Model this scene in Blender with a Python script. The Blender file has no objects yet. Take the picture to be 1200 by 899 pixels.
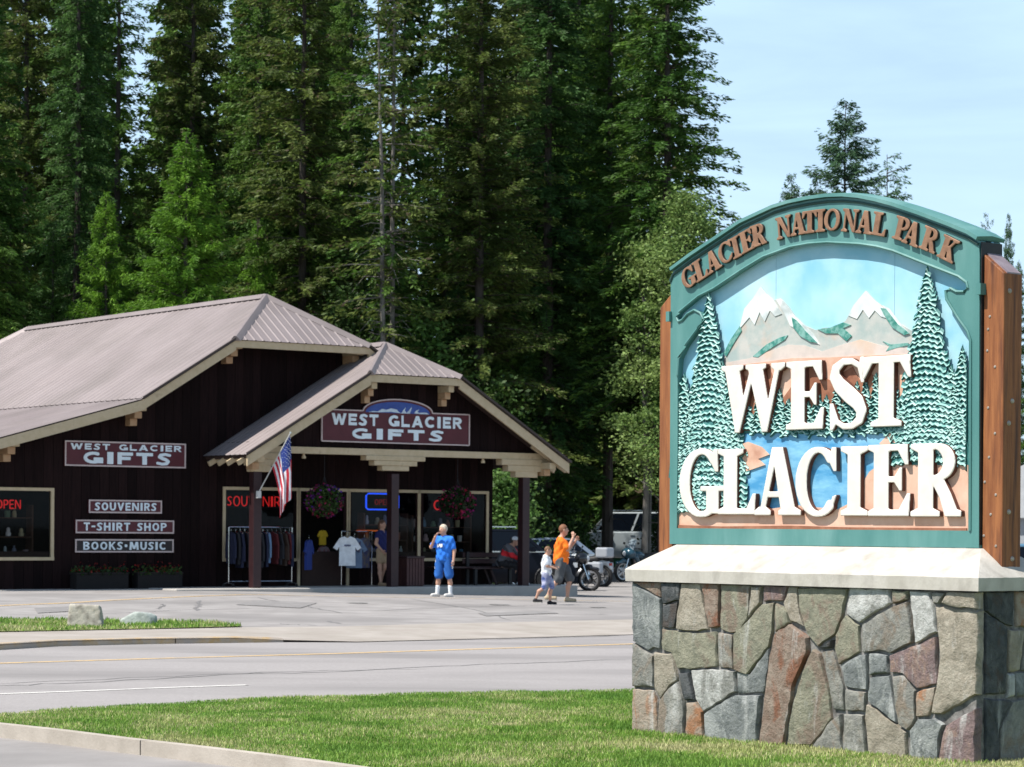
import bpy, bmesh, math, random
import numpy as np
from mathutils import Vector, Matrix
PI = math.pi
rnd = random.Random(7)
S = bpy.context.scene
COL = S.collection

# ------------------------------------------------------------------ camera, sky, sun, exposure
EYE, FPX, HY, ROLL = 1.6, 3000.0, 620.0, 0.007
cam = bpy.data.cameras.new("camera")
camo = bpy.data.objects.new("camera", cam)
COL.objects.link(camo)
cam.sensor_width = 36.0
cam.lens = 36.0 * FPX / 1200.0
cam.shift_y = (HY - 449.5) / 1200.0
cam.clip_start, cam.clip_end = 0.5, 6000
camo.matrix_world = Matrix.Translation((0, 0, EYE)) @ Matrix.Rotation(PI / 2, 4, 'X') @ Matrix.Rotation(ROLL, 4, 'Z')
cam.dof.use_dof = True
cam.dof.focus_distance = 19.5
cam.dof.aperture_fstop = 8.0
S.camera = camo

SUN_TO = Vector((-0.9, -0.43, 0)).normalized() * math.cos(math.radians(59)) + Vector((0, 0, math.sin(math.radians(59))))
sun = bpy.data.lights.new("sun", 'SUN')
sun.energy, sun.angle, sun.color = 4.4, math.radians(0.5), (1.0, 0.955, 0.89)
suno = bpy.data.objects.new("sun", sun)
COL.objects.link(suno)
suno.rotation_euler = SUN_TO.to_track_quat('Z', 'Y').to_euler()
suno.location = (-40, -20, 60)
W = bpy.data.worlds.new("World")
S.world = W
W.use_nodes = True
wn, wl = W.node_tree.nodes, W.node_tree.links
wn.clear()
wout = wn.new('ShaderNodeOutputWorld')
wbg = wn.new('ShaderNodeBackground')
wbg.inputs[1].default_value = 0.075
sky = wn.new('ShaderNodeTexSky')
sky.sky_type = 'NISHITA'
sky.sun_disc = False
sky.sun_elevation = math.radians(59)
sky.sun_rotation = math.atan2(SUN_TO.x, SUN_TO.y)
sky.altitude = 900
sky.air_density, sky.dust_density, sky.ozone_density = 1.0, 1.2, 1.5
tc = wn.new('ShaderNodeTexCoord')
mp = wn.new('ShaderNodeMapping')
mp.inputs['Scale'].default_value = (2.0, 2.0, 13.0)
mp.inputs['Rotation'].default_value = (0.0, 0.12, 0.0)
nz = wn.new('ShaderNodeTexNoise')
nz.inputs['Scale'].default_value = 2.2
nz.inputs['Detail'].default_value = 7
nz.inputs['Roughness'].default_value = 0.55
nz.inputs['Distortion'].default_value = 0.4
rp = wn.new('ShaderNodeValToRGB')
rp.color_ramp.elements[0].position, rp.color_ramp.elements[0].color = 0.30, (0.50, 0.50, 0.50, 1)
rp.color_ramp.elements[1].position, rp.color_ramp.elements[1].color = 0.72, (0.82, 0.82, 0.82, 1)
mx = wn.new('ShaderNodeMixRGB')
mx.inputs[2].default_value = (6.7, 9.2, 11.5, 1)
wl.new(tc.outputs['Generated'], mp.inputs[0]); wl.new(mp.outputs[0], nz.inputs[0])
wl.new(nz.outputs[0], rp.inputs[0])
sx = wn.new('ShaderNodeSeparateXYZ'); wl.new(tc.outputs['Generated'], sx.inputs[0])
mrz = wn.new('ShaderNodeMapRange'); mrz.inputs[1].default_value, mrz.inputs[2].default_value = 0.18, 0.55
mrz.inputs[3].default_value, mrz.inputs[4].default_value = 1.0, 0.18
mrz.interpolation_type = 'SMOOTHSTEP'
mu = wn.new('ShaderNodeMath'); mu.operation = 'MULTIPLY'
wl.new(sx.outputs[2], mrz.inputs[0]); wl.new(mrz.outputs[0], mu.inputs[0]); wl.new(rp.outputs[0], mu.inputs[1]); wl.new(mu.outputs[0], mx.inputs[0])
wl.new(sky.outputs[0], mx.inputs[1]); wl.new(mx.outputs[0], wbg.inputs[0]); wl.new(wbg.outputs[0], wout.inputs[0])

S.view_settings.view_transform = 'Standard'
S.view_settings.look = 'None'
S.view_settings.exposure = 0.68
S.view_settings.gamma = 1.0
S.cycles.max_bounces = 6
S.cycles.transparent_max_bounces = 8

# ------------------------------------------------------------------ photo measurements -> places in the world
cr, sr = math.cos(ROLL), math.sin(ROLL)
def ray(px, py):
    ix, iy = (px - 600) / FPX, (HY - py) / FPX
    return Vector((ix * cr - iy * sr, 1.0, ix * sr + iy * cr))
def ground(px, py, z=0.0):
    r = ray(px, py); k = (z - EYE) / r.z
    return Vector((r.x * k, k, z))
def at(px, py, D):
    r = ray(px, py)
    return Vector((r.x * D, D, EYE + r.z * D))
class Frame:
    def __init__(s, o, ang):
        s.o = Vector((o[0], o[1], 0)); s.ang = ang
        s.u = Vector((math.cos(ang), math.sin(ang), 0)); s.v = Vector((-math.sin(ang), math.cos(ang), 0))
    def hit(s, px, py, y=None, x=None):
        r = ray(px, py); c = Vector((0, 0, EYE)) - s.o
        ax, val = (s.v, y) if y is not None else (s.u, x)
        k = (val - c.dot(ax)) / r.dot(ax)
        p = c + r * k
        return (p.dot(s.u), p.dot(s.v), p.z)
    def loc(s, p):
        q = Vector((p[0], p[1], 0)) - s.o
        return (q.dot(s.u), q.dot(s.v), p[2])
    def world(s, x, y, z=0):
        p = s.o + s.u * x + s.v * y
        return Vector((p.x, p.y, z))

# ------------------------------------------------------------------ materials
MATS = {}
def mat(name, c1, c2=None, rough=0.8, scale=8.0, bump=0.0, bscale=None, metal=0.0, spec=0.4, stretch=(1, 1, 1), detail=5,
        lo=0.35, hi=0.65, island=0.0, c3=None, s3=1.0, emit=None, coat=0.0, t3=(0.5, 0.7), objrand=0.0):
    if name in MATS: return MATS[name]
    m = bpy.data.materials.new(name); m.use_nodes = True
    n, l = m.node_tree.nodes, m.node_tree.links
    b = n['Principled BSDF']
    b.inputs['Roughness'].default_value = rough
    b.inputs['Metallic'].default_value = metal
    b.inputs['Specular IOR Level'].default_value = spec
    b.inputs['Coat Weight'].default_value = coat
    b.inputs['Base Color'].default_value = (*c1, 1)
    t = n.new('ShaderNodeTexCoord'); mpn = n.new('ShaderNodeMapping'); mpn.inputs['Scale'].default_value = stretch
    l.new(t.outputs['Object'], mpn.inputs[0])
    out = None
    if c2 is not None:
        nn = n.new('ShaderNodeTexNoise'); nn.inputs['Scale'].default_value = scale; nn.inputs['Detail'].default_value = detail
        nn.inputs['Roughness'].default_value = 0.62
        l.new(mpn.outputs[0], nn.inputs[0])
        r = n.new('ShaderNodeValToRGB')
        r.color_ramp.elements[0].position = lo; r.color_ramp.elements[1].position = hi
        r.color_ramp.elements[0].color = (*c1, 1); r.color_ramp.elements[1].color = (*c2, 1)
        l.new(nn.outputs[0], r.inputs[0]); out = r.outputs[0]
    if c3 is not None:
        n3 = n.new('ShaderNodeTexNoise'); n3.inputs['Scale'].default_value = s3; n3.inputs['Detail'].default_value = 6
        l.new(mpn.outputs[0], n3.inputs[0])
        r3 = n.new('ShaderNodeValToRGB'); r3.color_ramp.elements[0].position, r3.color_ramp.elements[1].position = t3
        l.new(n3.outputs[0], r3.inputs[0])
        mm = n.new('ShaderNodeMixRGB'); l.new(r3.outputs[0], mm.inputs[0])
        if out: l.new(out, mm.inputs[1])
        else: mm.inputs[1].default_value = (*c1, 1)
        mm.inputs[2].default_value = (*c3, 1); out = mm.outputs[0]
    if island or objrand:
        hs = n.new('ShaderNodeHueSaturation')
        if out: l.new(out, hs.inputs['Color'])
        else: hs.inputs['Color'].default_value = (*c1, 1)
        mr = n.new('ShaderNodeMapRange')
        if island:
            g = n.new('ShaderNodeNewGeometry'); l.new(g.outputs['Random Per Island'], mr.inputs[0]); a = island
        else:
            g = n.new('ShaderNodeObjectInfo'); l.new(g.outputs['Random'], mr.inputs[0]); a = objrand
        mr.inputs[3].default_value, mr.inputs[4].default_value = 1 - a, 1 + a
        l.new(mr.outputs[0], hs.inputs['Value']); out = hs.outputs[0]
    if out: l.new(out, b.inputs['Base Color'])
    if bump:
        bn = n.new('ShaderNodeTexNoise'); bn.inputs['Scale'].default_value = bscale or scale * 3; bn.inputs['Detail'].default_value = 6
        l.new(mpn.outputs[0], bn.inputs[0])
        bp = n.new('ShaderNodeBump'); bp.inputs['Strength'].default_value = 0.6; bp.inputs['Distance'].default_value = bump
        l.new(bn.outputs[0], bp.inputs['Height']); l.new(bp.outputs[0], b.inputs['Normal'])
    if emit:
        b.inputs['Emission Color'].default_value = (*emit[0], 1); b.inputs['Emission Strength'].default_value = emit[1]
    MATS[name] = m
    return m
def leafmat(name, c1, c2, trans=0.25, scale=0.35, isl=0.45, c3=None):
    if name in MATS: return MATS[name]
    m = bpy.data.materials.new(name); m.use_nodes = True
    n, l = m.node_tree.nodes, m.node_tree.links; n.clear()
    o = n.new('ShaderNodeOutputMaterial'); mixs = n.new('ShaderNodeMixShader'); mixs.inputs[0].default_value = trans
    d = n.new('ShaderNodeBsdfPrincipled'); d.inputs['Roughness'].default_value = 0.6; d.inputs['Specular IOR Level'].default_value = 0.3
    tr = n.new('ShaderNodeBsdfTranslucent')
    t = n.new('ShaderNodeTexCoord'); nn = n.new('ShaderNodeTexNoise'); nn.inputs['Scale'].default_value = scale; nn.inputs['Detail'].default_value = 4
    oi = n.new('ShaderNodeObjectInfo'); va = n.new('ShaderNodeVectorMath'); va.operation = 'ADD'
    l.new(t.outputs['Object'], va.inputs[0]); l.new(oi.outputs['Location'], va.inputs[1]); l.new(va.outputs[0], nn.inputs[0])
    r = n.new('ShaderNodeValToRGB'); r.color_ramp.elements[0].position = 0.36; r.color_ramp.elements[1].position = 0.64
    r.color_ramp.elements[0].color = (*c1, 1); r.color_ramp.elements[1].color = (*c2, 1)
    l.new(nn.outputs[0], r.inputs[0])
    g = n.new('ShaderNodeNewGeometry'); mr = n.new('ShaderNodeMapRange'); mr.inputs[3].default_value, mr.inputs[4].default_value = 1 - isl, 1 + isl
    l.new(g.outputs['Random Per Island'], mr.inputs[0])
    hs = n.new('ShaderNodeHueSaturation'); l.new(r.outputs[0], hs.inputs['Color']); l.new(mr.outputs[0], hs.inputs['Value'])
    out = hs.outputs[0]
    if c3 is not None:
        g3 = n.new('ShaderNodeMath'); g3.operation = 'GREATER_THAN'; g3.inputs[1].default_value = 0.93
        l.new(g.outputs['Random Per Island'], g3.inputs[0])
        mm = n.new('ShaderNodeMixRGB'); l.new(g3.outputs[0], mm.inputs[0]); l.new(out, mm.inputs[1]); mm.inputs[2].default_value = (*c3, 1); out = mm.outputs[0]
    l.new(out, d.inputs['Base Color']); l.new(out, tr.inputs['Color'])
    l.new(d.outputs[0], mixs.inputs[1]); l.new(tr.outputs[0], mixs.inputs[2]); l.new(mixs.outputs[0], o.inputs[0])
    MATS[name] = m
    return m
def glassmat(name, tint=(0.02, 0.025, 0.03), alpha=0.35, rough=0.03):
    if name in MATS: return MATS[name]
    m = bpy.data.materials.new(name); m.use_nodes = True
    n, l = m.node_tree.nodes, m.node_tree.links; n.clear()
    o = n.new('ShaderNodeOutputMaterial'); mx1 = n.new('ShaderNodeMixShader'); mx2 = n.new('ShaderNodeMixShader')
    tr = n.new('ShaderNodeBsdfTransparent'); di = n.new('ShaderNodeBsdfDiffuse'); gl = n.new('ShaderNodeBsdfGlossy'); fr = n.new('ShaderNodeFresnel')
    tr.inputs[0].default_value = (0.85, 0.9, 0.9, 1); di.inputs[0].default_value = (*tint, 1); gl.inputs['Roughness'].default_value = rough
    fr.inputs[0].default_value = 1.22
    mx1.inputs[0].default_value = alpha
    l.new(tr.outputs[0], mx1.inputs[1]); l.new(di.outputs[0], mx1.inputs[2])
    l.new(fr.outputs[0], mx2.inputs[0]); l.new(mx1.outputs[0], mx2.inputs[1]); l.new(gl.outputs[0], mx2.inputs[2]); l.new(mx2.outputs[0], o.inputs[0])
    MATS[name] = m
    return m

# ------------------------------------------------------------------ object helpers
def tag(o, label=None, cat=None, group=None, kind=None):
    if label: o['label'] = label
    if cat: o['category'] = cat
    if group: o['group'] = group
    if kind: o['kind'] = kind
    return o
def empty(name, loc=(0, 0, 0), rz=0.0, label=None, cat=None, group=None):
    o = bpy.data.objects.new(name, None); COL.objects.link(o)
    o.location = loc; o.rotation_euler = (0, 0, rz); o.empty_display_size = 0.2
    return tag(o, label, cat, group)
def link(name, me, parent=None, loc=None):
    o = bpy.data.objects.new(name, me); COL.objects.link(o)
    if parent: o.parent = parent
    if loc is not None: o.location = loc
    return o
def copy_tree(o, parent=None):
    c = o.copy(); COL.objects.link(c); c.parent = parent
    for ch in [x for x in COL.objects if x.parent == o]:
        copy_tree(ch, c)
    return c
def npmesh(name, V, F, m, smooth=False):
    """V (n,3) array, F (m,k) int array"""
    me = bpy.data.meshes.new(name)
    V = np.asarray(V, np.float32); F = np.asarray(F, np.int32)
    k = F.shape[1]
    me.vertices.add(len(V)); me.vertices.foreach_set('co', V.ravel())
    me.loops.add(F.size); me.loops.foreach_set('vertex_index', F.ravel())
    me.polygons.add(len(F)); me.polygons.foreach_set('loop_start', np.arange(0, F.size, k, dtype=np.int32))
    me.polygons.foreach_set('loop_total', np.full(len(F), k, np.int32))
    if smooth: me.polygons.foreach_set('use_smooth', np.ones(len(F), bool))
    for q in (m if isinstance(m, (list, tuple)) else [m]): me.materials.append(q)
    me.update(calc_edges=True); me.validate()
    return me
class MB:
    def __init__(s): s.v = []; s.f = []; s.m = []
    def add(s, vs, fs, mi=0):
        b = len(s.v); s.v += [tuple(x) for x in vs]; s.f += [tuple(b + i for i in f) for f in fs]; s.m += [mi] * len(fs)
        return s
    def box(s, x0, x1, y0, y1, z0, z1, mi=0):
        v = [(x, y, z) for z in (z0, z1) for y in (y0, y1) for x in (x0, x1)]
        return s.add(v, [(0, 2, 3, 1), (4, 5, 7, 6), (0, 1, 5, 4), (2, 6, 7, 3), (0, 4, 6, 2), (1, 3, 7, 5)], mi)
    def beam(s, p0, p1, w, h, up=(0, 0, 1), mi=0):
        p0, p1, up = Vector(p0), Vector(p1), Vector(up)
        d = (p1 - p0).normalized(); sd = d.cross(up).normalized(); u2 = sd.cross(d)
        v = [p + sd * a + u2 * b for p in (p0, p1) for a, b in ((-w / 2, -h / 2), (w / 2, -h / 2), (w / 2, h / 2), (-w / 2, h / 2))]
        return s.add(v, [(0, 1, 2, 3)[::-1], (4, 5, 6, 7), (0, 1, 5, 4), (1, 2, 6, 5), (2, 3, 7, 6), (3, 0, 4, 7)][:], mi)
    def tube(s, pts, rs, n=8, mi=0, cap=True):
        pts = [Vector(p) for p in pts]
        if not isinstance(rs, (list, tuple)): rs = [rs] * len(pts)
        b = []
        for i, p in enumerate(pts):
            d = (pts[min(i + 1, len(pts) - 1)] - pts[max(i - 1, 0)])
            if d.length < 1e-9: d = Vector((0, 0, 1))
            d.normalize()
            a = Vector((0, 0, 1)) if abs(d.z) < 0.9 else Vector((1, 0, 0))
            x = d.cross(a).normalized(); y = d.cross(x)
            b += [p + (x * math.cos(2 * PI * k / n) + y * math.sin(2 * PI * k / n)) * rs[i] for k in range(n)]
        fs = []
        for i in range(len(pts) - 1):
            for k in range(n):
                k2 = (k + 1) % n
                fs.append((i * n + k, i * n + k2, (i + 1) * n + k2, (i + 1) * n + k))
        if cap: fs += [tuple(range(n)), tuple(reversed(range((len(pts) - 1) * n, len(pts) * n)))]
        return s.add(b, fs, mi)
    def lathe(s, prof, o=(0, 0, 0), ax='z', n=16, mi=0):
        vs = []
        for r, h in prof:
            for k in range(n):
                a = 2 * PI * k / n; c, sn = r * math.cos(a), r * math.sin(a)
                q = (c, sn, h) if ax == 'z' else ((c, h, sn) if ax == 'y' else (h, c, sn))
                vs.append((q[0] + o[0], q[1] + o[1], q[2] + o[2]))
        fs = [(i * n + k, i * n + (k + 1) % n, (i + 1) * n + (k + 1) % n, (i + 1) * n + k) for i in range(len(prof) - 1) for k in range(n)]
        return s.add(vs, fs, mi)
    def prism(s, poly, fn, d0, d1, mi=0):
        """poly of (a,b); fn(a,b,d)->xyz ; from d0 to d1 (front = d1)"""
        n = len(poly)
        vs = [fn(a, b, d0) for a, b in poly] + [fn(a, b, d1) for a, b in poly]
        from mathutils.geometry import tessellate_polygon
        tr = tessellate_polygon([[Vector((a, b, 0)) for a, b in poly]])
        fs = [tuple(n + i for i in t) for t in tr] + [tuple(reversed(t)) for t in tr]
        fs += [(i, (i + 1) % n, n + (i + 1) % n, n + i) for i in range(n)]
        return s.add(vs, fs, mi)
    def mesh(s, name, mats, smooth=False):
        me = bpy.data.meshes.new(name)
        me.from_pydata(s.v, [], s.f)
        for q in (mats if isinstance(mats, (list, tuple)) else [mats]): me.materials.append(q)
        if any(s.m): me.polygons.foreach_set('material_index', s.m)
        bm = bmesh.new(); bm.from_mesh(me); bmesh.ops.recalc_face_normals(bm, faces=bm.faces); bm.to_mesh(me); bm.free()
        if smooth:
            me.polygons.foreach_set('use_smooth', [True] * len(me.polygons))
            try: me.set_sharp_from_angle(angle=math.radians(40))
            except Exception: pass
        me.update()
        return me
    def build(s, name, mats, parent=None, smooth=False, loc=None):
        return link(name, s.mesh(name, mats, smooth), parent, loc)
def bevelmod(o, w=0.006, seg=2):
    m = o.modifiers.new('bevel', 'BEVEL'); m.width = w; m.segments = seg; m.limit_method = 'ANGLE'; m.angle_limit = math.radians(40)
    return o

# ------------------------------------------------------------------ signed distance meshes (bodies, boulders, bike parts)
def surfnet(F, org, vox):
    sg = F < 0
    nx, ny, nz_ = F.shape
    idx = -np.ones((nx - 1, ny - 1, nz_ - 1), np.int64)
    cnt = np.zeros((nx - 1, ny - 1, nz_ - 1)); acc = np.zeros((nx - 1, ny - 1, nz_ - 1, 3))
    def edge(o1, o2, ax):
        a = F[o1[0]:nx - 1 + o1[0], o1[1]:ny - 1 + o1[1], o1[2]:nz_ - 1 + o1[2]]
        b = F[o2[0]:nx - 1 + o2[0], o2[1]:ny - 1 + o2[1], o2[2]:nz_ - 1 + o2[2]]
        c = (a < 0) != (b < 0)
        t = np.where(c, a / np.where(np.abs(a - b) < 1e-12, 1, a - b), 0)
        for k in range(3):
            acc[..., k] += np.where(c, o1[k] + (t if k == ax else 0), 0)
        cnt[...] += c
    for a in (0, 1):
        for b in (0, 1):
            edge((0, a, b), (1, a, b), 0); edge((a, 0, b), (a, 1, b), 1); edge((a, b, 0), (a, b, 1), 2)
    m = cnt > 0
    ii = np.argwhere(m); idx[m] = np.arange(len(ii))
    V = (ii + acc[m] / cnt[m][:, None]) * vox + np.array(org)
    Q = []
    for ax in range(3):
        o2 = [0, 0, 0]; o2[ax] = 1
        A = sg[:nx - o2[0], :ny - o2[1], :nz_ - o2[2]]; B = sg[o2[0]:, o2[1]:, o2[2]:]
        for flip, msk in ((False, A & ~B), (True, ~A & B)):
            e = np.argwhere(msk)
            b, c = [(1, 2), (2, 0), (0, 1)][ax]
            ok = (e[:, b] > 0) & (e[:, c] > 0) & (e[:, b] < F.shape[b] - 1) & (e[:, c] < F.shape[c] - 1)
            e = e[ok]
            if not len(e): continue
            def at_(db, dc):
                q = e.copy(); q[:, b] -= db; q[:, c] -= dc
                return idx[q[:, 0], q[:, 1], q[:, 2]]
            q = np.stack([at_(1, 1), at_(0, 1), at_(0, 0), at_(1, 0)], 1)
            if flip: q = q[:, ::-1]
            Q.append(q)
    Q = np.concatenate(Q)
    return V, Q[(Q >= 0).all(1)]
def sdf(prims, vox, k=0.02, cuts=(), noise=None):
    """prims: ('c',a,b,ra,rb) rounded cones; ('e',c,(rx,ry,rz)[,rotz]) ellipsoids; cuts: (point,normal) remove the side the normal points to"""
    lo, hi = np.full(3, 1e9), np.full(3, -1e9)
    for p in prims:
        if p[0] == 'c':
            for q, r in ((p[1], p[3]), (p[2], p[4])):
                lo = np.minimum(lo, np.array(q) - r); hi = np.maximum(hi, np.array(q) + r)
        else:
            r = max(p[2]); lo = np.minimum(lo, np.array(p[1]) - r); hi = np.maximum(hi, np.array(p[1]) + r)
    lo -= vox * 3; hi += vox * 3
    n = np.ceil((hi - lo) / vox).astype(int) + 1
    X, Y, Z = np.meshgrid(*[lo[i] + np.arange(n[i]) * vox for i in range(3)], indexing='ij')
    F = np.full(X.shape, 10.0)
    for p in prims:
        if p[0] == 'c':
            a, b = np.array(p[1], float), np.array(p[2], float); d = b - a; L = max(d @ d, 1e-9)
            t = np.clip(((X - a[0]) * d[0] + (Y - a[1]) * d[1] + (Z - a[2]) * d[2]) / L, 0, 1)
            D = np.sqrt((X - a[0] - t * d[0]) ** 2 + (Y - a[1] - t * d[1]) ** 2 + (Z - a[2] - t * d[2]) ** 2) - (p[3] + (p[4] - p[3]) * t)
        else:
            c, r = p[1], p[2]; x, y, z = X - c[0], Y - c[1], Z - c[2]
            if len(p) > 3:
                ca, sa = math.cos(p[3]), math.sin(p[3]); x, y = x * ca + y * sa, -x * sa + y * ca
            q = np.sqrt((x / r[0]) ** 2 + (y / r[1]) ** 2 + (z / r[2]) ** 2)
            D = (q - 1) * min(r)
        h = np.clip(0.5 + 0.5 * (F - D) / k, 0, 1)
        F = F * (1 - h) + D * h - k * h * (1 - h)
    if noise is not None: F = F + noise(X, Y, Z)
    for pt, nn in cuts:
        F = np.maximum(F, (X - pt[0]) * nn[0] + (Y - pt[1]) * nn[1] + (Z - pt[2]) * nn[2])
    return surfnet(F, lo, vox)
def sdfobj(name, prims, vox, m, parent, k=0.02, cuts=(), noise=None, smooth=True):
    V, Q = sdf(prims, vox, k, cuts, noise)
    return link(name, npmesh(name, V, Q, m, smooth), parent)

# ------------------------------------------------------------------ glyphs: letter shapes as distance fields, cut out with rounded edges
def _arc(cx, cy, rx, ry, a0, a1, thick, thin, n=26, pw=1.4):
    o = []
    for i in range(n + 1):
        a = math.radians(a0 + (a1 - a0) * i / n)
        o.append((cx + rx * math.cos(a), cy + ry * math.sin(a), thin + (thick - thin) * abs(math.cos(a)) ** pw))
    return ('s', o)
def _ser(x0, x1, top, t=0.05):
    if top: return ('p', [(x0, 1), (x1, 1), (x1, 1 - t), (x1 - (x1 - x0) * .28, 1 - t * 2.1), (x0 + (x1 - x0) * .28, 1 - t * 2.1), (x0, 1 - t)])
    return ('p', [(x0, 0), (x1, 0), (x1, t), (x1 - (x1 - x0) * .28, t * 2.1), (x0 + (x1 - x0) * .28, t * 2.1), (x0, t)])
def P_(*pts): return ('p', list(pts))
def R_(x0, x1, y0, y1): return ('p', [(x0, y0), (x1, y0), (x1, y1), (x0, y1)])
SERIF = {
 'I': [R_(.27, .73, 0, 1), _ser(0, 1, 1), _ser(0, 1, 0)],
 'L': [R_(.16, .5, 0, 1), _ser(0, .66, 1), _ser(0, .6, 0), R_(.2, .95, 0, .07), P_((.72, 0), (.97, 0), (1, .3), (.94, .3))],
 'E': [R_(.14, .48, 0, 1), _ser(0, .6, 1), _ser(0, .6, 0), R_(.2, .9, .93, 1), P_((.66, 1), (.93, 1), (.95, .73), (.89, .73)),
       R_(.3, .72, .48, .545), P_((.6, .51), (.76, .36), (.8, .36), (.8, .67), (.76, .67)), R_(.2, .95, 0, .07), P_((.68, 0), (.97, 0), (1, .3), (.94, .3))],
 'T': [R_(.36, .65, 0, 1), _ser(.2, .81, 0), R_(.02, .98, .92, 1), P_((.0, .7), (.05, .7), (.22, .93), (.04, 1)), P_((1, .7), (.95, .7), (.78, .93), (.96, 1))],
 'A': [P_((.38, 1), (.6, 1), (.9, 0), (.6, 0)), P_((.38, 1), (.46, .86), (.2, 0), (.11, 0)), R_(.24, .62, .27, .335), _ser(0, .34, 0), _ser(.53, 1, 0)],
 'W': [P_((.05, 1), (.27, 1), (.37, .36), (.28, 0), (.23, 0)), P_((.22, 0), (.29, 0), (.5, .86), (.46, .92)), P_((.42, 1), (.64, 1), (.76, .34), (.72, 0), (.66, 0)),
       P_((.65, 0), (.73, 0), (.93, 1), (.87, 1)), _ser(0, .34, 1, .045), _ser(.39, .7, 1, .045), _ser(.8, 1, 1, .045)],
 'R': [R_(.15, .43, 0, 1), _ser(0, .56, 0), _ser(0, .5, 1), _arc(.45, .75, .3, .22, 92, -92, .2, .05), R_(.4, .47, .95, 1), R_(.4, .5, .475, .53),
       P_((.4, .5), (.62, .53), (.78, .3), (.9, .08), (.98, .06), (.98, 0), (.68, 0), (.58, .25))],
 'P': [R_(.17, .47, 0, 1), _ser(0, .62, 0), _ser(0, .5, 1), _arc(.48, .73, .34, .235, 92, -92, .19, .05), R_(.4, .5, .95, 1), R_(.4, .52, .465, .52)],
 'C': [_arc(.52, .5, .4, .46, 48, 312, .2, .06), P_((.84, .98), (.92, .98), (.93, .66), (.88, .66), (.76, .82)), P_((.86, .28), (.93, .3), (.84, .12), (.78, .1))],
 'G': [_arc(.5, .5, .39, .46, 48, 300, .2, .06), P_((.78, .98), (.85, .98), (.86, .67), (.81, .67), (.7, .82)), R_(.62, .88, .06, .42), R_(.48, 1, .39, .44)],
 'O': [_arc(.5, .5, .39, .45, 0, 360, .19, .06)],
 'N': [R_(.14, .21, 0, 1), R_(.79, .86, 0, 1), P_((.1, 1), (.34, 1), (.87, 0), (.73, 0)), _ser(0, .34, 1), _ser(.02, .36, 0), _ser(.66, 1, 1)],
 'K': [R_(.15, .43, 0, 1), _ser(0, .56, 0), _ser(0, .56, 1), P_((.4, .42), (.47, .38), (.88, 1), (.78, 1)), _ser(.6, 1, 1), P_((.44, .56), (.56, .66), (.96, 0), (.64, 0)), _ser(.56, 1, 0)],
 'S': [('s', [(.86, .74, .05), (.8, .88, .06), (.6, .955, .065), (.38, .955, .08), (.2, .86, .13), (.18, .74, .17), (.3, .62, .21), (.55, .48, .23), (.74, .38, .21), (.84, .26, .17),
        (.8, .13, .12), (.62, .045, .07), (.4, .04, .06), (.2, .12, .06), (.1, .26, .05)]), P_((.82, 1), (.88, 1), (.89, .66), (.84, .66), (.76, .85)), P_((.08, 0), (.14, 0), (.26, .14), (.13, .36), (.07, .36))],
}
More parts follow.
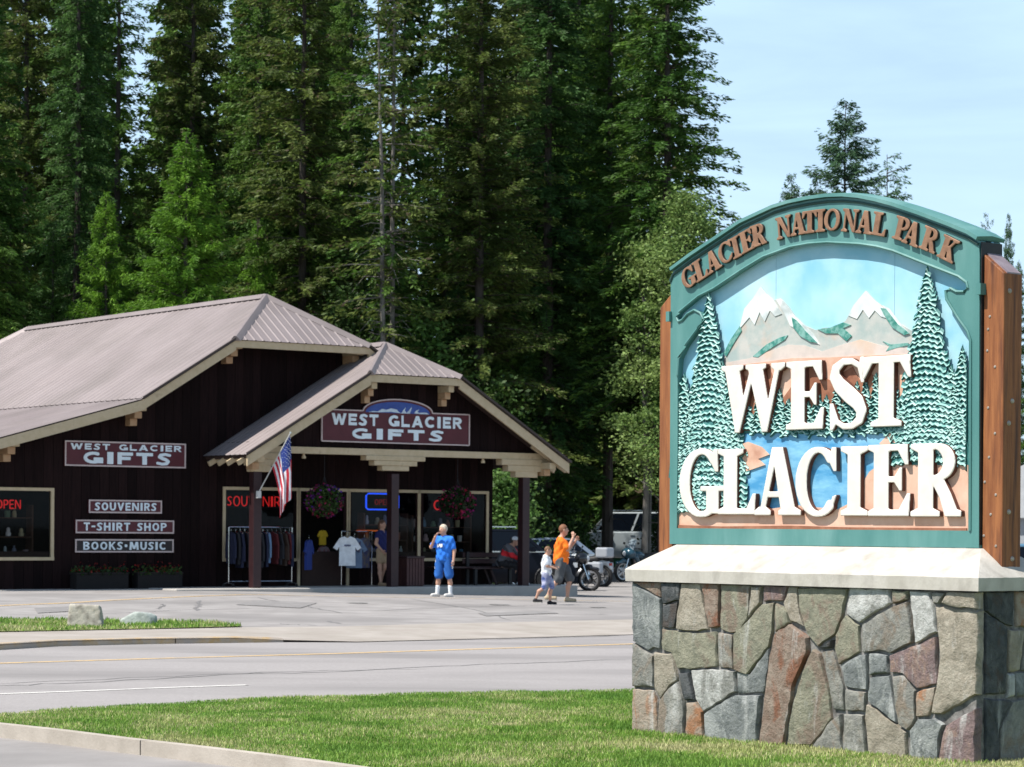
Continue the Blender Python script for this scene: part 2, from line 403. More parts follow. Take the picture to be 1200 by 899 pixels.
def _sans(w, h=None):
    h = h or w
    a = h * .5
    T = lambda *p: ('s', [(x, y, h) for x, y in p])
    B = lambda x0, x1, y0, y1: R_(x0, x1, y0, y1)
    v = w
    return {
     'I': [B(.1, .9, 0, 1)],
     'L': [B(0, v, 0, 1), B(0, 1, 0, h)], 'T': [B(.5 - v / 2, .5 + v / 2, 0, 1), B(0, 1, 1 - h, 1)],
     'E': [B(0, v, 0, 1), B(0, 1, 0, h), B(0, 1, 1 - h, 1), B(0, .9, .5 - h / 2.2, .5 + h / 2.2)],
     'F': [B(0, v, 0, 1), B(0, 1, 1 - h, 1), B(0, .85, .5 - h / 2, .5 + h / 2)],
     'H': [B(0, v, 0, 1), B(1 - v, 1, 0, 1), B(0, 1, .5 - h / 2, .5 + h / 2)],
     'N': [B(0, v * .8, 0, 1), B(1 - v * .8, 1, 0, 1), P_((0, 1), (v, 1), (1, 0), (1 - v, 0))],
     'M': [P_((0, 0), (v * .8, 0), (v, 1), (v * .3, 1)), P_((1, 0), (1 - v * .8, 0), (1 - v, 1), (1 - v * .3, 1)), P_((v * .3, 1), (v * 1.2, 1), (.6, .1), (.4, .1)), P_((1 - v * .3, 1), (1 - v * 1.2, 1), (.4, .1), (.6, .1))],
     'V': [P_((0, 1), (v, 1), (.6, 0), (.4, 0)), P_((1, 1), (1 - v, 1), (.4, 0), (.6, 0))],
     'W': [P_((0, 1), (v * .8, 1), (.36, 0), (.2, 0)), P_((.42, .95), (.56, .95), (.36, 0), (.2, 0)), P_((.42, .95), (.56, .95), (.78, 0), (.62, 0)), P_((1, 1), (1 - v * .8, 1), (.62, 0), (.78, 0))],
     'A': [P_((0, 0), (v, 0), (.62, 1), (.38, 1)), P_((1, 0), (1 - v, 0), (.38, 1), (.62, 1)), B(.2, .8, .2, .2 + h * .8)],
     'U': [_arc(.5, .42, .5 - v / 2, .42 - a * .9, 180, 360, h, h), B(0, v, .4, 1), B(1 - v, 1, .4, 1)],
     'O': [_arc(.5, .5, .5 - v / 2, .5 - a, 0, 360, h, h * .9)],
     'C': [_arc(.56, .5, .55 - v / 2, .5 - a, 58, 302, h * 1.1, h * .9)],
     'G': [_arc(.54, .5, .53 - v / 2, .5 - a, 58, 330, h * 1.1, h * .9), B(.55, 1, .28, .28 + h * .9), B(1 - v * .85, 1, .05, .4)],
     'S': [('s', [(.9, .84, h * .85), (.6, .92, h * .85), (.28, .84, h), (.2, .7, h), (.4, .56, h), (.65, .46, h), (.8, .3, h), (.7, .14, h), (.4, .08, h * .85), (.08, .16, h * .85)])],
     'P': [B(0, v, 0, 1), _arc(.5, .7, .5 - v / 2, .3 - a * .9, 95, -95, h, h * .85), B(.1, .5, 1 - h * .9, 1), B(.1, .5, .4, .4 + h * .8)],
     'R': [B(0, v, 0, 1), _arc(.5, .7, .46 - v / 2, .3 - a * .9, 95, -95, h, h * .85), B(.1, .5, 1 - h * .9, 1), B(.1, .5, .4, .4 + h * .8), P_((.35, .45), (.65, .45), (1, 0), (1 - v, 0))],
     'B': [B(0, v, 0, 1), _arc(.5, .74, .44 - v / 2, .25 - a * .8, 95, -95, h, h * .8), _arc(.5, .27, .5 - v / 2, .27 - a * .8, 95, -95, h, h * .8), B(.1, .5, 1 - h * .8, 1), B(.1, .5, 0, h * .8), B(.1, .5, .46, .46 + h * .7)],
     'K': [B(0, v, 0, 1), P_((v * .8, .5), (v * .8, .3), (1, 1), (1 - v, 1)), P_((v * .9, .6), (v * 1.6, .7), (1, 0), (1 - v, 0))],
     '-': [B(0, 1, .42, .62)], '*': [('s', [(.5, .5, .36), (.5, .51, .36)])],
    }
def glyph(prims, w, h, thick, rows=48, rnd_=0.0, embolden=0.0):
    """returns V,F in x (0..w), z (0..h), y toward viewer = -thick .. 0"""
    cell = h / rows; pad = 3
    nx, ny = int(math.ceil(w / cell)) + 2 * pad + 1, rows + 2 * pad + 1
    X, Z = np.meshgrid((np.arange(nx) - pad) * cell, (np.arange(ny) - pad) * cell, indexing='ij')
    D = np.full(X.shape, 1e3)
    for t, pts in prims:
        if t == 'p':
            P = [(a * w, b * h) for a, b in pts]
            d = np.full(X.shape, 1e6); s = np.ones(X.shape)
            n = len(P)
            for i in range(n):
                ax, az = P[i]; bx, bz = P[i - 1]
                ex, ez = bx - ax, bz - az; wx, wz = X - ax, Z - az
                tt = np.clip((wx * ex + wz * ez) / max(ex * ex + ez * ez, 1e-12), 0, 1)
                d = np.minimum(d, (wx - ex * tt) ** 2 + (wz - ez * tt) ** 2)
                c1 = Z >= az; c2 = Z < bz; c3 = ex * wz > ez * wx
                s = np.where((c1 & c2 & c3) | (~c1 & ~c2 & ~c3), -s, s)
            d = s * np.sqrt(d)
        else:
            d = np.full(X.shape, 1e3)
            for (x0, z0, w0), (x1, z1, w1) in zip(pts[:-1], pts[1:]):
                ax, az, bx, bz = x0 * w, z0 * h, x1 * w, z1 * h
                ex, ez = bx - ax, bz - az
                tt = np.clip(((X - ax) * ex + (Z - az) * ez) / max(ex * ex + ez * ez, 1e-12), 0, 1)
                d = np.minimum(d, np.hypot(X - ax - ex * tt, Z - az - ez * tt) - (w0 + (w1 - w0) * tt) * h / 2)
        D = np.minimum(D, d)
    D = D - embolden
    def front(d):
        if rnd_ <= 0: return -thick
        q = max(0.0, 1 - (-d) / rnd_)
        return -thick + rnd_ * (1 - math.sqrt(max(0, 1 - min(1, q) ** 2)))
    V, F, vid = [], [], {}
    def gv(i, j):
        k = (i, j)
        if k not in vid: vid[k] = len(V); V.append((X[i, j], front(D[i, j]), Z[i, j]))
        return vid[k]
    def ev(i, j, i2, j2):
        k = (min((i, j), (i2, j2)), max((i, j), (i2, j2)), 'e')
        if k not in vid:
            a, b = D[i, j], D[i2, j2]; t = a / (a - b)
            vid[k] = len(V); V.append((X[i, j] + (X[i2, j2] - X[i, j]) * t, front(0), Z[i, j] + (Z[i2, j2] - Z[i, j]) * t))
        return vid[k]
    sides = []
    I = D < 0
    mix = I[:-1, :-1] | I[1:, :-1] | I[:-1, 1:] | I[1:, 1:]
    for i, j in np.argwhere(mix):
        c = [(i, j), (i + 1, j), (i + 1, j + 1), (i, j + 1)]
        poly, ed = [], []
        for q in range(4):
            a, b = c[q], c[(q + 1) % 4]
            if I[a]: poly.append(gv(*a))
            if I[a] != I[b]:
                e = ev(*a, *b); poly.append(e); ed.append((e, I[a]))
        if len(poly) >= 3: F.append(tuple(poly))
        if len(ed) == 2:
            (e1, s1), (e2, s2) = ed
            sides.append((e1, e2) if s1 else (e2, e1))
        elif len(ed) == 4:
            for k in range(0, 4): pass
    bk = {}
    for a, b in sides:
        for q in (a, b):
            if q not in bk: bk[q] = len(V); V.append((V[q][0], 0.0, V[q][2]))
        F.append((a, bk[a], bk[b], b))
    return V, F
def place_glyph(name, prims, corners, ydepth, thick, m, parent, rows=48, rnd_=0.0, rot=0.0, emb=0.0, label=None, smooth=True, shear=0.0, sidem=None):
    """corners: (x0, z0, w, h) in the parent's x-z plane; y = ydepth is the surface it stands on"""
    x0, z0, w, h = corners
    V, F = glyph(prims, w, h, thick, rows, rnd_, emb)
    b = MB()
    if rot or shear:
        c, s = math.cos(rot), math.sin(rot); cx, cz = w / 2, h / 2
        V = [(x + shear * (z - cz), y, z) for x, y, z in V]
        V = [((x - cx) * c - (z - cz) * s + cx, y, (x - cx) * s + (z - cz) * c + cz) for x, y, z in V]
    b.add([(x + x0, y + ydepth, z + z0) for x, y, z in V], F)
    if sidem is not None:
        nb = len(b.v)
        for fi, f in enumerate(F):
            if len(f) == 4 and min(V[q][1] for q in f) < -1e-6 and sum(1 for q in f if abs(V[q][1]) < 1e-9) == 2: b.m[fi] = 1
        m = [m, sidem]
    o = b.build(name, m, parent, smooth)
    if label: o['label'] = label
    return o
SANS = _sans(.3, .3)
SANSW = _sans(.22, .24)
ADV = {'I': .36, 'W': 1.35, 'M': 1.3, '-': .5, '*': .5, 'O': 1.0, 'C': .95, 'G': 1.0, 'A': 1.05, 'N': 1.0, ' ': .55, 'L': .78, 'E': .75, 'F': .75, 'S': .75, 'T': .82, 'R': .85, 'P': .8, 'B': .85, 'K': .9, 'H': .9, 'V': 1.0, 'U': .9}
def text_line(txt, x0, x1, z0, z1, slope, ydepth, m, parent, thick=0.02, font=SANS, rows=22, gap=.16, emb=0.0, emitcurve=False):
    tot = sum(ADV[c] for c in txt) + gap * (len(txt) - 1); k = (x1 - x0) / tot; x = x0
    for c in txt:
        w = ADV[c] * k
        if c != ' ':
            f = font
            if c == 'I': f = font
            place_glyph('letter', f[c], (x, z0 + (x - x0) * slope, w, z1 - z0), ydepth, thick, m, parent, rows=rows, emb=emb)
        x += w + gap * k

# ------------------------------------------------------------------ shared materials
M_teal = mat('teal_paint', (.07, .205, .19), (.11, .265, .245), rough=.5, scale=3, bump=.002, bscale=40, stretch=(1, 1, .25), c3=(.17, .33, .31), s3=2.8, t3=(.5, .75))
M_tealdk = mat('dark_teal_paint', (.02, .06, .055), (.035, .09, .08), rough=.5, scale=6, bump=.001)
M_cream = mat('cream_letter_paint', (.68, .635, .56), (.75, .71, .65), rough=.55, scale=6, bump=.0012, bscale=30)
M_letside = M_cream
M_copper = mat('copper_paint', (.20, .105, .06), (.31, .17, .10), rough=.5, scale=14, bump=.001)
M_cedar = mat('stained_cedar', (.20, .066, .022), (.33, .125, .042), rough=.62, scale=7, bump=.005, bscale=18, stretch=(4, 4, .3), c3=(.09, .032, .016), s3=4.5, t3=(.5, .68))
M_cap = mat('sandstone_concrete', (.43, .40, .35), (.52, .49, .44), rough=.9, scale=4, bump=.004, bscale=40, c3=(.31, .285, .25), s3=5, t3=(.52, .8), stretch=(1.4, 1.4, .8))
M_mortar = mat('mortar', (.09, .085, .08), (.26, .25, .235), rough=.95, scale=12, bump=.008)
def stonemat(name, a, b_, c, wt=.5, gain=1.28):
    a, b_, c = tuple(x * gain for x in a), tuple(x * gain for x in b_), tuple(x * gain for x in c)
    return _stonemat(name, a, b_, c, wt)
def _stonemat(name, a, b_, c, wt=.5):
    """rough quarried face: two mottled tones, a third in blotches, pale lime streaks running down, broken relief"""
    m = bpy.data.materials.new(name); m.use_nodes = True
    n, l = m.node_tree.nodes, m.node_tree.links; bs = n['Principled BSDF']; bs.inputs['Roughness'].default_value = .88; bs.inputs['Specular IOR Level'].default_value = .25
    t = n.new('ShaderNodeTexCoord')
    def noise(sc, det=6, st=(1, 1, 1), dist=0.0):
        mp_ = n.new('ShaderNodeMapping'); mp_.inputs['Scale'].default_value = st; l.new(t.outputs['Object'], mp_.inputs[0])
        q = n.new('ShaderNodeTexNoise'); q.inputs['Scale'].default_value = sc; q.inputs['Detail'].default_value = det; q.inputs['Roughness'].default_value = .68; q.inputs['Distortion'].default_value = dist
        l.new(mp_.outputs[0], q.inputs[0]); return q.outputs[0]
    def ramp(x, p0, p1, c0=(0, 0, 0), c1=(1, 1, 1)):
        r = n.new('ShaderNodeValToRGB'); r.color_ramp.elements[0].position, r.color_ramp.elements[1].position = p0, p1
        r.color_ramp.elements[0].color, r.color_ramp.elements[1].color = (*c0, 1), (*c1, 1); l.new(x, r.inputs[0]); return r.outputs[0]
    def mix(f, x, y):
        k = n.new('ShaderNodeMixRGB'); l.new(f, k.inputs[0]); l.new(x, k.inputs[1])
        if isinstance(y, tuple): k.inputs[2].default_value = (*y, 1)
        else: l.new(y, k.inputs[2])
        return k.outputs[0]
    col = ramp(noise(9, 9, dist=.6), .36, .64, a, b_)
    col = mix(ramp(noise(4.2, 8, (1, 1, .7), 1.0), .50, .60), col, c)
    a2 = a
    col = mix(ramp(noise(60, 3), .58, .75, c1=(.55, .55, .55)), col, tuple(x * .35 for x in a))
    col = mix(ramp(noise(3.0, 8, (2.2, 2.2, .5), .5), .56 + (.5 - wt) * .2, .70 + (.5 - wt) * .2, c1=(.75, .75, .75)), col, (.50, .50, .48))
    l.new(col, bs.inputs['Base Color'])
    h = n.new('ShaderNodeMath'); h.operation = 'ADD'; l.new(noise(6, 9, dist=.15), h.inputs[0])
    h2 = n.new('ShaderNodeMath'); h2.operation = 'MULTIPLY'; h2.inputs[1].default_value = .25; l.new(noise(45, 6), h2.inputs[0]); l.new(h2.outputs[0], h.inputs[1])
    bp = n.new('ShaderNodeBump'); bp.inputs['Strength'].default_value = .85; bp.inputs['Distance'].default_value = .04; l.new(h.outputs[0], bp.inputs['Height']); l.new(bp.outputs[0], bs.inputs['Normal'])
    return m
STN = {
 'g': stonemat('grey_stone', (.13, .13, .12), (.22, .215, .19), (.17, .14, .11)),
 'v': stonemat('green_grey_stone', (.14, .14, .105), (.225, .215, .16), (.165, .13, .10), .4),
 't': stonemat('tan_stone', (.205, .18, .14), (.30, .27, .22), (.18, .16, .125), .45),
 'r': stonemat('rust_stone', (.15, .105, .08), (.23, .185, .15), (.17, .08, .05), .4),
 'p': stonemat('purple_stone', (.115, .08, .08), (.19, .14, .135), (.22, .15, .12), .55),
 'b': stonemat('blue_grey_stone', (.095, .105, .105), (.18, .19, .185), (.24, .25, .24), .6),
 'd': stonemat('dark_stone', (.035, .04, .042), (.085, .088, .09), (.06, .05, .045), .3),
 'w': stonemat('pale_stone', (.24, .24, .225), (.42, .42, .40), (.18, .18, .165), .8),
 'o': stonemat('orange_stone', (.22, .17, .13), (.27, .235, .19), (.26, .13, .07), .45),
}

# ================================================================== THE ENTRANCE SIGN
A = ground(742, 855, 0); B = ground(1144, 893, 0)
SF = Frame(A, math.atan2(B.y - A.y, B.x - A.x))
BW = (B - A).length                     # width of the stone base, about 3.5 m
SD = 0.80                               # depth of the base
sign = empty('entrance_sign', (A.x, A.y, 0), SF.ang, 'tall carved park entrance sign with arched green frame on a fieldstone base', 'sign')
Y0B = 0.275                             # front of the board, back from the base front
def SP(px, py, y=Y0B):
    q = SF.hit(px, py, y=y); return (q[0], q[2])
# base core + stones
zc0 = 1.19
zc1 = 1.295
MB().box(0.012, BW - 0.012, 0.012, SD - 0.012, -0.3, zc0).build('mortar_core', M_mortar, sign)
def crop(pts, ox, oy, sc): return [(ox + x / sc, oy + y / sc) for x, y in pts]
CA = lambda p: crop(p, 730, 670, 4.086)
CB = lambda p: crop(p, 930, 670, 4.086)
stones = [
 (CA([(32, 45), (70, 65), (185, 130), (182, 370), (150, 362), (125, 378), (35, 330)]), 'b'), (CA([(50, 40), (185, 40), (185, 122), (75, 62)]), 'r'),
 (CA([(190, 50), (282, 52), (280, 135), (200, 155)]), 'd'), (CA([(195, 162), (270, 142), (262, 200), (248, 270), (192, 265)]), 'd'),
 (CA([(288, 52), (375, 54), (395, 170), (412, 276), (340, 283), (262, 273), (268, 200)]), 't'), (CA([(382, 54), (463, 55), (464, 262), (417, 268), (397, 150)]), 'r'),
 (CA([(474, 60), (612, 68), (598, 228), (560, 288), (520, 293), (474, 273)]), 'v'), (CA([(620, 70), (670, 70), (663, 150), (607, 220)]), 't'),
 (CA([(682, 66), (790, 66), (770, 138), (700, 138), (678, 143)]), 'p'), (CA([(35, 342), (120, 385), (150, 402), (150, 553), (42, 546)]), 'g'),
 (CA([(190, 274), (250, 282), (340, 294), (450, 287), (453, 453), (350, 463), (267, 463), (234, 385), (192, 370)]), 'v'), (CA([(460, 292), (528, 302), (530, 466), (464, 453)]), 'g'),
 (CA([(602, 237), (668, 157), (728, 147), (720, 280), (703, 358), (600, 493), (540, 470), (537, 302)]), 'v'), (CA([(740, 152), (795, 192), (803, 243), (737, 288)]), 'v'),
 (CA([(48, 564), (152, 567), (165, 620), (168, 775), (43, 765)]), 'o'), (CA([(155, 387), (235, 392), (262, 488), (262, 518), (225, 543), (180, 608), (155, 560)]), 't'),
 (CA([(182, 617), (227, 554), (264, 527), (298, 620), (298, 790), (174, 775)]), 'g'), (CA([(274, 487), (320, 482), (350, 613), (307, 616)]), 'd'),
 (CA([(334, 472), (430, 467), (540, 477), (545, 573), (500, 603), (390, 670), (357, 610)]), 'w'), (CA([(310, 627), (355, 624), (383, 670), (390, 805), (304, 795)]), 'o'),
 (CA([(397, 682), (500, 614), (545, 592), (666, 592), (648, 825), (400, 802)]), 'b'), (CA([(550, 482), (602, 505), (703, 367), (703, 460), (676, 580), (550, 580)]), 'b'),
 (CA([(737, 297), (805, 252), (890, 317), (893, 385), (828, 520), (772, 828), (657, 828), (687, 580), (712, 400)]), 'r'),
 (CB([(100, 372), (130, 392), (168, 550), (186, 700), (85, 830), (0, 830), (-27, 825), (2, 640), (52, 480)]), 'v'),
 (CA([(799, 72), (838, 70), (850, 200), (870, 262), (807, 235), (774, 150)]), 't'),
 (CB([(22, 78), (260, 82), (238, 200), (203, 298), (120, 358), (70, 300), (38, 200)]), 'v'), (CB([(270, 78), (463, 82), (468, 148), (335, 233), (322, 243), (257, 200)]), 'w'),
 (CB([(480, 88), (552, 92), (550, 133), (482, 153)]), 'v'), (CB([(207, 302), (250, 210), (316, 257), (320, 383), (222, 443), (202, 370)]), 'v'),
 (CB([(332, 252), (480, 167), (552, 144), (576, 300), (573, 338), (470, 388), (410, 373), (332, 386)]), 'g'), (CB([(562, 92), (653, 97), (672, 160), (693, 288), (592, 343), (582, 250)]), 'w'),
 (CB([(665, 98), (735, 102), (700, 153), (674, 150)]), 'g'), (CB([(740, 97), (897, 102), (897, 177), (770, 168), (714, 148)]), 't'),
 (CB([(682, 162), (892, 192), (892, 588), (715, 680), (670, 678), (692, 560), (707, 420), (697, 300)]), 't'), (CB([(142, 382), (190, 374), (215, 450), (243, 550), (243, 663), (195, 658), (167, 500)]), 'g'),
 (CB([(230, 452), (320, 400), (353, 397), (353, 566), (252, 550)]), 'b'), (CB([(370, 392), (453, 402), (458, 483), (370, 496)]), 'b'), (CB([(370, 507), (465, 497), (480, 600), (498, 723), (364, 620)]), 'b'),
 (CB([(254, 562), (350, 577), (346, 668), (254, 663)]), 'g'), (CB([(467, 402), (590, 354), (688, 312), (696, 538), (600, 558), (560, 520), (530, 485), (470, 480)]), 'p'),
 (CB([(482, 502), (530, 494), (586, 570), (588, 700), (550, 760), (512, 735), (492, 640)]), 'g'), (CB([(597, 577), (683, 552), (670, 640), (650, 688), (592, 693)]), 'o'),
 (CB([(88, 850), (190, 712), (233, 682), (236, 870), (100, 862)]), 'g'), (CB([(252, 682), (340, 687), (350, 875), (244, 870)]), 'g'), (CB([(354, 637), (400, 657), (543, 770), (546, 905), (362, 885), (347, 700)]), 't'),
 (CB([(600, 707), (680, 702), (723, 732), (700, 800), (693, 930), (562, 915), (562, 760)]), 'b'), (CB([(737, 737), (893, 657), (893, 940), (702, 930), (717, 800)]), 'p'),
 (CB([(132, 363), (193, 327), (188, 363)]), 'd'),
]
def stone_mesh(poly, fn, out, key, seed):
    """poly in plane coordinates, fn(a,b,d)->xyz, stands out by `out`"""
    r = random.Random(seed)
    cx = sum(p[0] for p in poly) / len(poly); cz = sum(p[1] for p in poly) / len(poly)
    ol = []
    for i, p in enumerate(poly):
        q = poly[(i + 1) % len(poly)]
        L = math.hypot(q[0] - p[0], q[1] - p[1]); n = max(1, int(L / 0.05))
        for k in range(n):
            t = k / n; j = 0.007 if k else 0.0
            ol.append((p[0] + (q[0] - p[0]) * t + r.uniform(-j, j), p[1] + (q[1] - p[1]) * t + r.uniform(-j, j)))
    n = len(ol)
    ta, tb = r.uniform(-.03, .03), r.uniform(-.03, .03)
    vs = []
    size = math.sqrt(max(1e-4, (max(p[0] for p in poly) - min(p[0] for p in poly)) * (max(p[1] for p in poly) - min(p[1] for p in poly))))
    def ring(inset, d, jit):
        f = 1 - min(.5, inset / (size * .5))
        for x, z in ol:
            xx, zz = cx + (x - cx) * f, cz + (z - cz) * f
            vs.append(fn(xx, zz, d + (xx - cx) * ta + (zz - cz) * tb + r.uniform(-jit, jit)))
    ring(-.004, -.02, 0); ring(0, out * .70, .004); ring(.006, out * .93, .003); ring(size * .10, out * 1.0, .002); ring(size * .30, out * 1.02, .002)
    vs.append(fn(cx, cz, out * 1.02))
    fs = []
    for k in range(4):
        fs += [(k * n + i, k * n + (i + 1) % n, (k + 1) * n + (i + 1) % n, (k + 1) * n + i) for i in range(n)]
    fs += [(4 * n + i, 4 * n + (i + 1) % n, 5 * n) for i in range(n)]
    b = MB(); b.add(vs, fs)
    o = b.build('stone', STN[key], sign, smooth=True)
    return o
STLAB = {'r': 'rust red stone', 'p': 'purple stone', 'o': 'orange stone', 'd': 'near black stone', 'w': 'pale whitish stone', 't': 'tan stone', 'b': 'blue grey stone', 'v': None, 'g': None}
for i, (pp, key) in enumerate(stones):
    q = [SP(x, y, 0.0) for x, y in pp]
    q = [(min(max(a, 0.0), BW), min(b, zc0 - .004)) for a, b in q]
    o = stone_mesh(q, lambda a, b, d: (a, .03 - d, b), .045 + .02 * rnd.random(), key, i)
    if STLAB[key]: o['label'] = STLAB[key]
CC = lambda p: crop(p, 1100, 640, 3.47)
side = [([(185, 180), (305, 185), (300, 325), (250, 308), (190, 262)], 'd'), ([(190, 272), (275, 328), (270, 600), (188, 603)], 'd'), ([(312, 185), (420, 183), (420, 330), (314, 327)], 'o'),
        ([(284, 340), (345, 340), (325, 505), (284, 512)], 't'), ([(278, 520), (306, 518), (305, 610), (277, 617)], 'w'), ([(188, 620), (290, 628), (240, 730), (238, 910), (188, 908)], 'd'),
        ([(297, 632), (380, 620), (380, 905), (246, 905), (248, 745)], 'g'), ([(352, 342), (440, 340), (440, 500), (335, 505)], 'g'), ([(312, 516), (450, 510), (450, 605), (312, 612)], 'b'), ([(388, 620), (470, 615), (470, 905), (388, 905)], 'v'),
        ([(428, 185), (486, 185), (486, 330), (428, 330)], 'v')]
for i, (pp, key) in enumerate(side):
    q = [SF.hit(x, y, x=BW) for x, y in CC(pp)]
    q = [(min(max(a[1], 0.0), SD), min(a[2], zc0 - .004)) for a in q]
    stone_mesh(q, lambda a, b, d: (BW - .03 + d, a, b), .045, key, 200 + i)
r5 = random.Random(5)
def stone_rows(fn, width, seed):
    z = -.1; k = 0
    while z < zc0 - .1:
        h = min(r5.uniform(.2, .38), zc0 - .004 - z)
        if zc0 - z - h < .12: h = zc0 - .004 - z
        x = 0
        while x < width - .02:
            w = r5.uniform(.2, .5)
            if width - x - w < .16: w = width - x
            j = [r5.uniform(0, .03) for _ in range(8)]
            stone_mesh([(x + j[0], z + j[1]), (x + w - j[2], z + j[3]), (x + w - j[4], z + h - .012), (x + j[6], z + h - .012)], fn, .045, r5.choice('gvtbrp'), seed + k)
            x += w; k += 1
        z += h
stone_rows(lambda a, b, d: (a, SD - .03 + d, b), BW, 300)
stone_rows(lambda a, b, d: (.03 - d, a, b), SD, 400)
# concrete cap
ov = .05
b = MB()
top_in = (.2, BW - .2, .275, SD - .275)
zt = 1.485
def rect(x0, x1, y0, y1, z): return [(x0, y0, z), (x1, y0, z), (x1, y1, z), (x0, y1, z)]
n_ = 22
def capring(x0, x1, y0, y1, z, j=0):
    o = []
    for (xa, ya), (xb, yb) in (((x0, y0), (x1, y0)), ((x1, y0), (x1, y1)), ((x1, y1), (x0, y1)), ((x0, y1), (x0, y0))):
        for k in range(n_):
            t = k / n_; o.append((xa + (xb - xa) * t, ya + (yb - ya) * t, z + (rnd.uniform(-j, j) if k else 0)))
    return o
rings = [capring(.02, BW - .02, .02, SD - .02, zc0), capring(-ov, BW + ov, -ov, SD + ov, zc0), capring(-ov - .004, BW + ov + .004, -ov - .004, SD + ov + .004, zc1 - .012, .002), capring(-ov + .008, BW + ov - .008, -ov + .008, SD + ov - .008, zc1, .002),
         capring(.075, BW - .075, .115, SD - .115, (zc1 + zt) / 2 + .002, .003), capring(*top_in, zt)]
vs = sum(rings, []); N = 4 * n_; fs = []
for k in range(5): fs += [(k * N + i, k * N + (i + 1) % N, (k + 1) * N + (i + 1) % N, (k + 1) * N + i) for i in range(N)]
fs += [tuple(range(5 * N, 6 * N)), tuple(reversed(range(N)))]
b.add(vs, fs); b.build('concrete_cap', M_cap, sign, smooth=True)
# outlines in board coordinates
outer = [(784.5, 637), (786, 345), (785.8, 326), (789, 318), (812, 301), (837, 284.5), (870, 262.5), (908, 245), (926, 239.5), (948, 235), (970, 232), (989, 231.3), (1008, 233), (1028, 237), (1047, 242), (1077, 252), (1113, 265.5), (1136, 275), (1147, 282), (1148, 300), (1147, 642)]
inner = [(793, 619), (794, 520), (794, 440), (795.6, 420), (803, 405), (818, 385), (824.5, 374), (821, 367), (814, 363.5), (806, 368), (800, 375), (795.5, 377), (793, 372), (796, 366), (805.6, 358), (819, 347), (837, 338), (870, 316), (894.6, 301), (926, 289.5), (948, 285.5), (970, 284), (1008, 286), (1028, 289), (1047, 294), (1077, 306), (1103, 316), (1123.5, 324), (1133, 331), (1134.5, 337), (1130, 342), (1121, 342), (1114, 338), (1108.5, 341), (1109.5, 350.5), (1123.5, 373.5), (1134, 388), (1137.6, 399), (1137.5, 500), (1137, 622)]
ou = [SP(*p) for p in outer]; inn = [SP(*p, y=Y0B) for p in inner]
zb = zt + .004
ou[0] = (ou[0][0], zb); ou[-1] = (ou[-1][0], zb)
BX0, BX1 = ou[0][0], ou[-1][0]
BT = .24                                # whole thickness of the double board
REC = .055                              # how deep the picture is set in
from mathutils.geometry import tessellate_polygon
def frame_mesh(front=True):
    """ring between outer and inner outline"""
    y0, y1 = (Y0B, Y0B + .075) if front else (Y0B + BT - .075, Y0B + BT)
    b = MB(); no, ni = len(ou), len(inn)
    tr = tessellate_polygon([[Vector((a, c, 0)) for a, c in ou], [Vector((a, c, 0)) for a, c in inn]])
    allp = ou + inn
    for y in (y0, y1): b.add([(a, y, c) for a, c in allp], tr)
    b.add([(a, y, c) for a, c in ou for y in (y0, y1)], [(2 * i, 2 * i + 1, (2 * i + 3) % (2 * no), (2 * i + 2) % (2 * no)) for i in range(no)])
    b.add([(a, y, c) for a, c in inn for y in (y0, y1)], [(2 * i, 2 * i + 1, (2 * i + 3) % (2 * ni), (2 * i + 2) % (2 * ni)) for i in range(ni)])
    return b
o = frame_mesh(True).build('carved_frame', M_teal, sign)
frame_mesh(False).build('back_frame', M_teal, sign)
# thin raised moulding along the outer arch and along the ornament
def strip(pts, y, r, name, m):
    MB().tube([(a, y, c) for a, c in pts], r, n=6).build(name, m, sign, smooth=True)
strip([((a - .0) , c - .028) for a, c in ou[2:-2]], Y0B - .004, .011, 'moulding', M_tealdk)
strip(inn[2:], Y0B - .002, .012, 'moulding', M_teal)
# arched roof cap over both boards
cap_o = ou[1:-1]
b = MB(); n = len(cap_o)
yf, yb_ = Y0B - .035, Y0B + BT + .035
pr = []
arch = cap_o[2:-1]
acx = sum(p[0] for p in arch) / len(arch)
for i, (a, c) in enumerate(arch):
    pa, pc = arch[max(i - 1, 0)], arch[min(i + 1, len(arch) - 1)]
    tx, tz = pc[0] - pa[0], pc[1] - pa[1]; L = math.hypot(tx, tz); nx_, nz2 = -tz / L, tx / L
    pr.append((a, c, nx_, nz2))
vs = []
for a, c, nx_, nz2 in pr:
    for y, d in ((yf, .004), (yf, .03), ((yf + yb_) / 2, .045), (yb_, .03), (yb_, .004)):
        vs.append((a + nx_ * d, y, c + nz2 * d))
fs = []
for i in range(len(pr) - 1):
    for k in range(5): fs.append((i * 5 + k, i * 5 + (k + 1) % 5, (i + 1) * 5 + (k + 1) % 5, (i + 1) * 5 + k))
fs += [tuple(range(5)), tuple(range((len(pr) - 1) * 5, len(pr) * 5))]
b.add(vs, fs); b.build('arch_cap', M_teal, sign)
M_black = mat('shaded_board_end', (.01, .012, .013), (.02, .02, .02), rough=.5, scale=9)  # shade on the board ends, put into the colour as near black
for xx in (BX0 - .003, BX1 - .003):
    MB().box(xx, xx + .006, Y0B + .006, Y0B + BT - .006, zb + .02, (ou[-3][1] if xx > 1 else ou[1][1]) - .01).build('end_panel', M_black, sign)
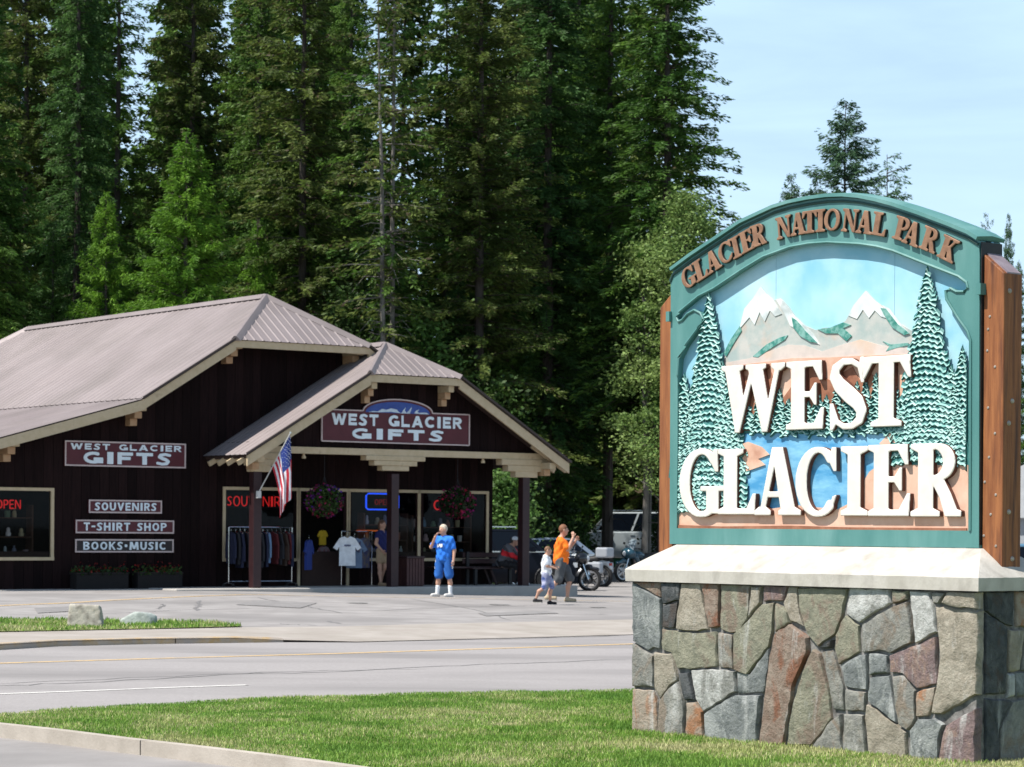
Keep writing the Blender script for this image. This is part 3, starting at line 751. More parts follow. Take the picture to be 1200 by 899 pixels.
# picture: panels and layers
YB = Y0B + REC
M_sky = mat('painted_sky', (.22, .50, .62), (.34, .60, .70), rough=.6, scale=1.6, bump=.0015, bscale=25, c3=(.46, .68, .74), s3=2.4, t3=(.45, .75), detail=3)
xs = [BX0 + .03, SP(909, 400, YB)[0], SP(1048, 400, YB)[0], BX1 - .03]
for a, c in zip(xs[:-1], xs[1:]):
    poly = []
    zt_at = lambda x: np.interp(x, [p[0] for p in ou[3:-2]], [p[1] for p in ou[3:-2]]) - .05
    q = [(a + .0015, zb + .03), (c - .0015, zb + .03)] + [(x, zt_at(x)) for x in np.linspace(c - .0015, a + .0015, 12)]
    MB().prism(q, lambda x, z, d: (x, YB + .02 - d, z), 0, .02).build('sky_panel', M_sky, sign)
MB().prism(ou[1:-1] + [(BX1, zb + .02), (BX0, zb + .02)], lambda x, z, d: (x, Y0B + BT - .1 + d, z), 0, .04).build('back_panel', M_sky, sign)
def layer(name, pts, m, d0, th, sub=0):
    q = [SP(x, y, YB) for x, y in pts]
    return MB().prism(q, lambda x, z, d: (x, YB - d, z), d0, d0 + th).build(name, m, sign)
M_mtn = mat('painted_mountain_grey', (.33, .40, .38), (.50, .49, .45), rough=.65, scale=6, bump=.005, bscale=12, c3=(.52, .40, .32), s3=4.5, t3=(.55, .72))
M_snow = mat('painted_snow', (.56, .64, .66), (.72, .72, .68), rough=.6, c3=(.42, .47, .46), s3=5, t3=(.55, .66), scale=6, bump=.003, bscale=14)
M_ridge = mat('painted_ridge_teal', (.03, .20, .16), (.20, .40, .35), rough=.6, scale=16, lo=.42, hi=.6, bump=.002, bscale=20)
M_peach = mat('painted_peach', (.60, .35, .24), (.72, .48, .36), rough=.65, scale=4, bump=.003, bscale=16, c3=(.38, .15, .09), s3=3, t3=(.6, .8))
M_brown = mat('painted_brown', (.23, .085, .045), (.38, .17, .10), rough=.65, scale=6, bump=.003)
M_water = mat('painted_water', (.06, .28, .52), (.24, .52, .70), rough=.5, scale=3, bump=.002, bscale=14, stretch=(1, 1, 3))
layer('mountain', [(846, 440), (852, 412), (862, 396), (870, 378), (874, 362), (884, 350), (893, 336), (900, 345), (908, 352), (916, 350), (924, 358), (934, 372), (945, 382), (957, 387), (968, 384), (980, 384), (992, 376), (1002, 358), (1016, 341), (1026, 352), (1036, 360), (1046, 374), (1058, 381), (1070, 388), (1072, 440)], M_mtn, 0, .012)
layer('snowcap', [(868, 386), (874, 362), (884, 350), (893, 336), (900, 345), (908, 352), (918, 368), (910, 371), (904, 364), (898, 377), (892, 366), (886, 381), (880, 372)], M_snow, .012, .006)
layer('snowcap', [(911, 351), (916, 350), (924, 358), (934, 372), (945, 382), (955, 392), (962, 404), (950, 398), (938, 388), (928, 382), (920, 366)], M_snow, .012, .006)
layer('snowcap', [(996, 370), (1002, 358), (1016, 341), (1026, 352), (1036, 361), (1044, 374), (1034, 371), (1027, 364), (1020, 373), (1013, 363), (1006, 374)], M_snow, .012, .006)
layer('snowcap', [(1036, 358), (1044, 362), (1058, 381), (1068, 392), (1056, 388), (1044, 374)], M_snow, .012, .005)
layer('ridge', [(930, 372), (936, 376), (946, 388), (960, 402), (952, 401), (940, 394), (932, 384)], M_ridge, .018, .005)
layer('ridge', [(884, 418), (900, 404), (915, 396), (925, 393), (922, 398), (906, 408), (890, 419)], M_ridge, .012, .007)
layer('ridge', [(850, 414), (858, 398), (869, 382), (871, 388), (862, 402), (853, 418)], M_ridge, .012, .007)
layer('ridge', [(960, 386), (975, 384), (990, 378), (999, 381), (990, 385), (1000, 394), (994, 400), (984, 391), (970, 391)], M_ridge, .012, .008)
layer('ridge', [(1034, 361), (1040, 362), (1054, 380), (1068, 391), (1062, 393), (1048, 384), (1040, 372)], M_ridge, .018, .005)
layer('ridge', [(1036, 400), (1046, 404), (1066, 402), (1066, 405), (1052, 408), (1040, 412), (1044, 406)], M_ridge, .012, .006)
layer('foothill', [(850, 455), (852, 425), (880, 420), (905, 411), (925, 404), (945, 405), (965, 412), (985, 405), (1010, 398), (1035, 405), (1072, 409), (1072, 455)], mat('painted_foothill', (.52, .46, .41), (.64, .55, .49), rough=.65, scale=6, bump=.003, c3=(.62, .45, .33), s3=4, t3=(.5, .7)), .012, .004)
layer('red_slope', [(846, 505), (848, 434), (870, 428), (900, 424), (930, 420), (975, 419), (1010, 417), (1072, 415), (1074, 505)], M_peach, .016, .006)
layer('red_cliff', [(858, 505), (862, 450), (870, 437), (885, 446), (905, 432), (918, 470), (940, 440), (952, 430), (975, 446), (1002, 430), (1010, 446), (1020, 432), (1034, 452), (1050, 470), (1060, 505)], M_brown, .022, .006)
layer('water', [(866, 512), (885, 506), (930, 504), (960, 506), (1000, 500), (1060, 502), (1068, 520), (1060, 560), (1000, 600), (850, 606), (850, 545)], M_water, .016, .008)
layer('foreground', [(792, 623), (792, 548), (810, 556), (830, 585), (850, 598), (868, 593), (890, 599), (935, 592), (985, 597), (1002, 588), (1012, 570), (1022, 553), (1040, 540), (1080, 538), (1138, 541), (1138, 626)], M_peach, .022, .010)
layer('spit', [(868, 522), (880, 518), (896, 524), (905, 533), (892, 538), (900, 545), (880, 552), (870, 556), (860, 545)], M_peach, .026, .010)
layer('spit', [(1034, 520), (1046, 508), (1054, 511), (1058, 524), (1044, 526)], M_peach, .026, .010)
layer('bottom_ledge', [(793, 624), (793, 615), (850, 617), (930, 616), (1000, 618), (1137, 619), (1137, 627)], M_brown, .030, .012)
# carved spruces: rows of scalloped boughs with pale upper edges
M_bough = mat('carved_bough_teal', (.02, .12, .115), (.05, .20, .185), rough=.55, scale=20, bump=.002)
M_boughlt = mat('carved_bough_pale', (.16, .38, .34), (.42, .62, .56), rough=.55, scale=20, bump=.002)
def carved_tree(ax, ay, by, wpx, d0=.02, clipx=None, seed=1, row=7.0, name='carved_tree'):
    r = random.Random(seed); b = MB()
    y = ay; k = 0
    a0, z0 = SP(ax, ay, YB); 
    b.prism([SP(ax, ay + 1, YB), SP(ax + wpx * .42, by, YB), SP(ax - wpx * .42, by, YB)], lambda x, z, d: (x, YB - d, z), d0 - .012, d0 + .004, 0)
    while y < by:
        f = (y - ay) / (by - ay)
        hw = wpx * .5 * (f ** .8) + 1.6
        step = row * (.7 + .45 * f) * r.uniform(.72, 1.3)
        xl, xr = ax - hw * r.uniform(.85, 1.1), ax + hw * r.uniform(.85, 1.1)
        n = max(3, int((xr - xl) / 3.1)); ph = r.uniform(0, 6)
        top, mid, tip, und = [], [], [], []
        for i in range(n + 1):
            t = i / n; px = xl + (xr - xl) * t
            if clipx: px = min(max(px, clipx[0]), clipx[1])
            sag = (2 * abs(t - .5)) ** 1.6 * step * .9 * (1 if r.random() > .1 else .3)
            wob = (1.7 if (i + k) % 2 else -.7) + r.uniform(-.9, .9)
            bulge = math.cos((t - .5) * 2.4) * .007
            x1, zz = SP(px, y + sag + wob, YB)
            hpx = step * .0070
            top.append((x1, YB - d0 - .002 - bulge, zz + hpx * .9))
            mid.append((x1, YB - d0 - .012 - bulge, zz + hpx * .34))
            tip.append((x1, YB - d0 - .019 - bulge, zz + hpx * .05))
            und.append((x1, YB - d0 - .001, zz - hpx * .12))
        m = n + 1
        q = lambda a0_, b0_: [(a0_ + i, a0_ + i + 1, b0_ + i + 1, b0_ + i) for i in range(n)]
        b.add(top + mid + tip + und, [], 0)
        base = len(b.v) - 4 * m
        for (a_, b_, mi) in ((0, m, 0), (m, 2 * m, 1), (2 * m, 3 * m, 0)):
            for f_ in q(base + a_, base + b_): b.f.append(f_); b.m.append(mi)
        y += step; k += 1
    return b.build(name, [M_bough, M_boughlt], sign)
LX, RX = (794, 1200), (0, 1136.5)
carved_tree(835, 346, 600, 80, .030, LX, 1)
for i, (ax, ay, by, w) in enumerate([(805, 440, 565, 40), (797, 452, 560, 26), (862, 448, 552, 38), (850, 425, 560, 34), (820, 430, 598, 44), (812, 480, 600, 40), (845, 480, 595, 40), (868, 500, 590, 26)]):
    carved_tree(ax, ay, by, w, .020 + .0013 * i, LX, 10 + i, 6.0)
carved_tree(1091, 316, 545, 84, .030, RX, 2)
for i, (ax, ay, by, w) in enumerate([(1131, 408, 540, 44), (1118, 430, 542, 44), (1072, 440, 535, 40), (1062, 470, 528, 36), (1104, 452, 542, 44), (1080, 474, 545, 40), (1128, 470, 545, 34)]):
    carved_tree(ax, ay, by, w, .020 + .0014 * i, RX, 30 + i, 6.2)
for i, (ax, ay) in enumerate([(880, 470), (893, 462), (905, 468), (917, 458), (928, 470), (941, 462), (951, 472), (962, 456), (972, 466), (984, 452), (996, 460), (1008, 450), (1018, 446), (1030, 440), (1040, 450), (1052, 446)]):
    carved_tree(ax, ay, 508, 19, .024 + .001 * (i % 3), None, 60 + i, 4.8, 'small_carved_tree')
# lettering
M_brownside = mat('letter_side_paint', (.10, .035, .022), (.14, .055, .035), rough=.7, scale=9)
M_blackside = mat('arch_letter_side_paint', (.02, .02, .018), (.03, .03, .028), rough=.7, scale=9)
YL = YB - .030
def big(ch, x0, x1, y0, y1):
    a = SP(x0, y1, YL - .046); c = SP(x1, y0, YL - .046)
    zbm = (SP(x0, y1, YL - .046)[1] + SP(x1, y1, YL - .046)[1]) / 2
    place_glyph('letter', SERIF[ch], (a[0], zbm, c[0] - a[0], (y1 - y0) / 84.0 * .0 + (SP((x0 + x1) / 2, y0, YL - .046)[1] - SP((x0 + x1) / 2, y1, YL - .046)[1])), YL, .046, M_cream, sign, rows=84, rnd_=.006, emb=.006, sidem=M_brownside, label='large cream letter ' + ch)
for ch, x0, x1, y0, y1 in [('W', 845, 919, 428, 506), ('E', 921, 965, 424, 502.5), ('S', 969, 1017, 420, 503), ('T', 1009, 1067, 418, 499),
                           ('G', 796, 848, 526, 606), ('L', 841, 885, 527, 602), ('A', 884, 938, 525, 603), ('C', 932, 983, 524, 605.5), ('I', 985, 1016, 524, 603.5), ('E', 1017, 1066, 522, 604), ('R', 1067, 1127, 520.5, 604.5)]:
    big(ch, x0, x1, y0, y1)
arc_txt = [('G', 178, 472, 4), ('L', 238, 432, 4), ('A', 304, 388, 4), ('C', 372, 342, 4), ('I', 425, 316, 4), ('E', 482, 282, 4), ('R', 545, 250, 4), ('N', 678, 210, 4), ('A', 754, 192, 4), ('T', 815, 182, 4), ('I', 872, 175, 4),
           ('O', 30, 148, 5), ('N', 112, 152, 5), ('A', 180, 160, 5), ('L', 247, 168, 5), ('P', 350, 190, 5), ('A', 398, 212, 5), ('R', 478, 240, 5), ('K', 562, 282, 5)]
apos = []
for ch, cx, cy, k in arc_txt:
    ox, oy, sc = (770, 220, 4.495) if k == 4 else (970, 220, 3.909)
    apos.append((ch, *SP(ox + cx / sc, oy + cy / sc, Y0B)))
AW = {'I': .10, 'L': .155, 'E': .155, 'T': .165, 'P': .165}
for i, (ch, ax, az) in enumerate(apos):
    p, q = apos[max(i - 1, 0)], apos[min(i + 1, len(apos) - 1)]
    rot = math.atan2(q[2] - p[2], q[1] - p[1])
    w, h = AW.get(ch, .175) * .9, .165
    place_glyph('letter', SERIF[ch], (ax - w / 2, az - h / 2, w, h), Y0B, .028, M_copper, sign, rows=40, rnd_=.004, rot=rot, emb=.004, sidem=M_blackside, label='small copper letter ' + ch + ' on the arch')
# posts
def post(x0, x1, za, zc):
    y0, y1 = Y0B + .03, Y0B + BT - .005
    o = MB().prism([(x0, zc1 + .04), (x1, zc1 + .04), (x1, zc), (x0, za)], lambda a, b, d: (a, d, b), y0, y1).build('cedar_post', M_cedar, sign); bevelmod(o, .008)
    e = .012 if zc < za else -.012
    MB().prism([(x0, za), (x1, zc), (x1, zc + .01), (x0, za + .01)], lambda a, b, d: (a, d, b), y0 + .035, y1 - .02).build('post_cap', mat('weathered_flashing', (.26, .2, .22), (.36, .30, .32), rough=.45, scale=14, metal=.3), sign)
    return o
post(BX1 + .004, BX1 + .185, SF.hit(1151, 298, y=Y0B + .03)[2], SF.hit(1174, 320, y=Y0B + .03)[2])
post(BX0 - .16, BX0 - .004, SF.hit(770, 361, y=Y0B + .03)[2], SF.hit(785, 341, y=Y0B + .03)[2])
M_bolt = mat('galvanised_bolt', (.30, .26, .22), (.42, .37, .32), rough=.5, scale=30, metal=.4)
for px, py in [(1160, 371), (1158, 386), (1157, 411), (1166, 430), (1158, 478), (1166, 508), (1159, 536), (1154, 565), (1167, 580), (1161, 603), (1152, 628), (1167, 640)]:
    a, z = SP(px, py, Y0B + .03)
    a = min(max(a, BX1 + .02), BX1 + .165)
    MB().lathe([(0, -.006), (.008, -.005), (.011, -.001), (.011, .004)], (a, Y0B + .03, z), 'y', 8).build('bolt', M_bolt, sign)
for px, py in [(1183, 341), (1182, 496), (1186, 470), (1182, 600), (1186, 655)]:
    q = SF.hit(px, py, x=BX1 + .185)
    MB().lathe([(0, .012), (.014, .010), (.02, .002), (.02, -.004)], (BX1 + .185, min(max(q[1], Y0B + .06), Y0B + BT - .04), q[2]), 'x', 8).build('bolt', M_bolt, sign)
for x, z in ((BX0 - .01, SF.hit(787, 371, y=Y0B)[2]), (BX1 + .004, SF.hit(1148, 339, y=Y0B)[2])):
    MB().box(x - .02, x + .02, Y0B - .03, Y0B + .03, z - .04, z + .04).build('bracket', M_teal, sign)
# ================================================================== GROUND, ROAD, VERGES
GF = Frame((-2.42, 63.5), math.radians(36))          # the gift shop's frame: x along its front, y back, z up
def smooth(t): t = min(1, max(0, t)); return t * t * (3 - 2 * t)
def lotz(X, Y):
    x, y, _ = GF.loc((X, Y, 0))
    zc = min(.107, max(-.17, .107 - .0224 * (x + 6.2)))
    w = smooth((y + 17) / 15.0)
    z = -.02 * (1 - w) + zc * w
    if Y > 84: z += min(.35, (Y - 84) * .03)
    return z
def lground(px, py):
    z = 0
    for _ in range(12):
        p = ground(px, py, z); z = lotz(p.x, p.y)
    return Vector((p.x, p.y, z))
M_asph = mat('sunbleached_asphalt', (.235, .218, .208), (.315, .296, .284), rough=.92, scale=1.6, bump=.004, bscale=90, detail=8, c3=(.205, .192, .184), s3=.30, t3=(.46, .66))
M_road = mat('road_asphalt', (.25, .232, .224), (.33, .308, .30), rough=.92, scale=60, bump=.004, bscale=120, detail=3, c3=(.21, .196, .19), s3=.35, stretch=(.5, 1.3, 1), t3=(.44, .68))
M_conc = mat('kerb_concrete', (.34, .30, .25), (.45, .40, .34), rough=.9, scale=2.5, bump=.004, bscale=50, c3=(.30, .25, .20), s3=4, t3=(.58, .8))
M_slab = mat('pavement_concrete', (.28, .25, .215), (.36, .325, .29), rough=.9, scale=1.2, bump=.003, bscale=50, c3=(.31, .27, .24), s3=1.5, t3=(.5, .8))
M_yel = mat('worn_yellow_paint', (.62, .40, .14), (.50, .38, .24), rough=.8, scale=9, bump=.001, c3=(.33, .29, .24), s3=5, t3=(.5, .75))
M_wht = mat('worn_white_paint', (.66, .64, .60), (.52, .50, .47), rough=.8, scale=9, bump=.001, c3=(.32, .30, .29), s3=5, t3=(.52, .72))
M_soil = mat('lawn_soil', (.10, .13, .035), (.16, .18, .055), rough=.95, scale=3, bump=.01)
M_floor = mat('forest_floor', (.035, .035, .018), (.07, .06, .03), rough=.95, scale=.8, bump=.05, bscale=3, c3=(.03, .05, .015), s3=.2)
def sheet(name, pts, m, z=None, kind='structure', sub=0):
    """flat or per-point sheet"""
    P = [(p[0], p[1]) for p in pts]
    tr = tessellate_polygon([[Vector((a, b, 0)) for a, b in P]])
    b = MB(); b.add([(p[0], p[1], p[2] if z is None else z) for p in pts], tr)
    o = b.build(name, m)
    if o.data.polygons[0].normal.z < 0: o.data.flip_normals()
    return tag(o, kind=kind)
# terrain out to the horizon (rings, sinking below the roads)
b = MB()
rr = [0, 20, 60, 100, 140, 200, 400, 900, 2500]
vs = [(0, 0, -.5)]
for r_ in rr[1:]:
    for k in range(48):
        a = 2 * PI * k / 48; vs.append((r_ * math.cos(a), r_ * math.sin(a), -.5 + (0 if r_ < 150 else min(3, (r_ - 150) * .004) * math.sin(a * 3 + 1) ** 2)))
fs = [(0, 1 + k, 1 + (k + 1) % 48) for k in range(48)]
for i in range(len(rr) - 2): fs += [(1 + i * 48 + k, 1 + (i + 1) * 48 + k, 1 + (i + 1) * 48 + (k + 1) % 48, 1 + i * 48 + (k + 1) % 48) for k in range(48)]
b.add(vs, fs); tag(b.build('ground', M_floor), kind='structure')
RZ = -.11
near = [ground(x, y, RZ) for x, y in [(0, 842), (50, 838), (150, 831), (230, 826), (307, 822), (400, 820), (483, 816), (617, 814), (740, 812)]]
farl = [ground(x, y, RZ) for x, y in [(0, 761), (67, 758.5), (170, 755.5), (277, 754), (350, 753.5), (500, 750), (620, 747), (743, 743.5)]]
def extend(L, a, b_):
    d0 = (L[0] - L[2]).normalized() * a; d1 = (L[-1] - L[-3]).normalized() * b_
    return [L[0] + d0] + L + [L[-1] + d1]
near2, far2 = extend(near, 60, 90), extend(farl, 60, 90)
# main road under everything near
big_pts = [near2[0] + Vector((0, -8, 0))] + [p + Vector((.1, -.25, 0)) for p in near2[1:-1]] + [near2[-1] + Vector((6, -4, 0))]
sheet('road', [Vector((p.x, p.y, RZ)) for p in big_pts] + [Vector((p.x, p.y, RZ)) + Vector((-.3, .5, 0)) for p in reversed(far2)], M_road)
def ribbon(name, pts, w, m, dz=.004, kind='structure', zf=None, taper=False):
    b = MB(); vs = []
    for i, p in enumerate(pts):
        d = (pts[min(i + 1, len(pts) - 1)] - pts[max(i - 1, 0)]); d.z = 0; d.normalize(); n = Vector((-d.y, d.x, 0))
        ww = w * (1 if not taper or 0 < i < len(pts) - 1 else .3)
        for s_ in (-.5, .5):
            q = p + n * ww * s_
            vs.append((q.x, q.y, (zf(q.x, q.y) if zf else p.z) + dz))
    b.add(vs, [(2 * i, 2 * i + 2, 2 * i + 3, 2 * i + 1) for i in range(len(pts) - 1)])
    o = b.build(name, m)
    if o.data.polygons[0].normal.z < 0: o.data.flip_normals()
    return tag(o, kind=kind)
def dense(pts, n=8):
    o = []
    for p, q in zip(pts[:-1], pts[1:]): o += [p + (q - p) * (k / n) for k in range(n)]
    return o + [pts[-1]]
yl = extend([ground(x, y, RZ) for x, y in [(0, 777.5), (200, 771.5), (400, 766), (570, 760.5), (737, 755)]], 50, 80)
ribbon('centre_line', dense(yl), .17, M_yel)
wl_ = [ground(x, y, RZ) for x, y in [(0, 813.5), (100, 810), (200, 806), (290, 803)]]
wl_ = [wl_[0] + (wl_[0] - wl_[1]).normalized() * 30] + wl_
ribbon('edge_line', dense(wl_), .12, M_wht)
M_tar = mat('tar_crack', (.13, .125, .12), (.2, .19, .19), rough=.9, scale=9)
def crack(pts, w=.03, zf=None, seed=0):
    r = random.Random(seed); q = dense(pts, 7)
    q = [p + Vector((r.uniform(-1, 1) * .05, r.uniform(-1, 1) * .12, 0)) for p in q]
    return ribbon('crack', q, w, M_tar, .003, zf=zf, taper=True)
crack([ground(x, y, RZ) for x, y in [(0, 804), (120, 799), (260, 791), (400, 787), (560, 779), (737, 773)]], .045, seed=3)
crack([ground(x, y, RZ) for x, y in [(0, 801), (150, 795), (330, 787), (500, 784)]], .03, seed=4)
crack([ground(x, y, RZ) for x, y in [(470, 752), (620, 748.5), (737, 745)]], .04, seed=5)
# parking lot: height grid from the apron to behind the shop and round it
xs_, ys_ = np.arange(-46, 60, 1.5), np.arange(30, 120, 1.5)
back_l = extend([lground(x, y) for x, y in [(0, 740), (100, 739.5), (200, 738), (283, 736), (400, 735), (500, 732), (620, 729.5), (737, 726.7)]], 60, 90)
bx_, by_ = [p.x for p in back_l], [p.y for p in back_l]
b = MB(); vs = []; nxx = len(xs_); rows_ = 56
for i, X in enumerate(xs_):
    y0 = np.interp(X, bx_, by_) - .15
    for j in range(rows_):
        Y = y0 + (104 - y0) * (j / (rows_ - 1)) ** 1.2
        vs.append((X, Y, lotz(X, Y)))
b.add(vs, [(i * rows_ + j, (i + 1) * rows_ + j, (i + 1) * rows_ + j + 1, i * rows_ + j + 1) for i in range(nxx - 1) for j in range(rows_ - 1)])
tag(b.build('parking_lot', M_asph, smooth=True), kind='structure')
def onlot(p, dz=0): return Vector((p.x, p.y, lotz(p.x, p.y) + dz))
# verge: pavement slab with kerb at left, sloping apron at right
top_l = [(0, 755), (67, 751), (170, 748.5), (277, 747.5), (333, 750), (420, 752), (500, 750), (620, 747), (743, 743.5)]
tz = [-.03, -.03, -.03, -.035, -.075, -.098, -.1, -.1, -.1]
front_pts = [ground(x, y, z) for (x, y), z in zip(top_l, tz)]
front_pts = [front_pts[0] + (front_pts[0] - front_pts[2]).normalized() * 60] + front_pts + [front_pts[-1] + (farl[-1] - farl[-3]).normalized() * 90]
N_ = 90
def resample(pts, n):
    L = [0]
    for p, q in zip(pts[:-1], pts[1:]): L.append(L[-1] + (q - p).length)
    o = []
    for k in range(n):
        t = L[-1] * k / (n - 1)
        i = max(i_ for i_ in range(len(L)) if L[i_] <= t + 1e-9); i = min(i, len(pts) - 2)
        o.append(pts[i] + (pts[i + 1] - pts[i]) * ((t - L[i]) / (L[i + 1] - L[i])))
    return o
fr_, bk_ = dense(front_pts, 12), None
b = MB(); vs = []
bdir = Vector((-.588, .809, 0))
for p in fr_:
    # matching point on the back line along the across direction
    best = None
    t = np.interp(p.x - 1.0, bx_, by_)
    q = Vector((p.x - 1.0, t, -.016))
    for k in range(6):
        f = k / 5
        z = p.z + (-.014 - p.z) * smooth(f * 1.2)
        vs.append((p.x + (q.x - p.x) * f, p.y + (q.y + .15 - p.y) * f, z + .0))
nn_ = len(fr_)
b.add(vs, [(i * 6 + j, (i + 1) * 6 + j, (i + 1) * 6 + j + 1, i * 6 + j + 1) for i in range(nn_ - 1) for j in range(5)])
tag(b.build('pavement', M_slab, smooth=True), kind='structure')
# kerb face: a chain of kerb stones
M_kerby = mat('kerb_worn_yellow', (.46, .30, .12), (.44, .37, .29), rough=.85, scale=6, bump=.004, c3=(.36, .31, .26), s3=2.5, t3=(.4, .6))
def kerb(name, pts, ztop, zbot, w, m, side=1, lab=None, L0=3.0):
    """one object per kerb block along pts"""
    P = dense(pts, 6); acc = []; cur = [P[0]]; L = 0
    for p, q in zip(P[:-1], P[1:]):
        L += (q - p).length; cur.append(q)
        if L > L0: acc.append(cur); cur = [q]; L = 0
    if len(cur) > 1: acc.append(cur)
    root = empty(name, (0, 0, 0)); root['kind'] = 'structure'
    for seg in acc:
        vs = []; n = len(seg)
        for i, p in enumerate(seg):
            d = seg[min(i + 1, n - 1)] - seg[max(i - 1, 0)]; d.z = 0; d.normalize(); nn2 = Vector((-d.y, d.x, 0)) * side
            e = d * (.008 if i == 0 else (-.008 if i == n - 1 else 0))
            zt2 = ztop(p) if callable(ztop) else ztop
            for o_, z in ((0, zbot), (.015, zt2 - .03), (.04, zt2), (w, zt2 + .002), (w, zbot)):
                q = p + e + nn2 * o_; vs.append((q.x, q.y, z))
        fs = [(i * 5 + k, (i + 1) * 5 + k, (i + 1) * 5 + (k + 1) % 5, i * 5 + (k + 1) % 5) for i in range(n - 1) for k in range(5)]
        fs += [tuple(range(5)), tuple(range((n - 1) * 5, n * 5))]
        b = MB(); b.add(vs, fs); b.build('kerb_stone', m, root, smooth=False)
    return root
kl = front_pts[:6]
kerb('kerb', [Vector((p.x, p.y, 0)) for p in kl], lambda p: max(-.1, -.022 - .08 * smooth((p.x + 4.0) / 1.6)), RZ - .1, .16, M_kerby, 1)
# verge lawn strip
gs = [lground(x, y) for x, y in [(0, 741.5), (100, 739.5), (200, 737.5), (283, 735.2)]]
gt = [lground(x, y) for x, y in [(283, 734.2), (250, 730.5), (200, 729.3), (100, 727.5), (0, 726)]]
gs[0:0] = [gs[0] + (gs[0] - gs[1]).normalized() * 25]; gt.append(gt[-1] + (gt[-1] - gt[-2]).normalized() * 25)
vl = [Vector((p.x, p.y, lotz(p.x, p.y) + .02)) for p in gs + gt]
sheet('verge_soil', vl, M_soil)
# foreground island with lawn
ke = [ground(x, y, .0) for x, y in [(0, 847.5), (80, 856), (157, 865.7), (240, 875), (320, 884.5), (400, 895), (520, 912)]]
ke = [ke[0] + (ke[0] - ke[1]).normalized() * 1.2] + ke
ke = [ke[0] + (ke[0] - ke[1]).normalized() * 2 + Vector((-1, 1.2, 0))] + ke + [ke[-1] + (ke[-1] - ke[-2]).normalized() * 3 + Vector((.5, -.6, 0)), ke[-1] + (ke[-1] - ke[-2]).normalized() * 9 + Vector((2, -6, 0))]
nearg = [ground(x, y, 0) for x, y in [(-60, 841), (0, 836), (50, 832), (150, 826), (230, 821.5), (307, 817.5), (400, 815), (483, 812), (617, 810), (740, 808)]]
nearg = nearg + [nearg[-1] + (nearg[-1] - nearg[-3]).normalized() * 25, nearg[-1] + (nearg[-1] - nearg[-3]).normalized() * 50]
isl = [Vector((p.x, p.y, -.012)) for p in nearg] + [Vector((45, 10, -.012)), Vector((14, 1, -.012))] + [Vector((p.x, p.y, -.012)) for p in reversed(ke)]
sheet('lawn_soil', isl, M_soil)
sheet('car_park', [Vector((-40, -12, -.095)), Vector((30, -12, -.095)), Vector((16, 8, -.095))] + [Vector((p.x, p.y + .3, -.095)) for p in reversed(ke)] + [Vector((-40, 30, -.095))], M_asph)
kerb('near_kerb', [Vector((p.x, p.y, 0)) for p in ke], .012, -.2, .15, M_conc, -1, L0=3.4)
kerb('far_lawn_kerb', [Vector((p.x, p.y, 0)) for p in nearg], -.004, -.2, .14, M_conc, -1, L0=3.0)
# grass blades
from mathutils import Vector as V3
def inpoly(X, Y, poly):
    c = np.zeros(X.shape, bool); n = len(poly)
    for i in range(n):
        x0, y0 = poly[i][0], poly[i][1]; x1, y1 = poly[i - 1][0], poly[i - 1][1]
        t = (y0 > Y) != (y1 > Y)
        with np.errstate(divide='ignore', invalid='ignore'):
            c ^= t & (X < (x1 - x0) * (Y - y0) / (y1 - y0) + x0)
    return c
def vnoise(X, Y, sc, seed):
    r = np.random.RandomState(seed); g = r.rand(64, 64)
    x, y = X * sc + 100, Y * sc + 100; i, j = np.floor(x).astype(int), np.floor(y).astype(int); fx, fy = x - i, y - j
    fx, fy = fx * fx * (3 - 2 * fx), fy * fy * (3 - 2 * fy)
    G = lambda a, b: g[a % 64, b % 64]
    return (G(i, j) * (1 - fx) + G(i + 1, j) * fx) * (1 - fy) + (G(i, j + 1) * (1 - fx) + G(i + 1, j + 1) * fx) * fy
def lawn(name, poly, n, h, w, zf, mats_, box_, seed=1, excl=None):
    r = np.random.RandomState(seed)
    X = r.uniform(box_[0], box_[1], n); Y = r.uniform(box_[2], box_[3], n)
    k = inpoly(X, Y, poly)
    if excl is not None: k &= ~inpoly(X, Y, excl)
    X, Y = X[k], Y[k]; n = len(X)
    Z = np.array([zf(a, b) for a, b in zip(X, Y)]) if callable(zf) else np.full(n, zf)
    pn = vnoise(X, Y, 2.2, 5) * .5 + vnoise(X, Y, 7, 6) * .5
    hh = h * (.5 + .9 * pn) * r.uniform(.6, 1.3, n)
    a = r.uniform(0, 2 * PI, n); lean = r.uniform(.1, .8, n) * hh; la = r.uniform(0, 2 * PI, n)
    ww = w * r.uniform(.7, 1.4, n)
    P0 = np.stack([X - np.cos(a) * ww, Y - np.sin(a) * ww, Z], 1); P1 = np.stack([X + np.cos(a) * ww, Y + np.sin(a) * ww, Z], 1)
    P2 = np.stack([X + np.cos(la) * lean, Y + np.sin(la) * lean, Z + hh], 1)
    V = np.stack([P0, P1, P2], 1).reshape(-1, 3); F = np.arange(3 * n).reshape(-1, 3)
    me = npmesh(name, V, F, mats_)
    dry = (vnoise(X, Y, .9, 9) * .6 + vnoise(X, Y, 3.1, 10) * .4 + r.uniform(-.22, .22, n))
    mi = np.where(dry > .60, 2, np.where(dry < .43, 1, 0)).astype(np.int32)
    me.polygons.foreach_set('material_index', mi)
    o = link(name, me); return tag(o, kind='stuff')
G1 = leafmat('grass_green', (.20, .34, .05), (.30, .44, .09), trans=.3, scale=1.5, isl=.3)
G2 = leafmat('grass_deep_green', (.12, .25, .035), (.19, .33, .055), trans=.3, scale=1.5, isl=.3)
G3 = leafmat('grass_dry', (.42, .44, .17), (.48, .46, .24), trans=.25, scale=1.5, isl=.3)
bpoly = [SF.world(.0, .0), SF.world(BW, 0), SF.world(BW, SD), SF.world(0, SD)]
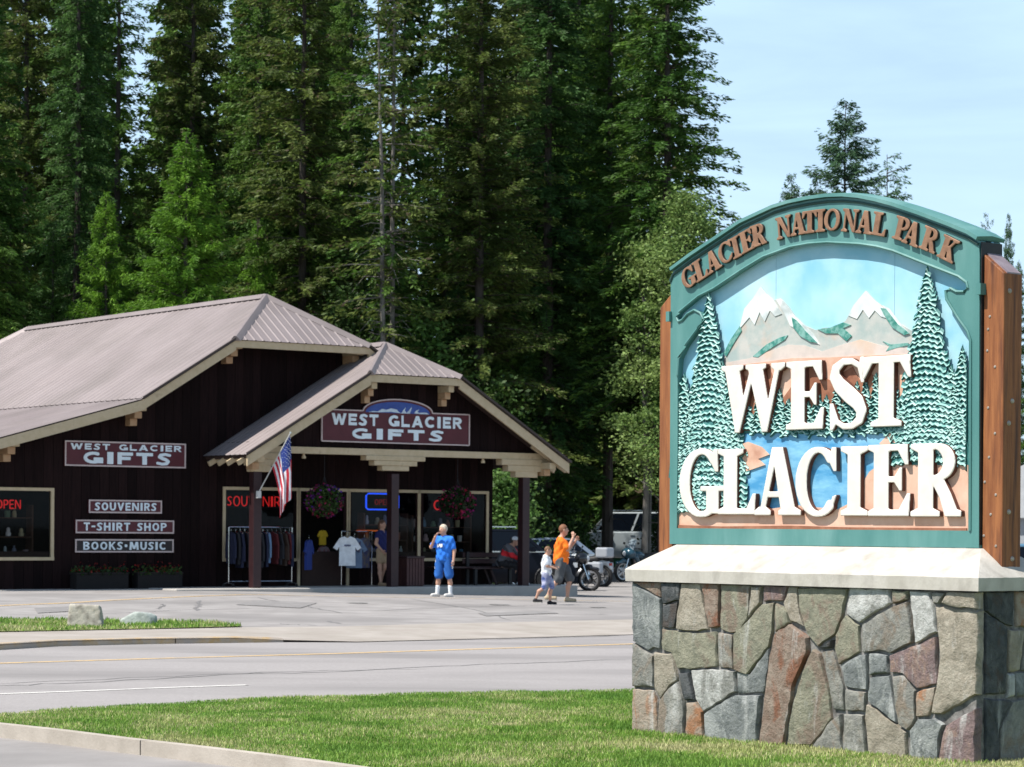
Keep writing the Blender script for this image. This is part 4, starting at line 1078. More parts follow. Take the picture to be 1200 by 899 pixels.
lawn('lawn_grass', [(p.x, p.y) for p in isl], 640000, .029, .0048, -.012, [G1, G2, G3], (-6, 7.0, 15.5, 28), 1, [(p.x, p.y) for p in bpoly])
lawn('verge_grass', [(p.x, p.y) for p in vl], 50000, .055, .010, lambda a, b: lotz(a, b) + .02, [G1, G2, G3], (-14, -4, 38, 52), 2)
# grass tufts against the stone base are longer
# lot markings and cracks
pl = [lground(x, y) for x, y in [(-60, 714), (0, 710), (83, 706.7), (125, 704), (167, 701.9), (225, 699.2), (283, 697.2), (350, 698), (430, 699.5), (520, 701), (600, 702.3), (660, 703.8), (737, 705)]]
ribbon('parking_line', dense(pl, 5), .17, M_yel, .006, zf=lotz)
for k, (pts, w) in enumerate([([(183, 714), (190, 711), (193, 708)], .05), ([(232, 716), (230, 712), (234, 708), (232, 704)], .07), ([(300, 700), (360, 711), (400, 719)], .05), ([(325, 731), (345, 732), (372, 733)], .05),
                              ([(385, 728), (397, 731)], .08), ([(430, 716), (560, 711), (690, 709)], .04), ([(480, 702), (560, 716), (600, 727)], .03), ([(680, 719.5), (712, 720)], .06), ([(60, 722), (200, 716), (330, 712)], .03)]):
    crack([lground(*p) for p in pts], w, lotz, 20 + k)

M_patch = mat('sealed_patch', (.185, .174, .168), (.245, .232, .224), rough=.9, scale=3, bump=.003, bscale=90)
for k, q in enumerate([[(300, 704), (372, 707), (352, 713), (276, 709)], [(560, 719), (640, 716.5), (655, 719), (570, 722.5)], [(40, 713), (92, 711), (100, 716), (44, 719)]]):
    pts = [lground(*p) for p in q]
    P2 = dense(pts + [pts[0]], 6)[:-1]; c_ = sum(P2, Vector()) / len(P2)
    b = MB(); b.add([(c_.x, c_.y, lotz(c_.x, c_.y) + .012)] + [(p.x, p.y, lotz(p.x, p.y) + .004 + .006) for p in P2], [(0, 1 + i, 1 + (i + 1) % len(P2)) for i in range(len(P2))])
    tag(b.build('patch', M_patch), kind='structure')
M_oil = mat('oil_stain', (.15, .142, .136), (.23, .22, .21), rough=.7, scale=12)
r_o = random.Random(4)
for k, (px, py, w_) in enumerate([(420, 707, .25), (585, 709, .25), (700, 712, .2)]):
    c_ = lground(px, py); b = MB()
    ring_ = [(c_.x + w_ * r_o.uniform(.6, 1.2) * math.cos(a), c_.y + 1.3 * w_ * r_o.uniform(.6, 1.2) * math.sin(a)) for a in np.linspace(0, 2 * PI, 15)[:-1]]
    b.add([(c_.x, c_.y, lotz(c_.x, c_.y) + .009)] + [(x_, y_, lotz(x_, y_) + .009) for x_, y_ in ring_], [(0, 1 + i, 1 + (i + 1) % 14) for i in range(14)])
    tag(b.build('oil_stain', M_oil), kind='structure')

# ================================================================== THE GIFT SHOP
shop = empty('gift_shop', (-2.42, 63.5, 0), math.radians(36), 'dark brown wooden gift shop with pale metal roof and a gabled porch', 'shop')
M_wood = mat('dark_brown_siding', (.0085, .0040, .0042), (.015, .007, .0068), rough=.85, spec=.12, scale=4, bump=.003, bscale=20, stretch=(6, 6, .5), objrand=.4)
M_beamd = mat('dark_brown_post_paint', (.026, .010, .012), (.036, .014, .015), rough=.45, scale=6, bump=.002)
M_tan = mat('tan_trim_paint', (.46, .36, .22), (.54, .43, .28), rough=.6, scale=5, bump=.002, bscale=24, c3=(.36, .27, .16), s3=5, t3=(.6, .8))
M_tan2 = mat('brown_tan_bracket', (.40, .24, .13), (.46, .31, .18), rough=.6, scale=6, bump=.002)
M_roof = mat('pinkish_grey_metal_roof', (.235, .195, .19), (.268, .225, .22), rough=.5, scale=.7, spec=.5, bump=.0, metal=.1, c3=(.20, .168, .16), s3=.6, t3=(.42, .7), objrand=.07)
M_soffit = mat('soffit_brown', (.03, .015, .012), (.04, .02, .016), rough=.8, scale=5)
M_floorc = mat('porch_slab', (.36, .34, .31), (.42, .40, .37), rough=.9, scale=2, bump=.003)
MS, MY, ME = -2.5, 1.25, 18.6            # main roof centre, front rake plane, back rake plane
WY = 2.05                                # main front wall plane
JZ, KZ, AZ = 6.14, 4.6, 7.38
def hmain(d):
    d = abs(d)
    if d < 1.9: return AZ - (AZ - JZ) * d / 1.9
    if d < 4.42: return JZ - (JZ - KZ) * (d - 1.9) / 2.52
    return KZ - .277 * (d - 4.42)
HB = 1.81                                # how far the jerkinhead hip runs back
EL, ER = 9.6, 6.4
def rib_xs(a0, a1, pitch=.30):
    out = []; n = max(1, int(round((a1 - a0) / pitch)))
    for k in range(n):
        x = a0 + (a1 - a0) * k / n
        out += [(x, 0), (x + .03, .016), (x + .045, .016), (x + .075, 0)]
    out.append((a1, 0)); return out
def roof_face(fn, a0, a1, bot, top, name='roof_panel', pw=.9, parent=None, thick=.03, pitch=.30):
    """fn(a, d)->(point, normal). bot(a), top(a) in d. One mesh per metal sheet."""
    n = max(1, int(round(abs(a1 - a0) / pw)))
    for k in range(n):
        p0, p1 = a0 + (a1 - a0) * k / n, a0 + (a1 - a0) * (k + 1) / n
        rx = rib_xs(p0 + .002, p1 - .002, pitch)
        vs, ok = [], []
        for x, h in rx:
            db, dt = bot(x), top(x)
            if dt < db: dt = db
            for d in (db, dt):
                p, nn2 = fn(x, d); vs.append(p + nn2 * (h + thick))
        b = MB(); b.add(vs, [(2 * i, 2 * i + 2, 2 * i + 3, 2 * i + 1) for i in range(len(rx) - 1)])
        b.build(name, M_roof, parent)
mroof = MB()
# roof deck (underside) as the roof part, metal sheets as its sub-parts
def slab_poly(b, pts, t=.10):
    pts = [Vector(p) for p in pts]; n = len(pts)
    nn2 = (pts[1] - pts[0]).cross(pts[2] - pts[0]).normalized()
    if nn2.z < 0: nn2 = -nn2
    b.add([p - nn2 * .012 for p in pts] + [p - nn2 * t for p in pts], [tuple(range(n)), tuple(reversed(range(n, 2 * n)))] + [(i, (i + 1) % n, n + (i + 1) % n, n + i) for i in range(n)])
def mp_(s_, y, dz=0): return (MS + s_, y, hmain(s_) + dz)
for sg, E in ((-1, EL), (1, ER)):
    slab_poly(mroof, [mp_(0, MY + HB), mp_(sg * 1.9, MY), mp_(sg * 4.42, MY), mp_(sg * 4.42, ME), mp_(sg * 1.9, ME), mp_(0, ME - HB)])
    slab_poly(mroof, [mp_(sg * 4.42, MY), mp_(sg * E, MY), mp_(sg * E, ME), mp_(sg * 4.42, ME)])
slab_poly(mroof, [mp_(-1.9, MY), mp_(1.9, MY), mp_(0, MY + HB)])
slab_poly(mroof, [mp_(-1.9, ME), mp_(1.9, ME), mp_(0, ME - HB)])
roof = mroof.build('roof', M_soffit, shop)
def fmain(sg):
    def f(a, d):                        # a = y, d = -(distance from ridge)
        s_ = -d
        sl = (AZ - JZ) / 1.9 if s_ < 4.42 - 1e-6 else .277
        if 1.9 < s_ < 4.42: sl = (JZ - KZ) / 2.52
        n = Vector((sg * sl, 0, 1)).normalized()
        return Vector((MS + sg * s_, a, hmain(s_))), n
    return f
def hipd(y):
    e = min(y - MY, ME - y)
    return -1.9 * (1 - e / HB) if e < HB else -.02
for sg, E in ((-1, EL), (1, ER)):
    roof_face(fmain(sg), MY - .04, ME + .04, lambda y: -4.42, hipd, parent=roof)
    roof_face(fmain(sg), MY - .04, ME + .04, lambda y: -(E + .05), lambda y: -4.43, parent=roof, thick=.012)
def fhip(front):
    def f(a, d):                        # a = s, d = distance back from the eave (0 at eave)
        y = MY + d if front else ME - d
        return Vector((MS + a, y, JZ + (AZ - JZ) * d / HB)), Vector((0, -(AZ - JZ) / HB if front else (AZ - JZ) / HB, 1)).normalized()
    return f
for fr in (True, False):
    roof_face(fhip(fr), -1.9, 1.9, lambda s_: -.05, lambda s_: max(-.05, HB * (1 - abs(s_) / 1.9)), parent=roof, pw=.95, pitch=.24)
def cap_strip(p0, p1, w=.16, h=.035, m=M_roof, name='ridge_cap', parent=None, up=(0, 0, 1)):
    p0, p1 = Vector(p0), Vector(p1)
    d = (p1 - p0).normalized(); sd = d.cross(Vector((0, 0, 1))).normalized(); u2 = sd.cross(d)
    b = MB(); pr = [(-w, -.07), (-w * .6, .0), (-.03, h + .02), (.03, h + .02), (w * .6, .0), (w, -.07)]
    vs = [p + sd * a + u2 * (c + .05) for p in (p0, p1) for a, c in pr]
    b.add(vs, [(i, i + 1, 6 + i + 1, 6 + i) for i in range(5)] + [tuple(range(6)), tuple(range(6, 12))])
    return b.build(name, m, parent)
cap_strip(mp_(0, MY + HB), mp_(0, ME - HB), parent=roof)
for sg in (-1, 1):
    cap_strip(mp_(sg * 1.93, MY - .04), mp_(0, MY + HB), parent=roof, name='hip_cap', w=.13)
    cap_strip(mp_(sg * 1.93, ME + .04), mp_(0, ME - HB), parent=roof, name='hip_cap', w=.13)
def fascia(p0, p1, h=.26, t=.06, m=M_tan, parent=None, name='fascia', drop=.02):
    """board hanging below the roof edge from p0 to p1 (in the plane y = const or x = const)"""
    p0, p1 = Vector(p0), Vector(p1)
    d = p1 - p0; nrm = Vector((0, -1, 0)) if abs(d.y) < abs(d.x) + 1e-6 else Vector((-1 if p0.x < MS else 1, 0, 0))
    b = MB(); vs = []
    for p in (p0, p1):
        for o_ in (0, t):
            for z in (-drop, -drop - h): vs.append(p - nrm * o_ + Vector((0, 0, z)))
    b.add(vs, [(0, 1, 3, 2), (4, 6, 7, 5), (0, 4, 5, 1), (2, 3, 7, 6), (0, 2, 6, 4), (1, 5, 7, 3)])
    return b.build(name, m, parent)
yy = MY - .03
for sg, E in ((-1, EL), (1, ER)):
    fascia(mp_(sg * 1.9, yy), mp_(sg * 4.42, yy), parent=shop, h=.24); fascia(mp_(sg * 4.422, yy), mp_(sg * E, yy), parent=shop, h=.24)
    fascia(mp_(sg * 1.9, ME - .03), mp_(sg * 4.42, ME - .03), parent=shop); fascia(mp_(sg * 4.422, ME - .03), mp_(sg * E, ME - .03), parent=shop)
    fascia(mp_(sg * E, MY), mp_(sg * E, ME), parent=shop)
fascia(mp_(-1.9, yy), mp_(1.9, yy), parent=shop, h=.17); fascia(mp_(-1.9, ME - .03), mp_(1.9, ME - .03), parent=shop, h=.17)
# walls: vertical boards
LW, RW = -11.5, GF.hit(577, 640, y=2.05)[0]
SLAB = .14
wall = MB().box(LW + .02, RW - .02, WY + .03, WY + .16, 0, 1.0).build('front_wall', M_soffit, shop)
openings = []                            # (x0,x1,z0,z1)
def BH(px, py, y=WY): q = GF.hit(px, py, y=y); return q[0], q[2]
def opening(px0, py0, px1, py1):
    a, c = BH(px0, (py0)), BH(px1, py1); openings.append((a[0], c[0], c[1], a[1])); return openings[-1]
oL = opening(-45, 574, 59, 653)
oW1 = opening(264, 574, 347, 655)
oD = opening(350, 575, 394, 686)
oW2 = opening(410, 577, 489, 655)
oW3 = opening(492, 578, 569, 654)
oD = (oD[0], oD[1], SLAB, oD[3]); openings[2] = oD
for k_, i in (((1), oW1), (3, oW2), (4, oW3)): openings[k_] = (i[0], i[1], oW3[2], oW1[3])
oW1, oW2, oW3 = openings[1], openings[3], openings[4]
openings[2] = oD = (oW1[1] + .10, oW2[0] - .10, SLAB, oW1[3])
def boards(x0, x1, y, zb_, ztop, parent, w=.245, ops=(), name='board', t=.025, skip=None):
    n = int(round((x1 - x0) / w)); w = (x1 - x0) / n
    for i in range(n):
        a, c = x0 + i * w + .004, x0 + (i + 1) * w - .004
        jit = rnd.uniform(-.004, .004)
        cuts = sorted([(o_[2] - .05, o_[3] + .05) for o_ in ops if o_[0] < (a + c) / 2 < o_[1]])
        zs = zb_; segs = []
        for z0, z1 in cuts:
            if z0 > zs + .03: segs.append((zs, z0, False))
            zs = z1
        segs.append((zs, None, True))
        for z0, z1, tp in segs:
            za, zc_ = (ztop(a), ztop(c)) if tp else (z1, z1)
            b = MB(); b.prism([(a, z0), (c, z0), (c, zc_), (a, za)], lambda p, q, d: (p, y + jit + d, q), 0, t)
            b.build(name, M_wood, parent)
def mtop(x): d = abs(x - MS); return (JZ - .06 if d < 1.9 else hmain(d)) - .09
boards(LW, RW, WY, 0.0, mtop, wall, ops=openings)
def plainwall(name, pts, m=M_wood, t=.1):
    b = MB(); slab_poly(b, pts, t); return b.build(name, m, shop)
for x in (LW + .05, RW - .05):
    zt_ = hmain(abs(x - MS)) - .12
    MB().box(x - .05, x + .05, WY + .03, ME - .9, 0, zt_).build('side_wall', M_wood, shop)
bb = MB()
for i in range(40):
    a = LW + (RW - LW) * i / 40; c = LW + (RW - LW) * (i + 1) / 40
    bb.prism([(a + .004, 0), (c - .004, 0), (c - .004, mtop(c)), (a + .004, mtop(a))], lambda p, q, d: (p, ME - .9 + d, q), 0, .1)
bb.build('back_wall', M_wood, shop)['kind'] = 'stuff'
cb = MB(); cb.box(LW, RW, WY + .03, 8, 3.0, 3.08); cb.build('ceiling', M_soffit, shop)
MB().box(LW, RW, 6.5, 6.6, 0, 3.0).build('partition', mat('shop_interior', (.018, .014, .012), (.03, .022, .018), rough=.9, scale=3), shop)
MB().box(LW, RW, WY + .16, 7, SLAB - .05, SLAB - .002).build('shop_floor', mat('shop_floor_wood', (.10, .06, .035), (.13, .08, .05), rough=.5, scale=3), shop)
def gablefill(y, x0, x1, zlow, topf):
    pass
# solid backing above openings so that no light leaks through board joints
bk = MB(); N2 = 60
for i in range(N2):
    a, c = LW + .02 + (RW - LW - .04) * i / N2, LW + .02 + (RW - LW - .04) * (i + 1) / N2
    bk.prism([(a, 2.75), (c, 2.75), (c, mtop(c)), (a, mtop(a))], lambda p, q, d: (p, WY + .03 + d, q), 0, .06)
for a, c in ((LW + .02, openings[0][0]), (openings[0][1], oW1[0]), (oW3[1], RW - .02)):
    bk.box(a, c, WY + .031, WY + .091, 1.0, 2.75)
bk.build('wall_backing', M_soffit, shop)['kind'] = 'stuff'
# windows
M_glass = glassmat('shop_glass', (.003, .004, .005), .30)
def window(o_, name='window', mull=(), sill=True, door=False):
    x0, x1, z0, z1 = o_
    root = MB()
    f = .075
    root.box(x0 - f, x1 + f, WY - .035, WY + .06, z1, z1 + f)
    if not door: root.box(x0 - f, x1 + f, WY - .05, WY + .06, z0 - f, z0)
    root.box(x0 - f, x0, WY - .034, WY + .06, z0, z1 - .001); root.box(x1, x1 + f, WY - .034, WY + .06, z0, z1 - .001)
    w = root.build('window_frame' if not door else 'door_frame', M_tan, shop)
    if not door:
        MB().add([(x0, WY + .02, z0), (x1, WY + .02, z0), (x1, WY + .02, z1), (x0, WY + .02, z1)], [(0, 1, 2, 3)]).build('pane', M_glass, w)
    return w
wL = window(openings[0]); w1 = window(oW1); w2 = window(oW2); w3 = window(oW3); wd = window(oD, door=True)
# porch
PJ, PAZ, PT, PTZ, PHB = 1.32, 6.2, 4.79, 3.32, 1.38
PJZ = 5.38
def hp(d):
    d = abs(d)
    return PAZ - (PAZ - PJZ) * d / PJ if d < PJ else PJZ - (PJZ - PTZ) * (d - PJ) / (PT - PJ)
pr_ = MB()
def ridge_end(s_):                       # how far back the porch roof runs before it meets the main roof
    X = s_; z = hp(s_)
    for y in np.arange(.2, 14, .1):
        zm = hmain(abs(X - MS))
        if y > MY + .0 and abs(X - MS) < 1.9:
            zm = min(zm, JZ + (AZ - JZ) * (y - MY) / HB)
        if y > MY and zm > z + .0: return y
    return 14
endf = lambda s_: min(4.0, ridge_end(s_)) if s_ > -4.3 else WY
PP = lambda s_, y, dz=0: (s_, y, hp(s_) + dz)
slab_poly(pr_, [PP(0, PHB), PP(-PJ, 0), PP(-PT, 0), PP(-PT, WY), PP(-PJ, 2.6), PP(0, 4)])
slab_poly(pr_, [PP(0, PHB), PP(PJ, 0), PP(PT, 0), PP(PT, 4), PP(0, 4)])
slab_poly(pr_, [PP(-PJ, 0), PP(PJ, 0), PP(0, PHB)])
proof = pr_.build('porch_roof', M_soffit, shop)
def fpor(sg):
    def f(a, d): return Vector((sg * -d, a, hp(d))), Vector((sg * .594, 0, 1)).normalized()
    return f
def phip(y): return -PJ * (1 - y / PHB) if y < PHB else -.02
roof_face(fpor(-1), -.04, WY, lambda y: -(PT + .04), phip, parent=proof, pw=.7, pitch=.235)
roof_face(fpor(-1), WY + .004, 4.4, lambda y: -3.4, phip, parent=proof, pw=.8, pitch=.27)
roof_face(fpor(1), -.04, 4.4, lambda y: -(PT + .04), phip, parent=proof, pw=.74, pitch=.25)
roof_face(lambda a, d: (Vector((a, d, PJZ + (PAZ - PJZ) * d / PHB)), Vector((0, -.59, 1)).normalized()), -PJ, PJ, lambda s_: -.05, lambda s_: max(-.05, PHB * (1 - abs(s_) / PJ)), parent=proof, pw=.88, pitch=.22)
cap_strip(PP(0, PHB), PP(0, 4.4), parent=proof)
for sg in (-1, 1): cap_strip(PP(sg * (PJ + .03), -.04), PP(0, PHB), parent=proof, name='hip_cap', w=.11)
for sg in (-1, 1):
    fascia(PP(sg * PJ, -.03), PP(sg * PT, -.03), h=.25, parent=shop)
fascia(PP(-PJ, -.03), PP(PJ, -.03), h=.18, parent=shop)
for sg in (-1, 1):   # thin dark drip edge along the rake
    MB().beam(PP(sg * (PJ + .05), -.065, .045), PP(sg * (PT + .04), -.065, .045), .05, .05).build('drip_edge', mat('dark_drip_edge', (.06, .045, .04)), shop)
    MB().beam(mp_(sg * 1.95, MY - .065, .04), mp_(sg * 4.42, MY - .065, .04), .05, .05).build('drip_edge', MATS['dark_drip_edge'], shop)
# porch gable wall, beam, posts, capitals
PYW = .58
BZ0, BZ1 = 3.40, 3.56
pg = MB().box(-4.3, 4.3, PYW + .06, PYW + .12, BZ1 - .1, BZ1 + .02)
for i in range(40):
    a, c = -4.3 + 8.6 * i / 40, -4.3 + 8.6 * (i + 1) / 40
    pg.prism([(a, BZ1 + .02), (c, BZ1 + .02), (c, min(hp(c), PJZ) - .12), (a, min(hp(a), PJZ) - .12)], lambda p, q, d: (p, PYW + .03 + d, q), 0, .06)
pgw = pg.build('gable_wall', M_soffit, shop); 
boards(-4.3, 4.3, PYW, BZ1 - .02, lambda x: min(hp(x), PJZ) - .11, pgw, w=.24)
MB().box(-4.3, 4.4, PYW - .10, PYW + .16, BZ0, BZ1).build('porch_beam', M_tan, shop)
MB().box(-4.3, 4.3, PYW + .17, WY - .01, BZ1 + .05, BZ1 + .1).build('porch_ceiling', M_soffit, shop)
posts_x = [-4.2, -.25, 3.80]
for px_ in posts_x:
    bevelmod(MB().box(px_ - .11, px_ + .11, PYW - .09, PYW + .13, SLAB - .001, BZ0 - .45).build('porch_post', M_beamd, shop), .008)
for i, px_ in enumerate(posts_x):
    k = 0
    for (hw, z1) in ((.88, BZ0 - .001), (.64, BZ0 - .125), (.40, BZ0 - .25)) if i == 1 else ((.80, BZ0 - .001), (.60, BZ0 - .16), (.36, BZ0 - .31)):
        x0, x1 = px_ - hw, px_ + hw
        if i == 0: x0 = px_ - .34 + k * .08
        if i == 2: x1 = px_ + .75 - k * .2
        bevelmod(MB().box(x0, x1, PYW - .12 + .008 * k, PYW + .16 - .008 * k, z1 - (.122 if i == 1 else .157), z1).build('capital_block', M_tan, shop), .01, 1); k += 1
# brackets: stepped purlin ends carrying the overhang
def bracket(x, ywall, yout, ztop, parent=shop, w=.17, steps=3):
    L = ywall - yout; root = None
    for k in range(steps):
        y0 = yout + .09 + k * (L - .1) / steps
        o = MB().box(x - w / 2 + .002 * k, x + w / 2 - .002 * k, y0, ywall + .05, ztop - .17 * (k + 1) + .003, ztop - .17 * k)
        if root is None: root = o.build('roof_bracket', M_tan, parent); bevelmod(root, .01, 1)
        else: bevelmod(o.build('bracket_step', M_tan2, root), .01, 1)
for d in (-7.6, -4.35, -1.75, 1.75):
    bracket(MS + d, WY, MY, hmain(abs(d)) - .14, w=.2)
for d in (-1.15, 1.15): bracket(d, PYW, 0, PJZ - .19, w=.17)
for d in (-4.35, 4.35): bracket(d, PYW, 0, hp(4.35) - .26, w=.2, steps=2)
# rafter tails on the porch eaves
for sg in (-1, 1):
    for y in (.25, .75, 1.2, 1.65):
        MB().beam((sg * (PT + .1), y, hp(PT) - .2), (sg * (PT - 1.0), y, hp(PT - 1.0) - .16), .07, .12).build('rafter_tail', M_tan, shop)
    MB().box(sg * 4.45 - .12, sg * 4.45 + .12, PYW + .17, WY - .01, BZ0 - .23, BZ0 - .09).build('side_beam', M_tan2, shop)
# slab
sl = MB().box(-6.6, 5.2, .1, WY + .1, -.25, SLAB); bevelmod(sl.build('porch_floor', M_floorc, shop), .02, 1)
MB().box(-11.6, -6.603, .9, WY + .1, -.1, .12).build('porch_floor', M_floorc, shop)

# ---------------- signboards on the shop
M_maroon = mat('maroon_signboard', (.075, .008, .014), (.09, .012, .02), rough=.5, scale=4)
M_blackb = mat('black_signboard', (.012, .008, .01), (.018, .012, .014), rough=.5, scale=4)
M_bord = mat('pinkish_sign_border', (.50, .40, .38), (.56, .46, .44), rough=.5, scale=6)
M_white = mat('white_sign_letters', (.68, .78, .84), (.74, .82, .86), rough=.5, scale=6)
def signboard(name, label, x0, x1, z0, z1, y, slope=0.0, m=None, cat='sign', t=.05):
    wpos = GF.world((x0 + x1) / 2, y, z0)
    root = empty(name, wpos, math.radians(36), label, cat)
    w, h = x1 - x0, z1 - z0
    MB().box(-w / 2, w / 2, -t, 0, 0, h).build('panel', m or M_maroon, root)
    fw = .035
    b = MB(); yo = -t - .012
    b.box(-w / 2, w / 2, yo, -t + .0, h - fw, h); b.box(-w / 2, w / 2, yo, -t, 0, fw); b.box(-w / 2, -w / 2 + fw, yo, -t, fw, h - fw); b.box(w / 2 - fw, w / 2, yo, -t, fw, h - fw)
    b.build('border', M_bord, root)
    return root, w, h, -t
def sb_px(px0, py0, px1, py1, y):
    a, c = GF.hit(px0, py0, y=y), GF.hit(px1, py1, y=y); return a[0], c[0], c[2], a[2]
x0, x1, z0, z1 = sb_px(76, 516, 217.5, 549, WY - .05)
r_, w, h, yf_ = signboard('wall_sign', 'maroon West Glacier Gifts board on the long shop wall left of the porch', x0, x1, z0, z1, WY - .002)
text_line('WEST GLACIER', -w * .455, w * .46, h * .66, h * .90, 0, yf_, M_white, r_, font=SANSW, gap=.26, emb=.001)
text_line('GIFTS', -w * .36, w * .375, h * .11, h * .58, 0, yf_, M_white, r_, font=_sans(.26, .26), gap=.18, emb=.002)
for txt, bx, lab, mm in (('SOUVENIRS', (104, 585.5, 189.5, 602), 'small maroon board reading SOUVENIRS, top of the three small boards', M_maroon), ('T-SHIRT SHOP', (88.6, 609, 203.7, 625.5), 'maroon board reading T-SHIRT SHOP, middle of the three small boards', M_maroon),
                         ('BOOKS*MUSIC', (88, 631.7, 203.2, 647.5), 'black board reading BOOKS and MUSIC, lowest of the three small boards', M_blackb)):
    x0, x1, z0, z1 = sb_px(*bx, WY - .05)
    r_, w, h, yf_ = signboard('wall_sign', lab, x0, x1, z0, z1, WY - .002, m=mm)
    text_line(txt, -w * .42, w * .42, h * .2, h * .8, 0, yf_, M_white, r_, font=_sans(.26, .2), gap=.24, emb=.001)
# porch gable sign with arched picture
x0, x1, z0, z1 = sb_px(377, 479.5, 549.5, 522, PYW - .05)
r_ = empty('gable_sign', GF.world((x0 + x1) / 2, PYW - .002, z0), math.radians(36), 'large maroon West Glacier Gifts board with blue mountain arch on the porch gable', 'sign')
w, h = x1 - x0, z1 - z0
aw, ah = w * .235, h * .40
acx_ = (GF.hit(465, 480, y=PYW)[0] - (x0 + x1) / 2)
archp = [(acx_ + aw * math.cos(t), h + ah * math.sin(t)) for t in np.linspace(0, PI, 22)]
outline = [(-w / 2, 0), (w / 2, 0), (w / 2, h)] + archp + [(-w / 2, h)]
fnp = lambda a, b_, d: (a, -d, b_)
MB().prism(outline, fnp, 0, .05).build('panel', M_maroon, r_)
MB().prism([(a * .93 + acx_ * .07, h - .03 + (b_ - h) * .9) for a, b_ in archp], fnp, .05, .058).build('blue_sky_arch', mat('sign_blue', (.02, .05, .24), (.04, .09, .34), rough=.5, scale=3), r_)
b = MB()
for pl_ in ([(-.92, 0), (-.78, .12), (-.62, .10), (-.5, .34), (-.36, .26), (-.22, .42), (-.05, .32), (.02, .12), (.1, 0), (-.2, .10), (-.5, .04)],
            [(.1, 0), (.16, .3), (.24, .55), (.2, .28), (.26, .05), (.34, .3), (.42, .62), (.4, .3), (.36, .0)], [(.5, .05), (.56, .3), (.66, .42), (.6, .2), (.66, .1), (.8, .16), (.9, .12), (.96, 0), (.7, 0)]):
    b = MB(); b.prism([(acx_ + aw * a * .93, h - .03 + ah * c * .9) for a, c in pl_], fnp, .058, .066); b.build('painted_peak', mat('sign_snow', (.66, .74, .8), (.4, .5, .62), rough=.5, scale=9), r_)
edge = outline + [outline[0]]
b = MB()
for p, q in zip(edge[:-1], edge[1:]): b.beam((p[0], -.055, p[1]), (q[0], -.055, q[1]), .03, .034, up=(0, 1, 0))
b.build('border', M_bord, r_)['kind'] = 'stuff'
text_line('WEST GLACIER', -w * .435, w * .445, h * .53, h * .89, 0, -.05, M_white, r_, font=SANSW, gap=.24, emb=.003)
text_line('GIFTS', -w * .31, w * .32, h * .1, h * .44, 0, -.05, M_white, r_, font=_sans(.27, .27), gap=.24, emb=.002)
#PART3
# ================================================================== TREES
M_bark = mat('dark_bark', (.045, .035, .028), (.085, .07, .06), rough=.95, scale=6, bump=.02, stretch=(1, 1, .3))
M_barkp = mat('pale_bark', (.12, .11, .095), (.23, .21, .185), rough=.95, scale=5, bump=.01, stretch=(1, 1, .4), c3=(.07, .06, .05), s3=2, t3=(.5, .7))
LF = {
 'fir': leafmat('fir_needles', (.046, .112, .018), (.120, .215, .036), trans=.42, scale=.30, isl=.5),
 'blue': leafmat('blue_fir_needles', (.036, .094, .024), (.088, .175, .042), trans=.42, scale=.30, isl=.5),
 'olive': leafmat('pine_needles_olive', (.060, .100, .018), (.145, .190, .044), trans=.42, scale=.35, isl=.5, c3=(.10, .075, .04)),
 'larch': leafmat('larch_needles', (.09, .20, .02), (.18, .34, .035), trans=.45, scale=.4, isl=.4),
 'leaf': leafmat('broad_leaves_green', (.05, .12, .02), (.13, .23, .055), trans=.35, scale=.5, isl=.5),
 'birch': leafmat('birch_leaves', (.12, .21, .05), (.24, .33, .10), trans=.35, scale=.5, isl=.45),
 'bush': leafmat('bush_leaves_dark', (.014, .036, .009), (.055, .11, .02), trans=.3, scale=.5, isl=.5),
 'far': leafmat('far_fir_needles', (.04, .095, .05), (.08, .16, .075), trans=.2, scale=.3, isl=.4),
}
